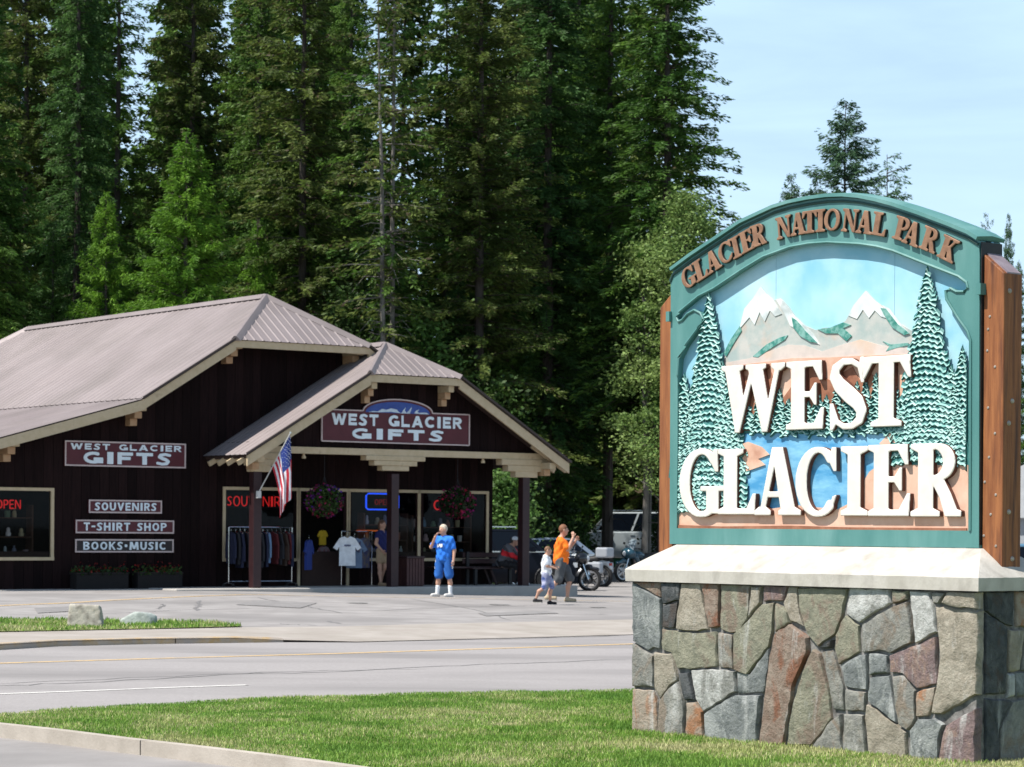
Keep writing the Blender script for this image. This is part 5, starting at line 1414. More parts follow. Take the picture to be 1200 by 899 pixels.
def conifer_arrays(seed, H, R, z0, spacing=.34, nb=8, dens=66, twig=.30, wid=.026, droop=.35, prof=.75, rag=.35, gaps=.08, sparse_low=0.0):
    r = np.random.RandomState(seed)
    V = []; z = z0; br = []
    while z < H - .15:
        t = (z - z0) / (H - z0)
        n = max(3, int(round(nb * (1 - .3 * t))))
        a0 = r.uniform(0, 2 * PI)
        for k in range(n):
            if r.rand() < gaps + sparse_low * (1 - t) ** 2: continue
            a = a0 + 2 * PI * k / n + r.uniform(-.35, .35)
            fill = min(1, .55 + t * 4)           # the lowest branches a little shorter
            L = R * ((1 - t) ** prof) * fill * r.uniform(1 - rag, 1 + rag * .45) + .12
            zz = z + r.uniform(-.32, .32)
            m = max(3, int(L * dens)); u = r.uniform(.04, 1, m) ** .75
            rise = .35 * t + r.uniform(-.2, .22); dr = droop * (1 - .5 * t)
            px = np.cos(a) * L * u; py = np.sin(a) * L * u; pz = zz + L * (rise * u - dr * u * u) + r.normal(size=m) * .07
            br.append((a, L, zz, rise, dr))
            sgn = np.where(r.rand(m) < .5, -1, 1)
            sx, sy = -np.sin(a) * sgn, np.cos(a) * sgn
            fw = r.uniform(.3, 1.1, m); sd = r.uniform(.3, 1.0, m)
            ln = twig * (1.15 - .55 * u) * r.uniform(.5, 1.3, m) * (.6 + .4 * min(1, L))
            d = np.stack([sx * sd + np.cos(a) * fw, sy * sd + np.sin(a) * fw, r.uniform(-.8, .15, m)], 1)
            d /= np.linalg.norm(d, axis=1)[:, None]
            P = np.stack([px, py, pz], 1); T = P + d * ln[:, None]
            rv = r.normal(size=(m, 3)) + np.array([0, 0, .0]); w = np.cross(d, rv); w /= np.linalg.norm(w, axis=1)[:, None]
            w *= (wid * r.uniform(.6, 1.5, m))[:, None]
            M = P + d * (ln * .55)[:, None]
            V.append(np.stack([P, M + w, T, M - w], 1).reshape(-1, 3))
        z += spacing * r.uniform(.7, 1.3) * (1 - .45 * t)
    V = np.concatenate(V); F = np.arange(len(V)).reshape(-1, 4)
    return V, F, br
def trunk_mb(seed, H, r0, br, lean=0.0, dead=0, deadlen=1.0, zlow=1.5, zhigh=8, limbs=True):
    r = random.Random(seed); b = MB()
    pts, rs = [], []
    for k in range(9):
        t = k / 8; pts.append((lean * t * t * H * .05 + r.uniform(-.03, .03), r.uniform(-.03, .03), -.4 + (H + .4) * t)); rs.append(r0 * (1.25 if k == 0 else 1) * (1 - t) ** .8 + .012)
    b.tube(pts, rs, 8)
    if limbs:
        for a, L, z, rise, dr in br[::2]:
            p = [(0, 0, z), (math.cos(a) * L * .5, math.sin(a) * L * .5, z + L * (rise * .5 - dr * .25)), (math.cos(a) * L * .9, math.sin(a) * L * .9, z + L * (rise * .9 - dr * .81))]
            b.tube(p, [.028, .018, .006], 3, cap=False)
    for k in range(dead):
        z = r.uniform(zlow, zhigh); a = r.uniform(0, 2 * PI); L = deadlen * r.uniform(.3, 1)
        b.tube([(0, 0, z), (math.cos(a) * L * .6, math.sin(a) * L * .6, z + L * r.uniform(-.2, .25)), (math.cos(a) * L, math.sin(a) * L, z + L * r.uniform(-.5, .2))], [.022, .013, .004], 3, cap=False)
    return b
PROTO = {}
def proto(key, H, R, z0, leaf, bark=None, r0=.2, dead=20, **k):
    V, F, br = conifer_arrays(hash(key) % 9999 if False else sum(map(ord, key)) * 7, H, R, z0, **k)
    crown = npmesh('crown_' + key, V, F, LF[leaf])
    tr = trunk_mb(len(key), H, r0, br, dead=dead, deadlen=R * .5, zlow=1, zhigh=max(2, z0 + 1)).mesh('trunk_' + key, bark or M_bark)
    PROTO[key] = (tr, crown, H, R)
proto('fir_a', 25, 3.1, 1.2, 'fir', droop=.42, gaps=.1)
proto('fir_d', 25, 3.1, 5.2, 'fir', droop=.42, gaps=.12, dens=64)
proto('fir_b', 26, 2.8, 3.5, 'blue', droop=.5, gaps=.12, dens=66, rag=.5)
proto('fir_c', 24, 3.4, 2.2, 'fir', droop=.3, gaps=.15, dens=66, rag=.55, spacing=.36)
proto('olive_a', 25, 3.3, 3.0, 'olive', droop=.2, prof=.55, rag=.5, gaps=.12, twig=.32, dens=72)
proto('olive_b', 24, 2.6, 4.0, 'olive', droop=.25, prof=.55, rag=.6, gaps=.2, twig=.30, dens=60, r0=.16)
proto('open', 25, 2.6, 7.0, 'fir', droop=.3, prof=.6, rag=.7, gaps=.35, dens=56, spacing=.5, r0=.2)
proto('larch', 14, 3.6, .6, 'larch', droop=.16, prof=.8, rag=.4, gaps=.10, dens=95, twig=.30, wid=.019, spacing=.30, r0=.14)
proto('far_fir', 18, 3.9, 2.5, 'far', droop=.05, prof=.75, rag=.35, gaps=.08, dens=62, spacing=.36, r0=.13, wid=.024, twig=.34, nb=8)
proto('spindly', 17, 2.3, 6.5, 'far', droop=.1, prof=.5, rag=.7, gaps=.30, dens=55, spacing=.45, r0=.08, wid=.024, nb=6)
proto('back', 27, 3.3, 1.0, 'fir', droop=.4, gaps=.08, dens=22, twig=.5, wid=.07, spacing=.42)
proto('back_o', 26, 3.1, 1.5, 'olive', droop=.25, prof=.6, gaps=.15, dens=22, twig=.5, wid=.07, spacing=.42)
def tree(name, key, X, Y, H, wmul=1.0, rz=None, label=None, group=None, cat='tree', z=-.35):
    tr, cw, H0, R0 = PROTO[key]
    s = H / H0
    e = empty(name, (X, Y, z), rnd.uniform(0, 6.28) if rz is None else rz, label, cat, group)
    e.scale = (s * wmul, s * wmul, s)
    link('trunk', tr, e); link('crown', cw, e)
    return e
def tpx(name, key, px, Y, H=None, topy=None, wmul=1.0, label=None, group=None, **k):
    if topy is not None: H = EYE + (HY - topy) / FPX * Y + .35
    return tree(name, key, (px - 600) / FPX * Y, Y, H, wmul, label=label, group=group, **k)
# front rank, behind the shop
for px, Y, key, H, wm, lab in [
    (-38, 84, 'fir_a', 25, 1.1, 'dark fir at the far left edge behind the shop roof'),
    (28, 92, 'olive_a', 26, .9, 'olive conifer left of the open gap in the trees'),
    (88, 88, 'fir_b', 25, .85, 'slim dark fir with visible trunk above the left end of the roof'),
    (135, 93, 'open', 26, .85, 'thin open crowned conifer with sky showing round its trunk'),
    (222, 94, 'olive_a', 26, .9, 'tall olive green conifer behind the bright larch'),
    (300, 90, 'fir_c', 25.5, .75, 'dark fir right of the bright larch'),
    (352, 87, 'olive_b', 25, 1.15, 'olive pine with grey lower trunk behind the roof peak'),
    (408, 90, 'fir_a', 24.5, .72, 'dark fir just left of the pale bare trunks'),
    (560, 86, 'olive_a', 22.2, 1.22, 'wide brownish olive conifer right of the pale bare trunks'),
    (640, 89, 'fir_b', 26, 1.15, 'dark green fir above the right side of the porch roof'),
    (712, 91, 'fir_d', 26, 1.0, 'tall shaggy fir between the porch and the sign'),
    (778, 88, 'fir_d', 24.6, 1.22, 'tall dark fir whose edge meets the open sky')]:
    tpx('conifer_tree', key, px, Y, H, wmul=wm, label=lab, group='tall conifers behind the shop')
tpx('larch_tree', 'larch', 216, 82.5, topy=160, wmul=1.0, label='bright yellow green larch rising behind the roof ridge', cat='tree')
tpx('larch_tree', 'larch', 122, 84, topy=232, wmul=.75, label='smaller bright green young conifer left of the bright larch')
tpx('larch_tree', 'larch', 300, 86, topy=262, wmul=.7, label='low green conifer just right of the bright larch')
tpx('far_conifer', 'far_fir', 987, 100, topy=117, wmul=1.05, label='pointed conifer standing free above the top of the sign', group='distant conifers around the sign')
tpx('far_conifer', 'far_fir', 925, 104, topy=203, wmul=.62, label='small conifer tip just left of the pointed one above the sign', group='distant conifers around the sign')
tpx('far_conifer', 'spindly', 1037, 98, topy=178, wmul=1.0, label='spindly thin conifer right of the pointed one above the sign', group='distant conifers around the sign')
tpx('far_conifer', 'far_fir', 955, 108, topy=208, wmul=.6, label='short conifer tip between two taller ones above the sign', group='distant conifers around the sign')
tpx('far_conifer', 'spindly', 1155, 120, topy=246, wmul=.35, label='left of two small conifer tips beyond the sign corner', group='distant conifers around the sign')
tpx('far_conifer', 'far_fir', 1179, 125, topy=248, wmul=.28, label='right of two small conifer tips beyond the sign corner', group='distant conifers around the sign')
tpx('far_conifer', 'fir_a', 1222, 122, topy=275, wmul=.8, label='dark conifer at the right edge beyond the orange post', group='distant conifers around the sign')
tpx('far_conifer', 'fir_c', 1192, 126, topy=300, wmul=.6, label='green conifer peeping out right of the orange post', group='distant conifers around the sign')
# pale bare trunks
for i, (px, Y, H, lab) in enumerate([(449, 83.5, 21, 'left of the pale slender bare trunks'), (458, 84.3, 24, 'right of the pale slender bare trunks')]):
    V, F, br = conifer_arrays(300 + i, H, 2.0, 8.5, spacing=.55, nb=6, dens=34, twig=.34, wid=.036, droop=.2, prof=.35, rag=.8, gaps=.3)
    e = empty('pine_tree', ((px - 600) / FPX * Y, Y, -.35), 0, lab, 'tree', 'pale bare trunks behind the shop')
    link('crown', npmesh('crown', V, F, LF['olive'] if i != 1 else LF['fir']), e)
    trunk_mb(310 + i, H, .105, br, lean=(i - 1) * .3, dead=80, deadlen=1.3, zlow=3, zhigh=14).build('trunk', M_barkp, e)
# back rank: fills the wood
r9 = random.Random(9)
for row, (Y, x0, x1, step) in enumerate([(100, -35, 6.2, 2.7), (108, -38, 5.5, 3.0), (119, -41, 6.5, 3.2)]):
    X = x0 + row
    while X < x1:
        pxx = X / Y * 3000 + 600
        gap = (100 < pxx < 175) or (395 < pxx < 470)
        hh = r9.uniform(25, 30) + row * 1.5
        if gap and row < 2: hh *= .62
        if 240 < pxx < 345 and row == 0: hh *= .8
        tree('background_conifer', r9.choice(['back', 'back', 'back_o']), X, Y + r9.uniform(-2, 2), hh, r9.uniform(.8, 1.05), label='dark conifer deep in the wood behind the gift shop', group='conifers deep in the wood')
        X += step * r9.uniform(.75, 1.25)
# conifers low beyond the sign (left of it they stay hidden)
X = 12
while X < 52:
    tree('background_conifer', r9.choice(['back', 'far_fir']), X, 140 + r9.uniform(-5, 5), r9.uniform(11, 14.5), 1.1, label='distant conifer low behind the park sign', group='low distant conifers behind the sign')
    X += r9.uniform(2.5, 4)
# broadleaf trees and bushes
def leafy_arrays(seed, H, R, z0, nclump, nleaf, size, spread=.55, rx=1.0):
    r = np.random.RandomState(seed); V = []; cl = []
    for k in range(nclump):
        t = r.uniform(0, 1) ** .9; z = z0 + (H - z0) * t
        rad = R * math.sqrt(max(.02, 1 - (2 * t - .85) ** 2 * (.95 if t > .42 else .3))) * (1 - .35 * t)
        a = r.uniform(0, 2 * PI); q = rad * r.uniform(.35, 1.0)
        c = np.array([math.cos(a) * q * rx, math.sin(a) * q, z]); cl.append(c)
        m = int(nleaf * r.uniform(.5, 1.4)); s_ = spread * r.uniform(.5, 1.25)
        P = c + r.normal(size=(m, 3)) * np.array([s_, s_, s_ * .55])
        d = r.normal(size=(m, 3)); d[:, 2] *= .6; d /= np.linalg.norm(d, axis=1)[:, None]
        w = np.cross(d, r.normal(size=(m, 3))); w /= np.linalg.norm(w, axis=1)[:, None]
        sz = size * r.uniform(.6, 1.4, m)[:, None]
        V.append(np.stack([P - d * sz, P + w * sz * .55, P + d * sz, P - w * sz * .55], 1).reshape(-1, 3))
    V = np.concatenate(V); return V, np.arange(len(V)).reshape(-1, 4), cl
def leafy(name, label, px, Y, topy=None, H=None, R=2, z0=.5, nclump=90, nleaf=120, size=.085, leaf='leaf', bark=None, seed=1, spread=.5, z=-.3, cat='tree', group=None, trunk=True, rx=1.0):
    if topy is not None: H = EYE + (HY - topy) / FPX * Y - z
    V, F, cl = leafy_arrays(seed, H, R, z0, nclump, nleaf, size, spread, rx)
    e = empty(name, ((px - 600) / FPX * Y, Y, z), 0, label, cat, group)
    link('crown' if cat == 'tree' else 'foliage', npmesh('crown', V, F, LF[leaf]), e)
    b = MB(); r = random.Random(seed)
    if trunk: b.tube([(0, 0, -.3), (.05, 0, H * .3), (-.05, .05, H * .6), (0, 0, H * .93)], [.12, .09, .06, .015], 7)
    for c in cl[::3]:
        zb0 = max(.1, c[2] - 1.0 - abs(c[0]) * .5) if trunk else .05
        b.tube([(0, 0, zb0), (c[0] * .5, c[1] * .5, (zb0 + c[2]) / 2), tuple(c)], [.035, .02, .006], 4, cap=False)
    b.build('trunk' if cat == 'tree' else 'stem', bark or M_bark, e)
    return e
leafy('birch_tree', 'pale green birch left of the sign against the dark firs', 800, 85, topy=228, R=2.2, z0=3.0, nclump=190, nleaf=130, size=.06, leaf='birch', bark=M_barkp, seed=3, spread=.36)
leafy('birch_tree', 'slim pale green birch just left of the larger birch', 755, 86, topy=290, R=1.4, z0=4.4, nclump=110, nleaf=110, size=.075, leaf='birch', bark=M_barkp, seed=4, spread=.34)
leafy('aspen_tree', 'light green leafy tree in the shade of the firs', 625, 90, topy=235, R=1.6, z0=6.0, nclump=60, nleaf=90, size=.075, leaf='leaf', seed=5, spread=.4)
leafy('maple_tree', 'leafy green tree just above the porch roof peak', 498, 84.5, topy=385, R=2.0, z0=1.0, nclump=80, nleaf=130, size=.085, leaf='leaf', seed=6)
leafy('maple_tree', 'low leafy tree behind the right slope of the porch roof', 580, 84, topy=450, R=1.9, z0=.8, nclump=60, nleaf=120, size=.085, leaf='bush', seed=7)
leafy('maple_tree', 'leafy tree left of the pale bare trunks above the roof hip', 405, 85, topy=345, R=1.8, z0=1.5, nclump=60, nleaf=110, size=.085, leaf='bush', seed=8)
for i, (px, Y, top, R, leaf, lab) in enumerate([(592, 79, 552, 1.15, 'leaf', 'bright green bush between the shop corner and the right porch post'), (650, 88, 590, 1.7, 'bush', 'dark bush behind the man in orange'), (690, 101, 590, 1.6, 'bush', 'dark bush left of the white van'),
                                       (720, 102, 530, 1.8, 'leaf', 'leafy bush rising behind the white van'), (800, 92, 560, 1.6, 'bush', 'green bush at the foot of the birch by the sign'), (560, 84, 560, 2.4, 'bush', 'dark bush seen past the right shop window')]):
    leafy('bush', lab, px, Y, topy=top, R=R, z0=.2, nclump=60, nleaf=130, size=.07, leaf=leaf, seed=20 + i, spread=.34, cat='bush', trunk=False)
for i, (px, Y, H, key, wm) in enumerate([(480, 88, 12, 'fir_a', .9), (535, 86, 11, 'fir_b', 1.1), (598, 87, 12.5, 'fir_a', 1.0), (655, 90, 11, 'fir_c', .8), (700, 103, 13, 'fir_a', 1.0), (745, 104, 14, 'fir_b', 1.0), (790, 100, 12, 'fir_a', 1.1), (350, 88, 13, 'fir_a', .9), (60, 86, 12, 'fir_c', 1.0), (665, 100, 15, 'olive_a', .9), (10, 85, 14, 'fir_a', 1.0)]):
    tpx('young_conifer', key, px, Y, H, wmul=wm, label='young dark conifer ' + ['right of the pale bare trunks', 'above the porch roof peak', 'above the right porch post', 'behind the motorcycles', 'left of the white van', 'behind the white van', 'left behind the park sign', 'behind the main roof peak', 'above the left part of the roof', 'olive tinted between porch and van', 'at the far left above the roof'][i], group='young conifers at the edge of the wood')
for i, (px, lab) in enumerate([(765 - 6, 'thin pale trunk left of a pair beside the white van'), (752, 'thin leaning pale trunk in front of the white van')]):
    e = empty('bare_trunk', ((px - 600) / FPX * 89, 89, -.2), 0, lab, 'tree', 'thin trunks by the white van')
    MB().tube([(0, 0, -.2), (.05 + .12 * i, 0, 3), (.1 + .5 * i, 0, 7.5)], [.11, .08, .05], 7).build('trunk', M_barkp, e)
    V, F, cl = leafy_arrays(50 + i, 8.5, 1.2, 4.5, 26, 90, .07, .35); link('crown', npmesh('crown', V, F, LF['bush']), e)

# ================================================================== DISTANT BUILDINGS
def shed(name, label, X, Y, w, d, h, rz, wall, roofm, z=-.3):
    e = empty(name, (X, Y, z), rz, label, 'building')
    MB().box(-w / 2, w / 2, 0, d, 0, h).build('wall', wall, e)
    b = MB()
    for s_ in (-1, 1): b.beam((s_ * (w / 2 + .35) * .5, d / 2, h + w * .11 + .06), (s_ * (w / 2 + .35) * .5 + .001, d / 2 + .001, h + w * .11 + .06), .1, .1) if False else None
    b.prism([(-w / 2 - .35, h - .05), (w / 2 + .35, h - .05), (0, h + w * .24)], lambda p, q, t: (p, t, q), -.3, d + .3)
    b.build('roof', roofm, e)
    for k in (-1, 1):
        wd_ = MB().box(k * w * .25 - .45, k * w * .25 + .45, -.05, -.0, h * .4, h * .78).build('window', mat('dark_window_glass', (.02, .025, .03), rough=.1), e)
        MB().box(k * w * .25 - .52, k * w * .25 + .52, -.07, -.052, h * .36, h * .4).build('sill', M_bord, wd_)
    return e
shed('white_house', 'white building glimpsed through the trees right of the porch', (678 - 600) / FPX * 112, 112, 6, 5, 5.3, .2, mat('white_siding', (.62, .64, .66), (.7, .7, .7), scale=2), mat('grey_shingle', (.2, .2, .21), (.27, .27, .28), scale=5))
shed('brown_house', 'reddish brown cabin in the shade behind the white van', (738 - 600) / FPX * 106, 106, 6.5, 5, 2.9, .1, mat('red_brown_siding', (.16, .06, .03), (.2, .08, .045), scale=2), MATS['grey_shingle'])
shed('grey_house', 'pale grey building beyond the orange post at the right edge', (1216 - 600) / FPX * 96, 96, 9, 8, 2.5, -.4, mat('grey_siding', (.32, .34, .36), (.38, .4, .42), scale=2), mat('light_grey_roof', (.45, .46, .47), (.52, .53, .54), scale=4))

# ================================================================== VEHICLES
M_tyre = mat('tyre_rubber', (.012, .012, .013), (.02, .02, .02), rough=.85, scale=20)
M_rim = mat('alloy', (.45, .46, .48), (.55, .55, .56), rough=.3, metal=.8, scale=20)
M_chrome = mat('chrome', (.6, .62, .64), rough=.12, metal=1.0)
M_cglass = mat('car_glass', (.004, .006, .010), rough=.08, spec=.25)
M_red = mat('red_lamp_lens', (.35, .01, .01), rough=.2)
M_lamp = mat('headlamp_lens', (.55, .58, .6), rough=.1, spec=.8)
M_blk = mat('black_plastic', (.012, .012, .014), (.018, .018, .02), rough=.5, scale=20)
def car(name, label, X, Y, z, rz, paint, L=4.6, Wd=1.85, H=1.75, belt=1.05, cab=(-2.1, 1.1), hood=.95, rake=(.35, .8), boxy=.12, rackbars=False, cat='car'):
    """faces local -x... front at -x"""
    e = empty(name, (X, Y, z), rz, label, cat)
    hl = L / 2
    # lower body lofted over stations
    st = [(-hl, .42, hood - .22, .80), (-hl + .06, .30, hood - .10, .90), (-hl + .45, .24, hood - .02, .98), (cab[0] + rake[1] * .2, .24, belt - .02, 1.0), (0, .24, belt, 1.0), (cab[1], .24, belt, 1.0), (hl - .25, .26, belt - .02, .98), (hl - .05, .32, belt - .1, .93), (hl, .42, belt - .28, .86)]
    vs = []; sec = []
    for x, zb_, zt_, wf in st:
        w = Wd / 2 * wf
        ring = [(-w * .9, zb_), (-w, zb_ + .12), (-w * 1.0, (zb_ + zt_) / 2), (-w * .965, zt_ - .05), (-w * .90, zt_), (w * .90, zt_), (w * .965, zt_ - .05), (w, (zb_ + zt_) / 2), (w, zb_ + .12), (w * .9, zb_)]
        vs += [(x, a, b_) for a, b_ in ring]
    n = 10; fs = [(i * n + k, i * n + (k + 1) % n, (i + 1) * n + (k + 1) % n, (i + 1) * n + k) for i in range(len(st) - 1) for k in range(n)]
    fs += [tuple(range(n)), tuple(range((len(st) - 1) * n, len(st) * n))]
    b = MB(); b.add(vs, fs); body = b.build('body', paint, e, smooth=True)
    # cabin: glass all round, pillars and roof proud of it
    x0, x1 = cab; wb, wt = Wd / 2 * .90, Wd / 2 * .74
    q = lambda inset=0: [(x0, wb - inset, belt - .01), (x1, wb - inset, belt - .01), (x1 - rake[0], wt - inset, H - .05), (x0 + rake[1], wt - inset, H - .05)]
    b = MB(); c = q()
    vsg = [(x, -y, z_) for x, y, z_ in c] + [(x, y, z_) for x, y, z_ in c]
    b.add(vsg, [(0, 1, 2, 3), (7, 6, 5, 4), (0, 3, 7, 4), (1, 5, 6, 2), (3, 2, 6, 7), (0, 4, 5, 1)]); b.build('window', M_cglass, e)
    rp_ = MB(); xa, xb = x0 + rake[1], x1 - rake[0]
    rp_.add([(x, y, z_) for x, z_ in ((xa - .05, H - .07), (xa + .12, H - .015), ((xa + xb) / 2, H), (xb - .12, H - .012), (xb + .03, H - .07)) for y in (-wt - .015, -wt * .8, 0, wt * .8, wt + .015)],
            [(i * 5 + k, i * 5 + k + 1, (i + 1) * 5 + k + 1, (i + 1) * 5 + k) for i in range(4) for k in range(4)])
    for i in range(5):
        for k in (0, 4):
            v = rp_.v[i * 5 + k]; rp_.v[i * 5 + k] = (v[0], v[1], v[2] - .045)
    ro = rp_.build('roof', paint, e, smooth=True); sm = ro.modifiers.new('thick', 'SOLIDIFY'); sm.thickness = .03
    for s_ in (-1, 1):
        def pil(t0, w=.07, nm='pillar'):
            xb_, xt_ = x0 + (x1 - x0) * t0, xa + (xb - xa) * t0
            MB().beam((xb_, s_ * (wb + .004), belt - .02), (xt_, s_ * (wt + .004), H - .06), .03, w, up=(1, 0, 0)).build(nm, paint, e)
        pil(0.0, .08); pil(.36, .07); pil(.70, .07); pil(1.0, .12)
        MB().beam((x0 - .02, s_ * (wb + .012), belt + .0), (x1 + .02, s_ * (wb + .012), belt + .0), .02, .035).build('belt_trim', M_chrome, e)
        for xs in (.33, .70):
            xx = x0 + (x1 - x0) * xs
            MB().box(xx + .06, xx + .22, s_ * (Wd / 2 * .985) - .015, s_ * (Wd / 2 * .985) + .015, belt - .16, belt - .12).build('door_handle', paint, e)
        MB().box(x0 + .28, x0 + .42, s_ * (Wd / 2 + .06) - .09, s_ * (Wd / 2 + .06) + .05, belt, belt + .14).build('mirror', paint, e)
        MB().box(-hl - .005, -hl + .12, s_ * Wd * .36 - .16, s_ * Wd * .36 + .16, hood - .34, hood - .2).build('headlight', M_lamp, e)
        MB().box(hl - .10, hl + .012, s_ * Wd * .39 - .10, s_ * Wd * .39 + .08, belt - .35, belt - .08).build('tail_light', M_red, e)
        if rackbars: MB().beam((xa + .1, s_ * wt * .85, H + .05), (xb - .1, s_ * wt * .85, H + .05), .03, .03).build('roof_rail', M_chrome, e)
    MB().box(-hl - .03, -hl + .15, -Wd * .42, Wd * .42, .25, .42).build('bumper', paint if boxy < .2 else M_chrome, e)
    MB().box(hl - .12, hl + .04, -Wd * .43, Wd * .43, .28, .48).build('bumper', paint if boxy < .2 else M_chrome, e)
    for xw in (-hl + .85, hl - .95):
        for s_ in (-1, 1):
            wh = MB().lathe([(.20, -.1), (.325, -.1), (.345, -.07), (.345, .07), (.325, .1), (.20, .1), (.19, 0), (.20, -.1)], (xw, s_ * (Wd / 2 - .09), .345), 'y', 20).build('wheel', M_tyre, e, smooth=True)
            MB().lathe([(0, .085), (.06, .09), (.10, .06), (.19, .085), (.21, .07)] if s_ > 0 else [(0, -.085), (.06, -.09), (.10, -.06), (.19, -.085), (.21, -.07)], (xw, s_ * (Wd / 2 - .09), .345), 'y', 12).build('rim', M_rim, wh, smooth=True)
            MB().lathe([(.37, -.02), (.40, .0), (.37, .02)], (xw, s_ * (Wd / 2 - .0), .345), 'y', 20).build('wheel_arch', M_blk, e)
    return e
P_dark = mat('dark_blue_car_paint', (.004, .006, .012), rough=.45, spec=.15, coat=.0)
P_silver = mat('silver_blue_car_paint', (.25, .31, .38), rough=.2, metal=.4, coat=.6)
P_white = mat('white_car_paint', (.36, .40, .41), rough=.4, coat=.2)
P_blue = mat('light_blue_car_paint', (.07, .16, .24), rough=.25, coat=.4)
def gz(p): return lotz(p[0], p[1])
def put(px, Y): X = (px - 600) / FPX * Y; return X, Y, lotz(X, Y)
x, y, z = put(574, 74); car('sport_utility_vehicle', 'dark blue black sport utility vehicle parked behind the porch corner', x, y, z, math.radians(186), P_dark, L=4.9, H=1.78, belt=1.12, hood=1.02, cab=(-1.5, 2.25), rake=(.3, .7), rackbars=True)
x, y, z = put(622, 84); car('parked_car', 'silver blue hatchback parked behind the motorcycles', x, y, z, math.radians(4), P_silver, L=4.3, H=1.50, belt=.95, hood=.85, cab=(-1.2, 2.0), rake=(.65, .85))
x, y, z = put(742, 96.5); car('parked_van', 'white van with roof rack parked under the trees', x, y, z + .15, math.radians(2), P_white, L=4.9, H=1.95, belt=1.22, hood=1.1, cab=(-1.5, 2.3), rake=(.3, .6), rackbars=True, cat='van')
x, y, z = put(1232, 58); car('parked_car', 'blue car just showing beyond the orange post', x, y, z - .05, math.radians(8), P_blue, L=4.5, H=1.45, belt=.92, hood=.85)

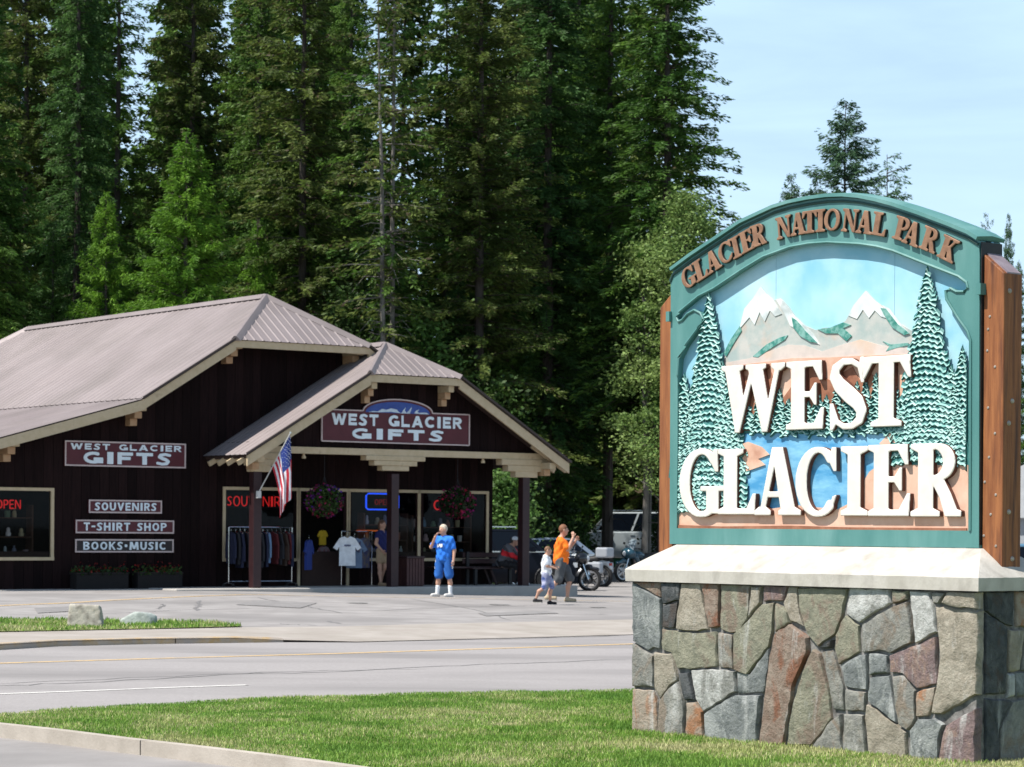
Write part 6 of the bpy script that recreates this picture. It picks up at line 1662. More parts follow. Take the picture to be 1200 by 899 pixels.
def bike(name, label, X, Y, z, rz, paint, fairing=True, luggage=None, screen=True, lm=None, seatm=None):
    """motorcycle, front towards local -x"""
    e = empty(name, (X, Y, z), rz, label, 'motorcycle', 'motorcycles parked beside the shop')
    for xw, wd_ in ((-.76, .055), (.74, .075)):
        prof = [(.315 + wd_ * math.cos(t) * .9, wd_ * math.sin(t)) for t in np.linspace(-PI, PI, 13)]
        w = MB().lathe(prof, (xw, 0, .33), 'y', 22).build('wheel', M_tyre, e, smooth=True)
        r_b = MB().lathe([(.24, -.03), (.27, -.035), (.27, .035), (.24, .03), (.24, -.03)], (xw, 0, .33), 'y', 20)
        for k in range(5):
            a = 2 * PI * k / 5; r_b.beam((xw, 0, .33), (xw + .25 * math.cos(a), 0, .33 + .25 * math.sin(a)), .03, .03, up=(0, 1, 0))
        r_b.build('rim', M_rim, w)
        MB().lathe([(.05, .05), (.14, .052), (.14, .058), (.05, .058)], (xw, 0, .33), 'y', 16).build('brake_disc', M_chrome, w)
    for s_ in (-1, 1): MB().tube([(-.76, s_ * .10, .33), (-.66, s_ * .10, .60), (-.50, s_ * .09, .98)], .026, 8).build('fork', M_chrome, e, smooth=True)
    sdfobj('front_fender', [('c', (-1.0, 0, .62), (-.55, 0, .68), .06, .07), ('c', (-.78, 0, .70), (-.7, 0, .70), .07, .07)], .02, paint, e)
    MB().tube([(-.5, 0, .95), (-.2, 0, .78), (.1, 0, .45), (.35, 0, .42), (.74, 0, .33)], .035, 7).build('frame', M_blk, e, smooth=True)
    sdfobj('engine', [('e', (-.02, 0, .42), (.26, .2, .17)), ('c', (-.12, 0, .5), (-.22, 0, .72), .11, .10), ('c', (.05, 0, .5), (.12, 0, .7), .11, .10)], .025, mat('engine_metal', (.16, .16, .17), (.3, .3, .31), rough=.4, metal=.6, scale=25), e, k=.03)
    sdfobj('fuel_tank', [('e', (-.16, 0, .88), (.30, .16, .14)), ('e', (.02, 0, .84), (.16, .11, .10))], .02, paint, e, k=.05)
    sdfobj('seat', [('c', (.15, 0, .80), (.62, 0, .86), .13, .12), ('c', (.62, 0, .86), (.72, 0, .95), .10, .06)], .022, seatm or M_blk, e, k=.05)
    sdfobj('rear_fender', [('c', (.5, 0, .76), (.95, 0, .72), .11, .07), ('c', (.95, 0, .72), (1.05, 0, .58), .07, .05)], .022, paint, e, k=.04)
    MB().box(1.02, 1.07, -.06, .06, .66, .74).build('tail_light', M_red, e)
    for s_ in (-1, 1): MB().tube([(-.15, s_ * .16, .4), (.0, s_ * .2, .25), (.5, s_ * .22, .27), (.95, s_ * .22, .36)], [.03, .035, .045, .05], 8).build('exhaust', M_chrome, e, smooth=True)
    hb = MB().tube([(-.28, -.38, 1.07), (-.38, -.22, 1.10), (-.44, 0, 1.03), (-.38, .22, 1.10), (-.28, .38, 1.07)], .014, 7).build('handlebar', M_chrome, e, smooth=True)
    for s_ in (-1, 1):
        MB().tube([(-.34, s_ * .30, 1.09), (-.24, s_ * .42, 1.05)], .02, 7).build('grip', M_blk, hb)
        MB().tube([(-.38, s_ * .24, 1.1), (-.40, s_ * .34, 1.24)], .006, 5).build('mirror_stem', M_chrome, hb)
        sdfobj('mirror', [('e', (-.40, s_ * .36, 1.27), (.02, .065, .04))], .012, M_blk, e)
    sdfobj('headlight', [('e', (-.66, 0, .93), (.09, .10, .10))], .02, M_lamp, e)
    if fairing: sdfobj('fairing', [('e', (-.52, 0, .93), (.20, .30, .20)), ('c', (-.38, -.24, .8), (-.2, -.24, .5), .08, .06), ('c', (-.38, .24, .8), (-.2, .24, .5), .08, .06)], .025, paint, e, k=.05)
    if screen:
        b = MB(); N5 = 9; vs = []
        for i in range(6):
            t = i / 5
            for k in range(N5):
                a = (k / (N5 - 1) - .5) * 2.2; wv = .26 * (1 - .35 * t * t)
                vs.append((-.62 + .26 * t + (1 - math.cos(a)) * .12, math.sin(a) * wv / .89, 1.0 + .42 * t - .03 * a * a * t))
        b.add(vs, [(i * N5 + k, i * N5 + k + 1, (i + 1) * N5 + k + 1, (i + 1) * N5 + k) for i in range(5) for k in range(N5 - 1)])
        o = b.build('windscreen', glassmat('windscreen', (.35, .42, .48), .45, .05), e, smooth=True); mm = o.modifiers.new('t', 'SOLIDIFY'); mm.thickness = .005
    if luggage:
        for s_ in (-1, 1):
            bevelmod(MB().box(.42, .92, s_ * .34 - .12, s_ * .34 + .12, .42, .76).build('pannier', luggage, e), .05, 3)
        bevelmod(MB().box(.62, 1.05, -.24, .24, .90, 1.22).build('top_box', luggage, e), .06, 3)
    MB().tube([(.1, .12, .3), (.02, .32, .0)], .014, 6).build('side_stand', M_blk, e)
    return e
B_dark = mat('black_bike_paint', (.01, .011, .014), rough=.15, coat=.5)
B_blue = mat('petrol_bike_paint', (.02, .06, .09), rough=.18, coat=.5)
B_white = mat('white_bike_paint', (.55, .58, .6), rough=.22, coat=.5)
def bput(px, py): p = lground(px, py); return p.x, p.y, p.z
x, y, z = put(681, 79.5); bike('motorcycle', 'touring motorcycle with white fairing and pale luggage boxes', x, y, z, math.radians(-30), B_white, luggage=mat('pale_luggage', (.34, .36, .39), rough=.3))
x, y, z = bput(662, 692); bike('motorcycle', 'black motorcycle beside the man in orange with its front wheel turned to the street', x, y, z, math.radians(158), B_dark, screen=False)
x, y, z = bput(634, 689); bike('motorcycle', 'dark chrome motorcycle behind the walking boy', x, y, z, math.radians(25), B_dark, fairing=False, screen=False)
x, y, z = bput(750, 683); bike('motorcycle', 'dark blue motorcycle with tall clear windscreen beside the sign', x, y, z, math.radians(38), B_blue, luggage=None)
x, y, z = bput(726, 676)
e = empty('cooler_box', (x, y + 1.5, z), .2, 'green and white cooler box on the asphalt between the motorcycles', 'cooler')
bevelmod(MB().box(-.28, .28, -.2, .2, 0, .34).build('body', mat('green_plastic', (.03, .22, .10), rough=.4), e), .03)
bevelmod(MB().box(-.3, .3, -.22, .22, .342, .42).build('lid', mat('white_plastic', (.7, .72, .7), rough=.4), e), .02)
MB().tube([(-.3, 0, .3), (-.33, 0, .2), (-.3, 0, .1)], .012, 6).build('handle', MATS['white_plastic'], e)

# ================================================================== PEOPLE
SK = mat('skin', (.48, .26, .18), (.52, .30, .21), rough=.55, scale=6)
def hand_prims(w, d, up, side, L=.17, curl=.35):
    """w wrist, d direction of the hand, up = back of the hand normal, side = towards the thumb"""
    w, d, up, side = Vector(w), Vector(d).normalized(), Vector(up).normalized(), Vector(side)
    side = (side - d * side.dot(d)).normalized(); up = d.cross(side).normalized() * (1 if d.cross(side).dot(up) >= 0 else -1)
    s = L / .18; P = []
    for k, o_ in enumerate((.028, .010, -.010, -.027)):
        a = w + d * .015 * s + side * o_ * .6 * s; b_ = w + d * .085 * s + side * o_ * s
        P.append(('c', a, b_, .015 * s, .0115 * s))
        fl = (.070, .080, .074, .058)[k] * s
        k1 = b_ + (d * math.cos(curl) - up * math.sin(curl)) * fl * .5
        k2 = k1 + (d * math.cos(curl * 2.3) - up * math.sin(curl * 2.3)) * fl * .5
        P += [('c', b_, k1, .0092 * s, .0085 * s), ('c', k1, k2, .0085 * s, .0070 * s)]
    t0 = w + d * .03 * s + side * .025 * s; t1 = t0 + (d * .6 + side * .7 - up * .25).normalized() * .04 * s; t2 = t1 + (d * .9 + side * .2 - up * .3).normalized() * .032 * s
    P += [('c', t0, t1, .014 * s, .0105 * s), ('c', t1, t2, .0105 * s, .0085 * s)]
    return P
def person(name, label, pos, rz, J, H=1.75, shirt=None, bottoms=None, shoe=None, hair=(.05, .03, .02), socks=None, sleeve=.6, blen='knee', girth=1.0, cap=None, skin=None, longh=False, sleeve2=None):
    s = H / 1.75; skin = skin or SK
    e = empty(name, pos, rz, label, 'person')
    D = dict(pel=(0, 0, .95), chest=(0, 0, 1.27), neck=(0, .01, 1.46), head=(0, -.015, 1.63), ls=(.18, 0, 1.385), rs=(-.18, 0, 1.385), le=(.23, .02, 1.13), re=(-.23, .02, 1.13), lw=(.25, -.05, .88), rw=(-.25, -.05, .88),
             lh=(.09, 0, .92), rh=(-.09, 0, .92), lk=(.10, -.01, .50), rk=(-.10, -.01, .50), la=(.11, .03, .09), ra=(-.11, .03, .09), toe=(0, -1), look=(0, -1), lhd=None, rhd=None)
    D.update(J)
    V = {k: Vector(v) * s for k, v in D.items() if isinstance(v, tuple) and len(v) == 3}
    g = girth
    look = Vector((*D['look'], 0)).normalized(); sidev = Vector((-look.y, look.x, 0))
    hd = V['head']
    def cap_(a, b_, ra, rb): return ('c', tuple(a), tuple(b_), ra * s, rb * s)
    head = [('e', tuple(hd), (.088 * s, .088 * s, .115 * s)), ('c', tuple(hd + look * .035 * s - Vector((0, 0, .05 * s))), tuple(hd + look * .05 * s - Vector((0, 0, .078 * s))), .055 * s, .038 * s),
            ('c', tuple(hd + look * .088 * s + Vector((0, 0, .012 * s))), tuple(hd + look * .108 * s - Vector((0, 0, .018 * s))), .010 * s, .014 * s),
            ('e', tuple(hd + sidev * .09 * s), (.018 * s, .018 * s, .030 * s)), ('e', tuple(hd - sidev * .09 * s), (.018 * s, .018 * s, .030 * s))]
    pr = head + [cap_(V['neck'] - Vector((0, 0, .05)), hd - Vector((0, 0, .06 * s)), .060, .052)]
    pr += [cap_(V['pel'], V['chest'], .125 * g, .135 * g), cap_(V['pel'] + Vector((.05, 0, 0)), V['chest'] + Vector((.08, 0, .04)), .10 * g, .095 * g), cap_(V['pel'] - Vector((.05, 0, 0)), V['chest'] + Vector((-.08, 0, .04)), .10 * g, .095 * g),
           cap_(V['chest'] + Vector((0, 0, .08)), V['neck'], .10, .065), cap_(V['neck'] - Vector((0, 0, .025)), V['ls'], .055, .056), cap_(V['neck'] - Vector((0, 0, .025)), V['rs'], .055, .056)]
    for a in 'lr':
        pr += [cap_(V[a + 's'], V[a + 'e'], .056, .043), cap_(V[a + 'e'], V[a + 'w'], .042, .029)]
        pr += [cap_(V[a + 'h'], V[a + 'k'], .088 * g, .057), cap_(V[a + 'k'], V[a + 'k'] * .45 + V[a + 'a'] * .55 + Vector((0, .012, .06)), .055, .054), cap_(V[a + 'k'] * .45 + V[a + 'a'] * .55 + Vector((0, .012, .06)), V[a + 'a'], .053, .036)]
        tv = Vector((*D['toe'], 0)).normalized() if a + 't' not in D else Vector(D[a + 't']).normalized()
        pr += [cap_(V[a + 'a'] - Vector((0, 0, .045 * s)), V[a + 'a'] - Vector((0, 0, .055 * s)) + tv * .16 * s, .036, .030)]
    Vb, Qb = sdf(pr, .014, k=.03)
    parts = [(Vb, Qb)]
    for a in 'lr':
        d = V[a + 'w'] - V[a + 'e'] if D[a + 'hd'] is None else Vector(D[a + 'hd'])
        side = Vector((0, -1, 0)) if abs(d.normalized().y) < .8 else Vector((1 if a == 'r' else -1, 0, 0))
        sg = 1 if a == 'l' else -1
        hp_ = [('c', tuple(q[1]), tuple(q[2]), q[3], q[4]) for q in hand_prims(V[a + 'w'], d, Vector((sg, 0, 0)), side, .17 * s, .45)]
        hp_.append(cap_(V[a + 'w'] - d.normalized() * .03, V[a + 'w'] + d.normalized() * .02, .029, .024))
        parts.append(sdf(hp_, .0065, k=.008))
    vs = []; fs = []; o_ = 0
    for a, q in parts: vs.append(a); fs.append(q + o_); o_ += len(a)
    link('body', npmesh('body', np.concatenate(vs), np.concatenate(fs), skin, True), e)
    for sg in (-1, 1): sdfobj('eye', [('e', tuple(hd + look * .078 * s + sidev * sg * .032 * s + Vector((0, 0, .012 * s))), (.012 * s, .012 * s, .009 * s))], .006, mat('eye_dark', (.03, .02, .015), rough=.2), e)
    sdfobj('mouth', [('c', tuple(hd + look * .088 * s - sidev * .02 * s - Vector((0, 0, .052 * s))), tuple(hd + look * .088 * s + sidev * .02 * s - Vector((0, 0, .052 * s))), .006 * s, .006 * s)], .005, mat('lips', (.35, .13, .1)), e)
    hm = mat('hair_%d' % int(sum(hair) * 1000), hair, tuple(min(1, c * 1.5) for c in hair), rough=.7, scale=40, bump=.004, stretch=(1, 1, .3))
    hpz = [('e', tuple(hd + Vector((0, 0, .028 * s)) - look * .014 * s), (.100 * s, .100 * s, .108 * s))]
    if longh: hpz.append(('c', tuple(hd - look * .06 * s), tuple(hd - look * .08 * s - Vector((0, 0, .17 * s))), .07 * s, .045 * s))
    if cap:
        sdfobj('cap', [('e', tuple(hd + Vector((0, 0, .045 * s))), (.105 * s, .105 * s, .09 * s)), ('c', tuple(hd + look * .08 * s + Vector((0, 0, .05 * s))), tuple(hd + look * .16 * s + Vector((0, 0, .035 * s))), .03 * s, .02 * s)], .012, cap, e, k=.02, cuts=[(tuple(hd + Vector((0, 0, .03 * s))), (0, 0, -1))])
    sdfobj('hair', hpz, .012, hm, e, k=.02, cuts=[(tuple(hd + look * .05 * s + Vector((0, 0, .03 * s))), tuple((look * .8 - Vector((0, 0, .6))).normalized()))] + ([] if longh else [(tuple(hd - Vector((0, 0, .05 * s))), (0, 0, -1))]),
           noise=lambda X, Y, Z: .004 * np.sin(X * 120) * np.sin(Y * 110 + Z * 60))
    if shirt:
        f = sleeve
        sp = [cap_(V['pel'] + Vector((0, 0, .0)), V['chest'], .156 * g, .154 * g), cap_(V['pel'] + Vector((.055, 0, 0)), V['chest'] + Vector((.085, 0, .04)), .118 * g, .110 * g), cap_(V['pel'] - Vector((.055, 0, 0)), V['chest'] + Vector((-.085, 0, .04)), .118 * g, .110 * g),
              cap_(V['chest'] + Vector((0, 0, .08)), V['neck'] - Vector((0, 0, .03)), .115, .075), cap_(V['neck'] - Vector((0, 0, .025)), V['ls'], .070, .074), cap_(V['neck'] - Vector((0, 0, .025)), V['rs'], .070, .074)]
        for a, ff in (('l', f), ('r', f)):
            if ff > 0: sp.append(cap_(V[a + 's'], V[a + 's'] + (V[a + 'e'] - V[a + 's']) * min(1, ff), .074, .074))
            if ff > 1: sp.append(cap_(V[a + 'e'], V[a + 'e'] + (V[a + 'w'] - V[a + 'e']) * (ff - 1), .06, .045))
        up = (V['neck'] - V['pel']).normalized()
        sdfobj('shirt', sp, .015, shirt, e, k=.03, cuts=[(tuple(V['pel'] - up * .085 * s), tuple(-up)), (tuple(V['neck'] + up * .03 * s), tuple(up))],
               noise=lambda X, Y, Z: .007 * np.sin(Z * 34 + X * 34 + 2 * np.sin(Y * 20)) + .005 * np.sin(X * 41 - Z * 26 + Y * 31))
    if bottoms:
        f = {'knee': .95, 'short': .6, 'long': 1.0}[blen]
        bp_ = [cap_(V['pel'], V['pel'] + Vector((0, 0, .03)), .140 * g, .138 * g)]
        for a in 'lr':
            kk = V[a + 'h'] + (V[a + 'k'] - V[a + 'h']) * f
            bp_ += [cap_(V[a + 'h'] + Vector((0, 0, .02)), kk, .105 * g, .092 * g if blen != 'long' else .072)]
            if blen == 'long': bp_.append(cap_(V[a + 'k'], V[a + 'a'] + Vector((0, 0, .03)), .072, .058))
        sdfobj('shorts' if blen != 'long' else 'trousers', bp_, .015, bottoms, e, k=.03, noise=lambda X, Y, Z: .007 * np.sin(Z * 26 + X * 44) + .006 * np.sin(Y * 48 + Z * 12))
    for a in 'lr':
        tv = Vector((*D['toe'], 0)).normalized() if a + 't' not in D else Vector(D[a + 't']).normalized()
        an = V[a + 'a']
        if socks: sdfobj('sock', [cap_(an - Vector((0, 0, .03)), an + (V[a + 'k'] - an) * .38, .045, .053)], .012, socks, e, k=.02)
        if shoe:
            so = sdfobj('shoe', [cap_(an - Vector((0, 0, .045 * s)) - tv * .03, an - Vector((0, 0, .05 * s)) + tv * .17 * s, .050, .042), cap_(an - Vector((0, 0, .03 * s)), an, .048, .045)], .012, shoe, e, k=.02, cuts=[(tuple(an - Vector((0, 0, .088 * s))), (0, 0, -1))])
            MB().prism([(x_ * s, y_ * s) for x_, y_ in ((-.045, -.18), (0, -.215), (.045, -.18), (.05, -.05), (.04, .07), (0, .085), (-.04, .07), (-.045, -.05))],
                       lambda p, q, d: tuple(an + (tv * (-q)) + Vector((-tv.y, tv.x, 0)) * p * 1.0 + Vector((0, 0, -.083 * s - d))), 0, .018).build('sole', mat('shoe_sole', (.35, .33, .3), rough=.8), so)
    return e
cloth = lambda n_, c, c2=None: mat(n_, c, c2 or tuple(min(1, x_ * 1.25) for x_ in c), rough=.85, scale=7, bump=.003, bscale=22)
C_blue, C_blue2 = cloth('bright_blue_cotton', (.02, .16, .62)), cloth('blue_shorts_cloth', (.015, .10, .36))
C_wht, C_or = cloth('white_cotton', (.68, .70, .72)), cloth('orange_shirt_cloth', (.85, .17, .01))
C_navy, C_khaki, C_blkc, C_grey = cloth('navy_cotton', (.012, .016, .09)), cloth('khaki_cotton', (.34, .24, .15)), cloth('black_cloth', (.012, .012, .014)), cloth('dark_grey_cloth', (.07, .075, .08))
p = lground(520, 699.5)
pm = person('person', 'man in bright blue shirt and shorts standing with one hand to his mouth', p, math.radians(-28), dict(
    re=(-.30, -.10, 1.20), rw=(-.09, -.26, 1.46), rhd=(.5, .2, .8), le=(.26, .04, 1.13), lw=(.28, -.03, .87), lh=(.10, 0, .92), rh=(-.10, 0, .92), lk=(.15, 0, .5), rk=(-.13, -.03, .5), la=(.17, .03, .09), ra=(-.17, -.02, .09), look=(-.35, -1), head=(-.015, -.03, 1.62), toe=(-.3, -1)),
    H=1.70, shirt=C_blue, bottoms=C_blue2, shoe=cloth('pale_trainer', (.55, .53, .5)), socks=C_wht, hair=(.42, .36, .28), girth=1.12, sleeve=.72)
# white print on the chest and pale side stripes on the shorts
bb_ = MB()
for k in range(5): bb_.box(-.075 + k * .026, -.055 + k * .03, -.19 - .002 * k, -.178, 1.16 + .014 * ((k * 7) % 3), 1.245 - .012 * (k % 2))
bb_.build('shirt_print', C_wht, pm)['kind'] = 'stuff'
for sx in (-1, 1): MB().tube([(sx * .215, 0, .86), (sx * .235, -.01, .66)], .014, 6).build('side_stripe', C_wht, pm)
p = lground(657, 705.5)
person('person', 'man in orange shirt walking right and lifting both hands to his face', p, math.radians(92), dict(
    re=(-.24, -.14, 1.20), rw=(-.12, -.27, 1.48), le=(.24, -.16, 1.18), lw=(.12, -.34, 1.40), rhd=(.1, .1, 1), lhd=(-.2, -.4, .8), head=(0, -.06, 1.64), chest=(0, -.02, 1.27),
    lk=(.10, -.22, .52), la=(.10, -.16, .09), rk=(-.10, .06, .50), ra=(-.10, .30, .14), lh=(.09, -.02, .92)), H=1.70, shirt=C_or, bottoms=C_grey, shoe=cloth('sand_shoe', (.38, .30, .2)), hair=(.16, .07, .035), girth=1.12, sleeve=.75)
p = lground(640, 708.5)
pb = person('person', 'boy in white shirt and blue checked shorts walking beside the man in orange', p, math.radians(80), dict(
    re=(-.22, -.06, 1.16), rw=(-.16, -.26, 1.10), le=(.22, -.06, 1.16), lw=(.15, -.26, 1.14), lk=(.10, -.16, .52), la=(.10, -.10, .09), rk=(-.10, .05, .50), ra=(-.10, .30, .16), head=(0, -.05, 1.61)),
    H=1.24, shirt=C_wht, bottoms=cloth('checked_shorts_cloth', (.03, .07, .26), (.5, .5, .6)), shoe=C_blkc, hair=(.14, .075, .04), sleeve=.8, girth=.98)
sp_ = GF.world(-.78, 1.05, SLAB)
sp_ = GF.world(GF.hit(447, 684, y=1.2)[0], 1.2, SLAB)
person('person', 'woman in navy top and khaki shorts standing in the porch shade by the door', sp_, math.radians(60), dict(
    re=(-.22, .04, 1.13), rw=(-.2, -.14, .95), lk=(.08, -.05, .5), la=(.09, .08, .09), rk=(-.09, 0, .5), ra=(-.09, -.04, .09)), H=1.66, shirt=C_navy, bottoms=C_khaki, shoe=cloth('tan_sandal', (.3, .2, .12)), hair=(.10, .05, .03), sleeve=.25, blen='short', longh=True)
# bench with a seated person beside the right porch post
bpx = GF.hit(593, 688, y=1.15)[0]
bw_ = GF.world(bpx - .2, 1.45, SLAB)
e = empty('bench', bw_, math.radians(36), 'dark wooden bench on the porch beside the right post', 'bench')
for k in range(3): MB().box(-.8, .8, -.22 + k * .15, -.09 + k * .15, .42, .455).build('seat_slat', M_beamd, e)
for k in range(2): MB().box(-.8, .8, .235, .265, .56 + k * .16, .68 + k * .16).build('back_slat', M_beamd, e)
for sx in (-1, 1):
    MB().box(sx * .68 - .04, sx * .68 + .04, -.2, -.12, 0, .42).build('leg', M_blk, e)
    MB().box(sx * .68 - .04, sx * .68 + .04, .17, .235, 0, .86).build('leg', M_blk, e)
sp2 = GF.world(bpx, 1.18, SLAB)
person('person', 'seated person in grey and red jacket and white cap bending forward on the bench', sp2, math.radians(75), dict(
    pel=(0, .12, .56), lh=(.10, .10, .55), rh=(-.10, .10, .55), chest=(0, -.04, .86), neck=(0, -.13, 1.03), head=(.02, -.24, 1.14), ls=(.18, -.10, 1.0), rs=(-.18, -.10, 1.0), le=(.24, -.24, .78), re=(-.24, -.24, .78), lw=(.12, -.42, .66), rw=(-.12, -.42, .66),
    lk=(.14, -.33, .52), rk=(-.14, -.33, .52), la=(.15, -.40, .09), ra=(-.15, -.42, .09), look=(0, -1)), H=1.75, shirt=mat('grey_red_jacket', (.10, .10, .11), (.62, .02, .03), rough=.8, scale=2.6, lo=.54, hi=.56, detail=1), bottoms=C_blkc, shoe=C_wht, hair=(.04, .03, .02), sleeve=1.7, blen='long', cap=C_wht)

# ================================================================== THINGS ON THE PORCH
def onp(px, y): return GF.hit(px, 640, y=y)[0]
# American flag hanging from a slanted pole on the left post
fp0 = Vector((posts_x[0], PYW - .12, 2.42)); 
q = GF.hit(340, 508, y=PYW - .95); fp1 = Vector((q[0], PYW - .95, q[2]))
fe = empty('flag', GF.world(fp0.x, fp0.y, fp0.z), math.radians(36), 'American flag hanging limp from a slanted pole on the left porch post', 'flag')
T1 = fp1 - fp0
MB().tube([(0, 0, 0), tuple(T1)], [.014, .012], 8).build('pole', mat('white_pole_paint', (.6, .6, .58), rough=.4), fe, smooth=True)
MB().lathe([(0, -.03), (.02, -.02), (.026, 0), (.02, .02), (0, .03)], tuple(T1 * 1.01), 'z', 10).build('finial', mat('silver_ball', (.6, .65, .62), rough=.3, metal=.5), fe, smooth=True)
MB().box(-.05, .05, -.05, .11, -.12, .05).build('bracket', MATS['white_pole_paint'], fe)
fl = MB(); NU, NV = 44, 26                # u: along the fly (hanging down), v: along the hoist
M_fr, M_fw, M_fb = cloth('flag_red', (.45, .02, .035)), cloth('flag_white', (.66, .66, .68)), cloth('flag_blue', (.02, .04, .19))
hoist0, hoist1 = T1 * .985, T1 * .42
vs = []
for i in range(NU + 1):
    u = i / NU
    for j in range(NV + 1):
        v = j / NV
        h = hoist0 + (hoist1 - hoist0) * v
        # cloth falls from the hoist and gathers into folds
        gather = min(1, u * 1.9) ** .7
        cx_ = hoist0.x + (hoist1.x - hoist0.x) * .46; cy_ = hoist0.y + (hoist1.y - hoist0.y) * .2
        fold = math.sin(v * 15 + u * 1.5) * .045 * gather
        x_ = h.x * (1 - gather) + (cx_ + (v - .5) * -.26 + .03 * math.sin(v * 9)) * gather + .10 * gather * (1 - v)
        y_ = h.y * (1 - gather) + cy_ * gather + fold
        z_ = h.z - u * 1.42 * (1 - .16 * v) - .0 
        vs.append((x_, y_, z_))
fs, ms = [], []
for i in range(NU):
    for j in range(NV):
        fs.append((i * (NV + 1) + j, i * (NV + 1) + j + 1, (i + 1) * (NV + 1) + j + 1, (i + 1) * (NV + 1) + j))
        canton = (j < NV * 7 / 13) and (i < NU * .4)
        ms.append(2 if canton else (0 if (j // 2) % 2 == 0 else 1))
me = bpy.data.meshes.new('flag_cloth'); me.from_pydata(vs, [], fs)
for m_ in (M_fr, M_fw, M_fb): me.materials.append(m_)
me.polygons.foreach_set('material_index', ms); me.polygons.foreach_set('use_smooth', [True] * len(fs)); me.update()
fo = link('flag_cloth', me, fe); sm = fo.modifiers.new('t', 'SOLIDIFY'); sm.thickness = .004
st_ = MB()
for i in range(9):
    for j in range(5 + (i % 2)):
        u, v = (i + .8) / 10 * .4, ((j + .7 - .5 * (i % 2)) / 6) * 7 / 13
        k = int(u * NU) * (NV + 1) + int(v * NV); c = Vector(vs[k]); a5 = []
        for t in range(10):
            rr_ = .016 if t % 2 == 0 else .007; a5.append((c.x + rr_ * math.sin(t * PI / 5), c.y - .008, c.z + rr_ * math.cos(t * PI / 5)))
        st_.add([(c.x, c.y - .008, c.z)] + a5, [(0, 1 + t, 1 + (t + 1) % 10) for t in range(10)])
st_.build('stars', M_fw, fe)['kind'] = 'stuff'

# hanging baskets
def basket(label, px, py, y, c1, seed):
    x_, _, z_ = GF.hit(px, py, y=y)
    e = empty('hanging_basket', GF.world(x_, y, z_), math.radians(36), label, 'flower basket', 'flower baskets under the porch beam')
    MB().lathe([(0, -.26), (.12, -.25), (.2, -.15), (.24, 0), (.22, 0), (.18, -.13), (0, -.2)], (0, 0, -.0), 'z', 16).build('pot', mat('moss_basket', (.05, .045, .02), (.08, .07, .03), scale=20), e, smooth=True)
    for k in range(3):
        a = 2 * PI * k / 3; MB().tube([(.22 * math.cos(a), .22 * math.sin(a), 0), (0, 0, .62)], .006, 5).build('chain', M_blk, e)
    MB().tube([(0, 0, .62), (0, 0, BZ0 + .1 - z_)], .006, 5).build('hook', M_blk, e)
    r = np.random.RandomState(seed)
    def cards(n, R, sz, zs):
        P = r.normal(size=(n, 3)); P /= np.linalg.norm(P, axis=1)[:, None]; P *= (R * r.uniform(.55, 1.05, n) ** .5)[:, None]; P[:, 2] = P[:, 2] * .85 + zs
        d = r.normal(size=(n, 3)); d /= np.linalg.norm(d, axis=1)[:, None]; w = np.cross(d, r.normal(size=(n, 3))); w /= np.linalg.norm(w, axis=1)[:, None]
        s_ = (sz * r.uniform(.6, 1.3, n))[:, None]
        V = np.stack([P - d * s_, P + w * s_, P + d * s_, P - w * s_], 1).reshape(-1, 3); return V, np.arange(len(V)).reshape(-1, 4)
    link('leaves', npmesh('leaves', *cards(1500, .46, .035, .02), LF['bush']), e)['kind'] = 'stuff'
    link('blossoms', npmesh('blossoms', *cards(420, .5, .032, .02), c1), e)['kind'] = 'stuff'
    return e
basket('hanging basket of purple and red petunias left of the middle post', 380, 588, .95, leafmat('purple_petals', (.06, .02, .22), (.30, .01, .05), trans=.2, scale=3), 1)
basket('hanging basket of crimson petunias over the man in blue', 536, 590, 1.0, leafmat('crimson_petals', (.30, .005, .03), (.22, .01, .12), trans=.2, scale=3), 2)
# planters with red flowers below the small boards
for i, (a_, c_, lab) in enumerate([(86, 147, 'left flower box of red geraniums under the small boards'), (158, 210, 'right flower box of red geraniums under the small boards')]):
    xa_, xb_ = GF.hit(a_, 670, y=WY - .4)[0], GF.hit(c_, 670, y=WY - .4)[0]
    e = empty('flower_box', GF.world((xa_ + xb_) / 2, WY - .4, .1), math.radians(36), lab, 'planter', 'flower boxes along the wall')
    w2 = (xb_ - xa_) / 2
    MB().box(-w2, w2, -.16, .16, 0, .38).build('box', mat('black_brown_planter', (.005, .004, .004), (.008, .006, .006)), e)
    MB().box(-w2 - .02, w2 + .02, -.18, .18, .38, .41).build('rim', mat('planter_rim', (.014, .01, .009)), e)
    r = np.random.RandomState(70 + i)
    def cards2(n, sz, z0_, z1_):
        P = np.stack([r.uniform(-w2, w2, n), r.uniform(-.2, .2, n), z0_ + (z1_ - z0_) * r.rand(n) * (.6 + .4 * np.sin(r.uniform(0, 6, n)))], 1)
        d = r.normal(size=(n, 3)); d /= np.linalg.norm(d, axis=1)[:, None]; w = np.cross(d, r.normal(size=(n, 3))); w /= np.linalg.norm(w, axis=1)[:, None]
        s_ = (sz * r.uniform(.6, 1.3, n))[:, None]; V = np.stack([P - d * s_, P + w * s_, P + d * s_, P - w * s_], 1).reshape(-1, 3); return V, np.arange(len(V)).reshape(-1, 4)
    link('leaves', npmesh('leaves', *cards2(420, .035, .36, .56), LF['bush']), e)['kind'] = 'stuff'
    link('blossoms', npmesh('blossoms', *cards2(130, .022, .42, .68), leafmat('red_petals', (.13, .004, .004), (.2, .008, .007), trans=.2, scale=3)), e)['kind'] = 'stuff'
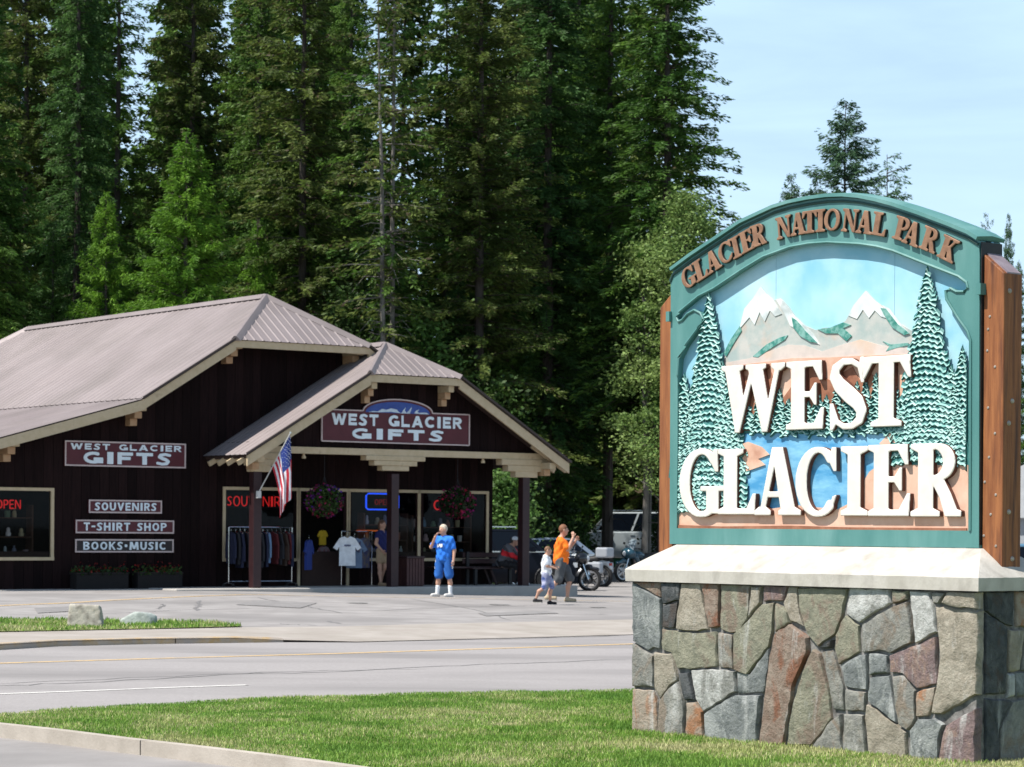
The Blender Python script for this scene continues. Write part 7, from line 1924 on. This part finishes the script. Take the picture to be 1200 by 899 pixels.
# racks of clothes
def garment(label, lx, ly, lz, rz, m, kind='shirt', sc=1.0, parent=None):
    wpos = GF.world(lx, ly, lz)
    e = empty('hanging_garment', wpos, math.radians(36) + rz, label, 'clothing', 'clothes hung up for sale on the porch')
    e.scale = (sc, sc, sc)
    if kind == 'shirt': ol = [(-.20, -.02), (-.07, .03), (0, -.02), (.07, .03), (.20, -.02), (.36, -.26), (.26, -.33), (.20, -.24), (.21, -.72), (-.21, -.72), (-.20, -.24), (-.26, -.33), (-.36, -.26)]
    else: ol = [(-.20, -.02), (-.06, .03), (.06, .03), (.20, -.02), (.27, -.30), (.27, -.64), (.20, -.64), (.20, -.32), (.21, -.78), (-.21, -.78), (-.20, -.32), (-.20, -.64), (-.27, -.64), (-.27, -.30)]
    q = []
    for (a, c), (a2, c2) in zip(ol, ol[1:] + ol[:1]):
        n = max(1, int(math.hypot(a2 - a, c2 - c) / .06))
        q += [(a + (a2 - a) * k / n, c + (c2 - c) * k / n) for k in range(n)]
    ph = rnd.uniform(0, 6)
    b = MB(); b.prism(q, lambda a, c, d: (a, d * (1 - abs(a) * 1.8) + .015 * math.sin(a * 32 + ph) * min(1, -c * 2.5 + .1), c), -.05, .05)
    b.build('cloth', m, e)
    MB().tube([(-.18, 0, 0), (0, 0, .05), (.18, 0, 0)], .006, 5).build('hanger', M_chrome, e)
    MB().tube([(0, 0, .05), (0, 0, .10), (.02, 0, .13), (0, 0, .155)], .004, 5).build('hook', M_chrome, e)
    return e
rk0, rk1 = onp(268, 1.45), onp(342, 1.45)
e = empty('clothes_rack', GF.world((rk0 + rk1) / 2, 1.45, SLAB), math.radians(36), 'chrome clothes rack in front of the left porch window', 'clothes rack')
hw = (rk1 - rk0) / 2; RH = 1.46
MB().tube([(-hw, 0, RH), (hw, 0, RH)], .016, 8).build('rail', M_chrome, e)
for sx in (-1, 1):
    MB().tube([(sx * hw, 0, .1), (sx * hw, 0, RH)], .016, 8).build('upright', M_chrome, e)
    MB().tube([(sx * hw, -.25, .08), (sx * hw, 0, .12), (sx * hw, .25, .08)], .014, 6).build('foot', M_chrome, e)
    for sy in (-1, 1): MB().lathe([(0, -.02), (.035, -.02), (.035, .02), (0, .02)], (sx * hw, sy * .24, .04), 'y', 10).build('castor', M_tyre, e)
MB().tube([(-hw, 0, .14), (hw, 0, .14)], .012, 6).build('lower_bar', M_chrome, e)
gm = [cloth('gar_black', (.012, .012, .016)), cloth('gar_navy', (.010, .013, .035)), cloth('gar_teal', (.02, .16, .15)), cloth('gar_pale_blue', (.12, .20, .32)), cloth('gar_maroon', (.07, .008, .01)), cloth('gar_brown', (.03, .017, .012))]
gl = ['black jacket', 'navy jacket', 'teal jacket', 'pale blue jacket', 'maroon jacket', 'brown jacket']
seq = [1, 0, 1, 0, 2, 3, 0, 1, 3, 4, 0, 5, 4, 1]
cnt_ = {}
for k, gi in enumerate(seq):
    f = (k + .5) / len(seq)
    nb_ = gl[gi]; side_ = 'near the rack\'s %s end' % ('left' if f < .5 else 'right')
    garment('%s hanging edge on %s, %s from the left' % (nb_, side_, ['first', 'second', 'third', 'fourth', 'fifth', 'sixth', 'seventh', 'eighth', 'ninth', 'tenth', 'eleventh', 'twelfth', 'thirteenth', 'last'][k]), rk0 + (rk1 - rk0) * f, 1.45, SLAB + RH - .15, PI / 2 + rnd.uniform(-.25, .25), gm[gi], kind='jacket', sc=rnd.uniform(.92, 1.08))
def gpx(px, py, y, m, lab, rz=0, kind='shirt', sc=1.0):
    h = GF.hit(px, py, y=y); return garment(lab, h[0], y, h[2], rz, m, kind, sc)
gj = gpx(407, 630, 1.35, C_wht, 'white T-shirt with small dark print hanging beside the shop door', rz=-.5, sc=.98)
b = MB()
for k in range(5): b.box(-.08 + k * .034, -.055 + k * .034, -.066, -.062, -.22 - .01 * (k % 2), -.18)
b.build('print', C_navy, gj)['kind'] = 'stuff'
gpx(415, 632, 1.45, cloth('gar_grey_blue', (.14, .20, .30)), 'grey blue T-shirt just behind the white T-shirt', rz=-.2)
gpx(427, 632, 1.5, cloth('gar_violet_print', (.06, .07, .2), (.22, .18, .12)), 'patterned dark shirt left of the woman by the door', rz=.4)
gpx(362, 634, 1.5, cloth('gar_blue', (.02, .04, .2)), 'blue shirt hanging in the shop doorway', rz=.7)
gpx(378, 622, 2.5, cloth('gar_yellow', (.55, .36, .02)), 'yellow shirt hanging just inside the doorway', rz=.1, sc=.5)
gpx(379, 641, 2.6, cloth('gar_red_grey', (.28, .05, .05), (.3, .32, .34)), 'red and grey shirt inside the doorway', rz=.1, sc=.7)
# garment stand carrying the shirts by the door
h0 = GF.hit(404, 640, y=1.42)[0]; h1 = GF.hit(432, 640, y=1.42)[0]
e = empty('garment_stand', GF.world((h0 + h1) / 2, 1.42, SLAB), math.radians(36), 'short garment stand beside the door holding a few shirts', 'clothes rack')
zz_ = GF.hit(407, 630, y=1.35)[2] + .155 - SLAB
MB().tube([(-.45, 0, zz_), (.45, 0, zz_)], .014, 8).build('rail', M_chrome, e)
for sx in (-1, 1): MB().tube([(sx * .45, 0, .0), (sx * .45, 0, zz_)], .014, 8).build('upright', M_chrome, e); MB().tube([(sx * .45, -.22, .02), (sx * .45, .22, .02)], .014, 8).build('foot', M_chrome, e)
# orange topped display table inside the window
h = GF.hit(433, 622, y=2.5)
e = empty('display_table', GF.world(h[0], 2.5, SLAB), math.radians(36), 'round orange topped display table inside the shop window', 'table')
MB().lathe([(0, h[2] - SLAB - .02), (.34, h[2] - SLAB - .02), (.35, h[2] - SLAB), (.34, h[2] - SLAB + .015), (0, h[2] - SLAB + .02)], (0, 0, 0), 'z', 24).build('table_top', mat('orange_top_glow', (.85, .16, .01), rough=.4, emit=((.9, .15, .01), .25)), e, smooth=True)  # faint emission stands in for light falling on the table top
MB().tube([(0, 0, 0), (0, 0, h[2] - SLAB - .02)], .03, 8).build('leg', M_chrome, e)
# bin
h = GF.hit(480, 690, y=.95)
e = empty('litter_bin', GF.world(h[0], .95, SLAB), math.radians(36), 'square dark red brown litter bin right of the middle porch post', 'bin')
M_bin = mat('bin_slats', (.055, .02, .02), (.075, .03, .028), rough=.6, scale=5)
MB().box(-.24, .24, -.24, .24, 0, .66).build('body', M_soffit, e)
for k in range(6):
    for sy in (-1, 1): MB().box(-.26 + k * .088, -.19 + k * .088, sy * .25 - .012, sy * .25 + .012, .02, .70).build('slat', M_bin, e)
    for sx in (-1, 1): MB().box(sx * .25 - .012, sx * .25 + .012, -.26 + k * .088 + .001, -.19 + k * .088, .02, .70).build('slat', M_bin, e)
bevelmod(MB().box(-.28, .28, -.28, .28, .70, .76).build('lid', M_beamd, e), .015)
# low table / bench against the wall left of the person
h = GF.hit(545, 688, y=1.6)
e = empty('wall_bench', GF.world(h[0], 1.62, SLAB), math.radians(36), 'long dark picnic style bench under the right shop window', 'bench')
MB().box(-1.05, 1.05, -.2, .2, .44, .48).build('seat', M_beamd, e)
for sx in (-1, 1):
    for sy in (-1, 1): MB().beam((sx * .8 + sx * .12, sy * .14, 0), (sx * .8 - sx * .1, sy * .14, .44), .05, .06).build('leg', M_beamd, e)
# lamps under the beam
h = GF.hit(409, 534, y=1.0)
e = empty('tube_lamp', GF.world(h[0], 1.0, BZ1 + .02), math.radians(36), 'long fluorescent lamp fixed under the porch ceiling', 'lamp')
MB().box(-.62, .62, -.06, .06, -.10, -.0).build('housing', M_tan, e); MB().tube([(-.58, 0, -.12), (.58, 0, -.12)], .018, 8).build('tube', mat('lamp_tube', (.7, .7, .6), emit=((1, .95, .75), .5)), e)
for px_, lab in ((356, 'small spot lamp under the beam near the left porch post'), (566, 'small spot lamp under the beam near the right porch post')):
    h = GF.hit(px_, 533, y=PYW)
    e = empty('spot_lamp', GF.world(h[0], PYW, BZ0), math.radians(36), lab, 'lamp', 'spot lamps under the porch beam')
    MB().lathe([(.03, 0), (.03, -.04), (.055, -.08), (.05, -.12), (0, -.12)], (0, 0, 0), 'z', 12).build('shade', M_tan, e, smooth=True)
# neon signs in the windows
NR = mat('red_neon', (.5, .015, .015), emit=((1, .03, .03), .38)); NB = mat('blue_neon', (.02, .06, .9), emit=((.02, .10, 1), .9)); NRd = mat('dim_red_neon', (.3, .02, .02), emit=((.7, .03, .02), .1))
def neon(label, px0, py0, px1, py1, txt, m, y=WY + .12, font=None, gap=.25):
    a, c = GF.hit(px0, py0, y=y), GF.hit(px1, py1, y=y); z0_, z1_ = min(a[2], c[2]), max(a[2], c[2])
    e = empty('neon_sign', GF.world((a[0] + c[0]) / 2, y, z0_), math.radians(36), label, 'neon sign'); w = c[0] - a[0]
    if txt: text_line(txt, -w / 2, w / 2, 0, z1_ - z0_, 0, 0, m, e, thick=.02, font=font or _sans(.16, .13), gap=gap)
    MB().box(-w / 2, w / 2, .012, .018, -.03, -.012).build('mount', M_blk, e)
    return e, w, z1_ - z0_
neon('red neon OPEN sign at the top of the far left window', -4, 585.5, 24, 596.5, 'OPEN', NR)
neon('red neon SOUVENIRS lettering across the left porch window', 266, 581, 335, 594, 'SOUVENIRS', NR, font=_sans(.10, .09))
neon('small dim red neon word inside the blue neon frame', 439, 585, 457, 592, 'OPEN', NRd)
neon('red neon letter C partly behind the crimson flower basket', 508, 586, 516, 598, 'C', NR)
a, c = GF.hit(429, 597, y=WY + .11), GF.hit(467, 579, y=WY + .11)
e = empty('neon_sign', GF.world((a[0] + c[0]) / 2, WY + .11, a[2]), math.radians(36), 'blue neon rectangle glowing in the window behind the middle post', 'neon sign'); w_, h_ = (c[0] - a[0]) / 2, c[2] - a[2]
pp = [(-w_ + .06, 0), (w_ - .06, 0), (w_, .05), (w_, h_ - .05), (w_ - .06, h_), (-w_ + .06, h_), (-w_, h_ - .05), (-w_, .05), (-w_ + .06, 0)]
MB().tube([(a_, 0, c_) for a_, c_ in pp], .022, 6).build('tube', NB, e, smooth=True)
# shelves and goods inside
def shelf(lab, x0, x1, y, zs, seed, dens=7):
    e = empty('display_shelf', GF.world((x0 + x1) / 2, y, SLAB), math.radians(36), lab, 'shelf'); hw = (x1 - x0) / 2
    Ms = mat('shelf_wood', (.10, .045, .025), (.14, .065, .04), scale=4)
    for z in zs: MB().box(-hw, hw, -.16, .16, z - .02, z).build('shelf_board', Ms, e)
    for sx in (-1, 1): MB().box(sx * hw - .02, sx * hw + .02, -.16, .16, 0, max(zs) + .3).build('side', Ms, e)
    r = random.Random(seed)
    cols = [cloth('good_%d' % k, c) for k, c in enumerate([(.5, .5, .48), (.3, .12, .08), (.1, .2, .3), (.4, .34, .2), (.12, .2, .12), (.55, .52, .5), (.2, .2, .25), (.45, .3, .3)])]
    out = []
    for z in zs:
        x_ = -hw + .15
        while x_ < hw - .1:
            k = r.randrange(3); hh = r.uniform(.12, .26); rr_ = r.uniform(.05, .08)
            prof = [[(0, 0), (rr_, 0), (rr_ * 1.1, hh * .3), (rr_ * .8, hh * .7), (rr_ * .4, hh * .8), (rr_ * .45, hh), (0, hh)], [(0, 0), (rr_ * .8, 0), (rr_ * .9, hh * .8), (rr_ * .8, hh * .82), (0, hh * .8)],
                    [(0, 0), (rr_ * .9, .01), (rr_ * 1.0, hh * .35), (rr_ * .6, hh * .55), (rr_ * .7, hh * .75), (rr_ * .4, hh * .97), (0, hh)]][k]
            o = MB().lathe(prof, (0, 0, 0), 'z', 10).build(['vase', 'mug', 'figurine'][k], r.choice(cols), None, smooth=True)
            o.location = GF.world((x0 + x1) / 2 + x_, y - .03, SLAB + z + .002); tag(o, lab.replace('wooden shelf of souvenirs', 'small souvenir on the shelf'), 'souvenir', 'souvenirs ' + lab.split('souvenirs ')[1])
            x_ += r.uniform(.18, .34)
    return e
shelf('wooden shelf of souvenirs behind the middle porch window', oW2[0] + .7, oW2[1] - .05, WY + .55, [.75, 1.15, 1.55], 1)
shelf('wooden shelf of souvenirs behind the right porch window', oW3[0] + .05, oW3[1] - .2, WY + .55, [.72, 1.12, 1.5], 2)
shelf('wooden shelf of souvenirs behind the far left window', openings[0][0] + .2, openings[0][1] - .2, WY + .7, [.75, 1.2, 1.65], 3)
# boulders on the verge
M_rockA, M_rockB = mat('tan_grey_boulder', (.36, .33, .27), (.46, .43, .37), rough=.9, scale=5, bump=.02, c3=(.2, .18, .15), s3=6), mat('green_grey_boulder', (.33, .37, .34), (.50, .53, .49), rough=.9, scale=5, bump=.02, c3=(.2, .23, .21), s3=5)
def boulder(label, px0, px1, pyb, h, m, seed, squash=1.0):
    p = lground((px0 + px1) / 2, pyb); w = (px1 - px0) / FPX * p.y / 2
    r = np.random.RandomState(seed); ph = r.uniform(0, 6, 9)
    nf = lambda X, Y, Z: .03 * np.sin(X * 7 + ph[0]) * np.sin(Y * 8 + ph[1]) + .02 * np.sin(Z * 17 + X * 9 + ph[2]) + .012 * np.sin(X * 29 + Z * 21 + ph[3])
    cuts = [((0, 0, h), (.04, .1, 1)), ((w * .96, 0, 0), (1, .1, .12)), ((-w * .97, 0, 0), (-1, -.15, .1)), ((0, -.26, 0), (.1, -1, .2))]
    if squash != 1: cuts += [((-w * .3, 0, h * .95), (-.45, 0, .8)), ((w * .6, 0, h), (.5, .1, 1))]
    o = sdfobj('boulder', [('c', (-w * .55, 0, h * .4), (w * .55, 0, h * .4), h * .9, h * .9), ('e', (0, 0, h * .3), (w * 1.1, .34, h * 1.2))], .03, m, None, k=.06, cuts=cuts, noise=nf, smooth=False)
    o.location = (p.x, p.y + .15, p.z); return tag(o, label, 'boulder', 'boulders on the roadside verge')
boulder('squarish tan boulder on the roadside grass', 76, 120, 735, .35, M_rockA, 1)
boulder('low flat greenish boulder right of the tan one', 138, 184, 732.5, .20, M_rockB, 2, .8)
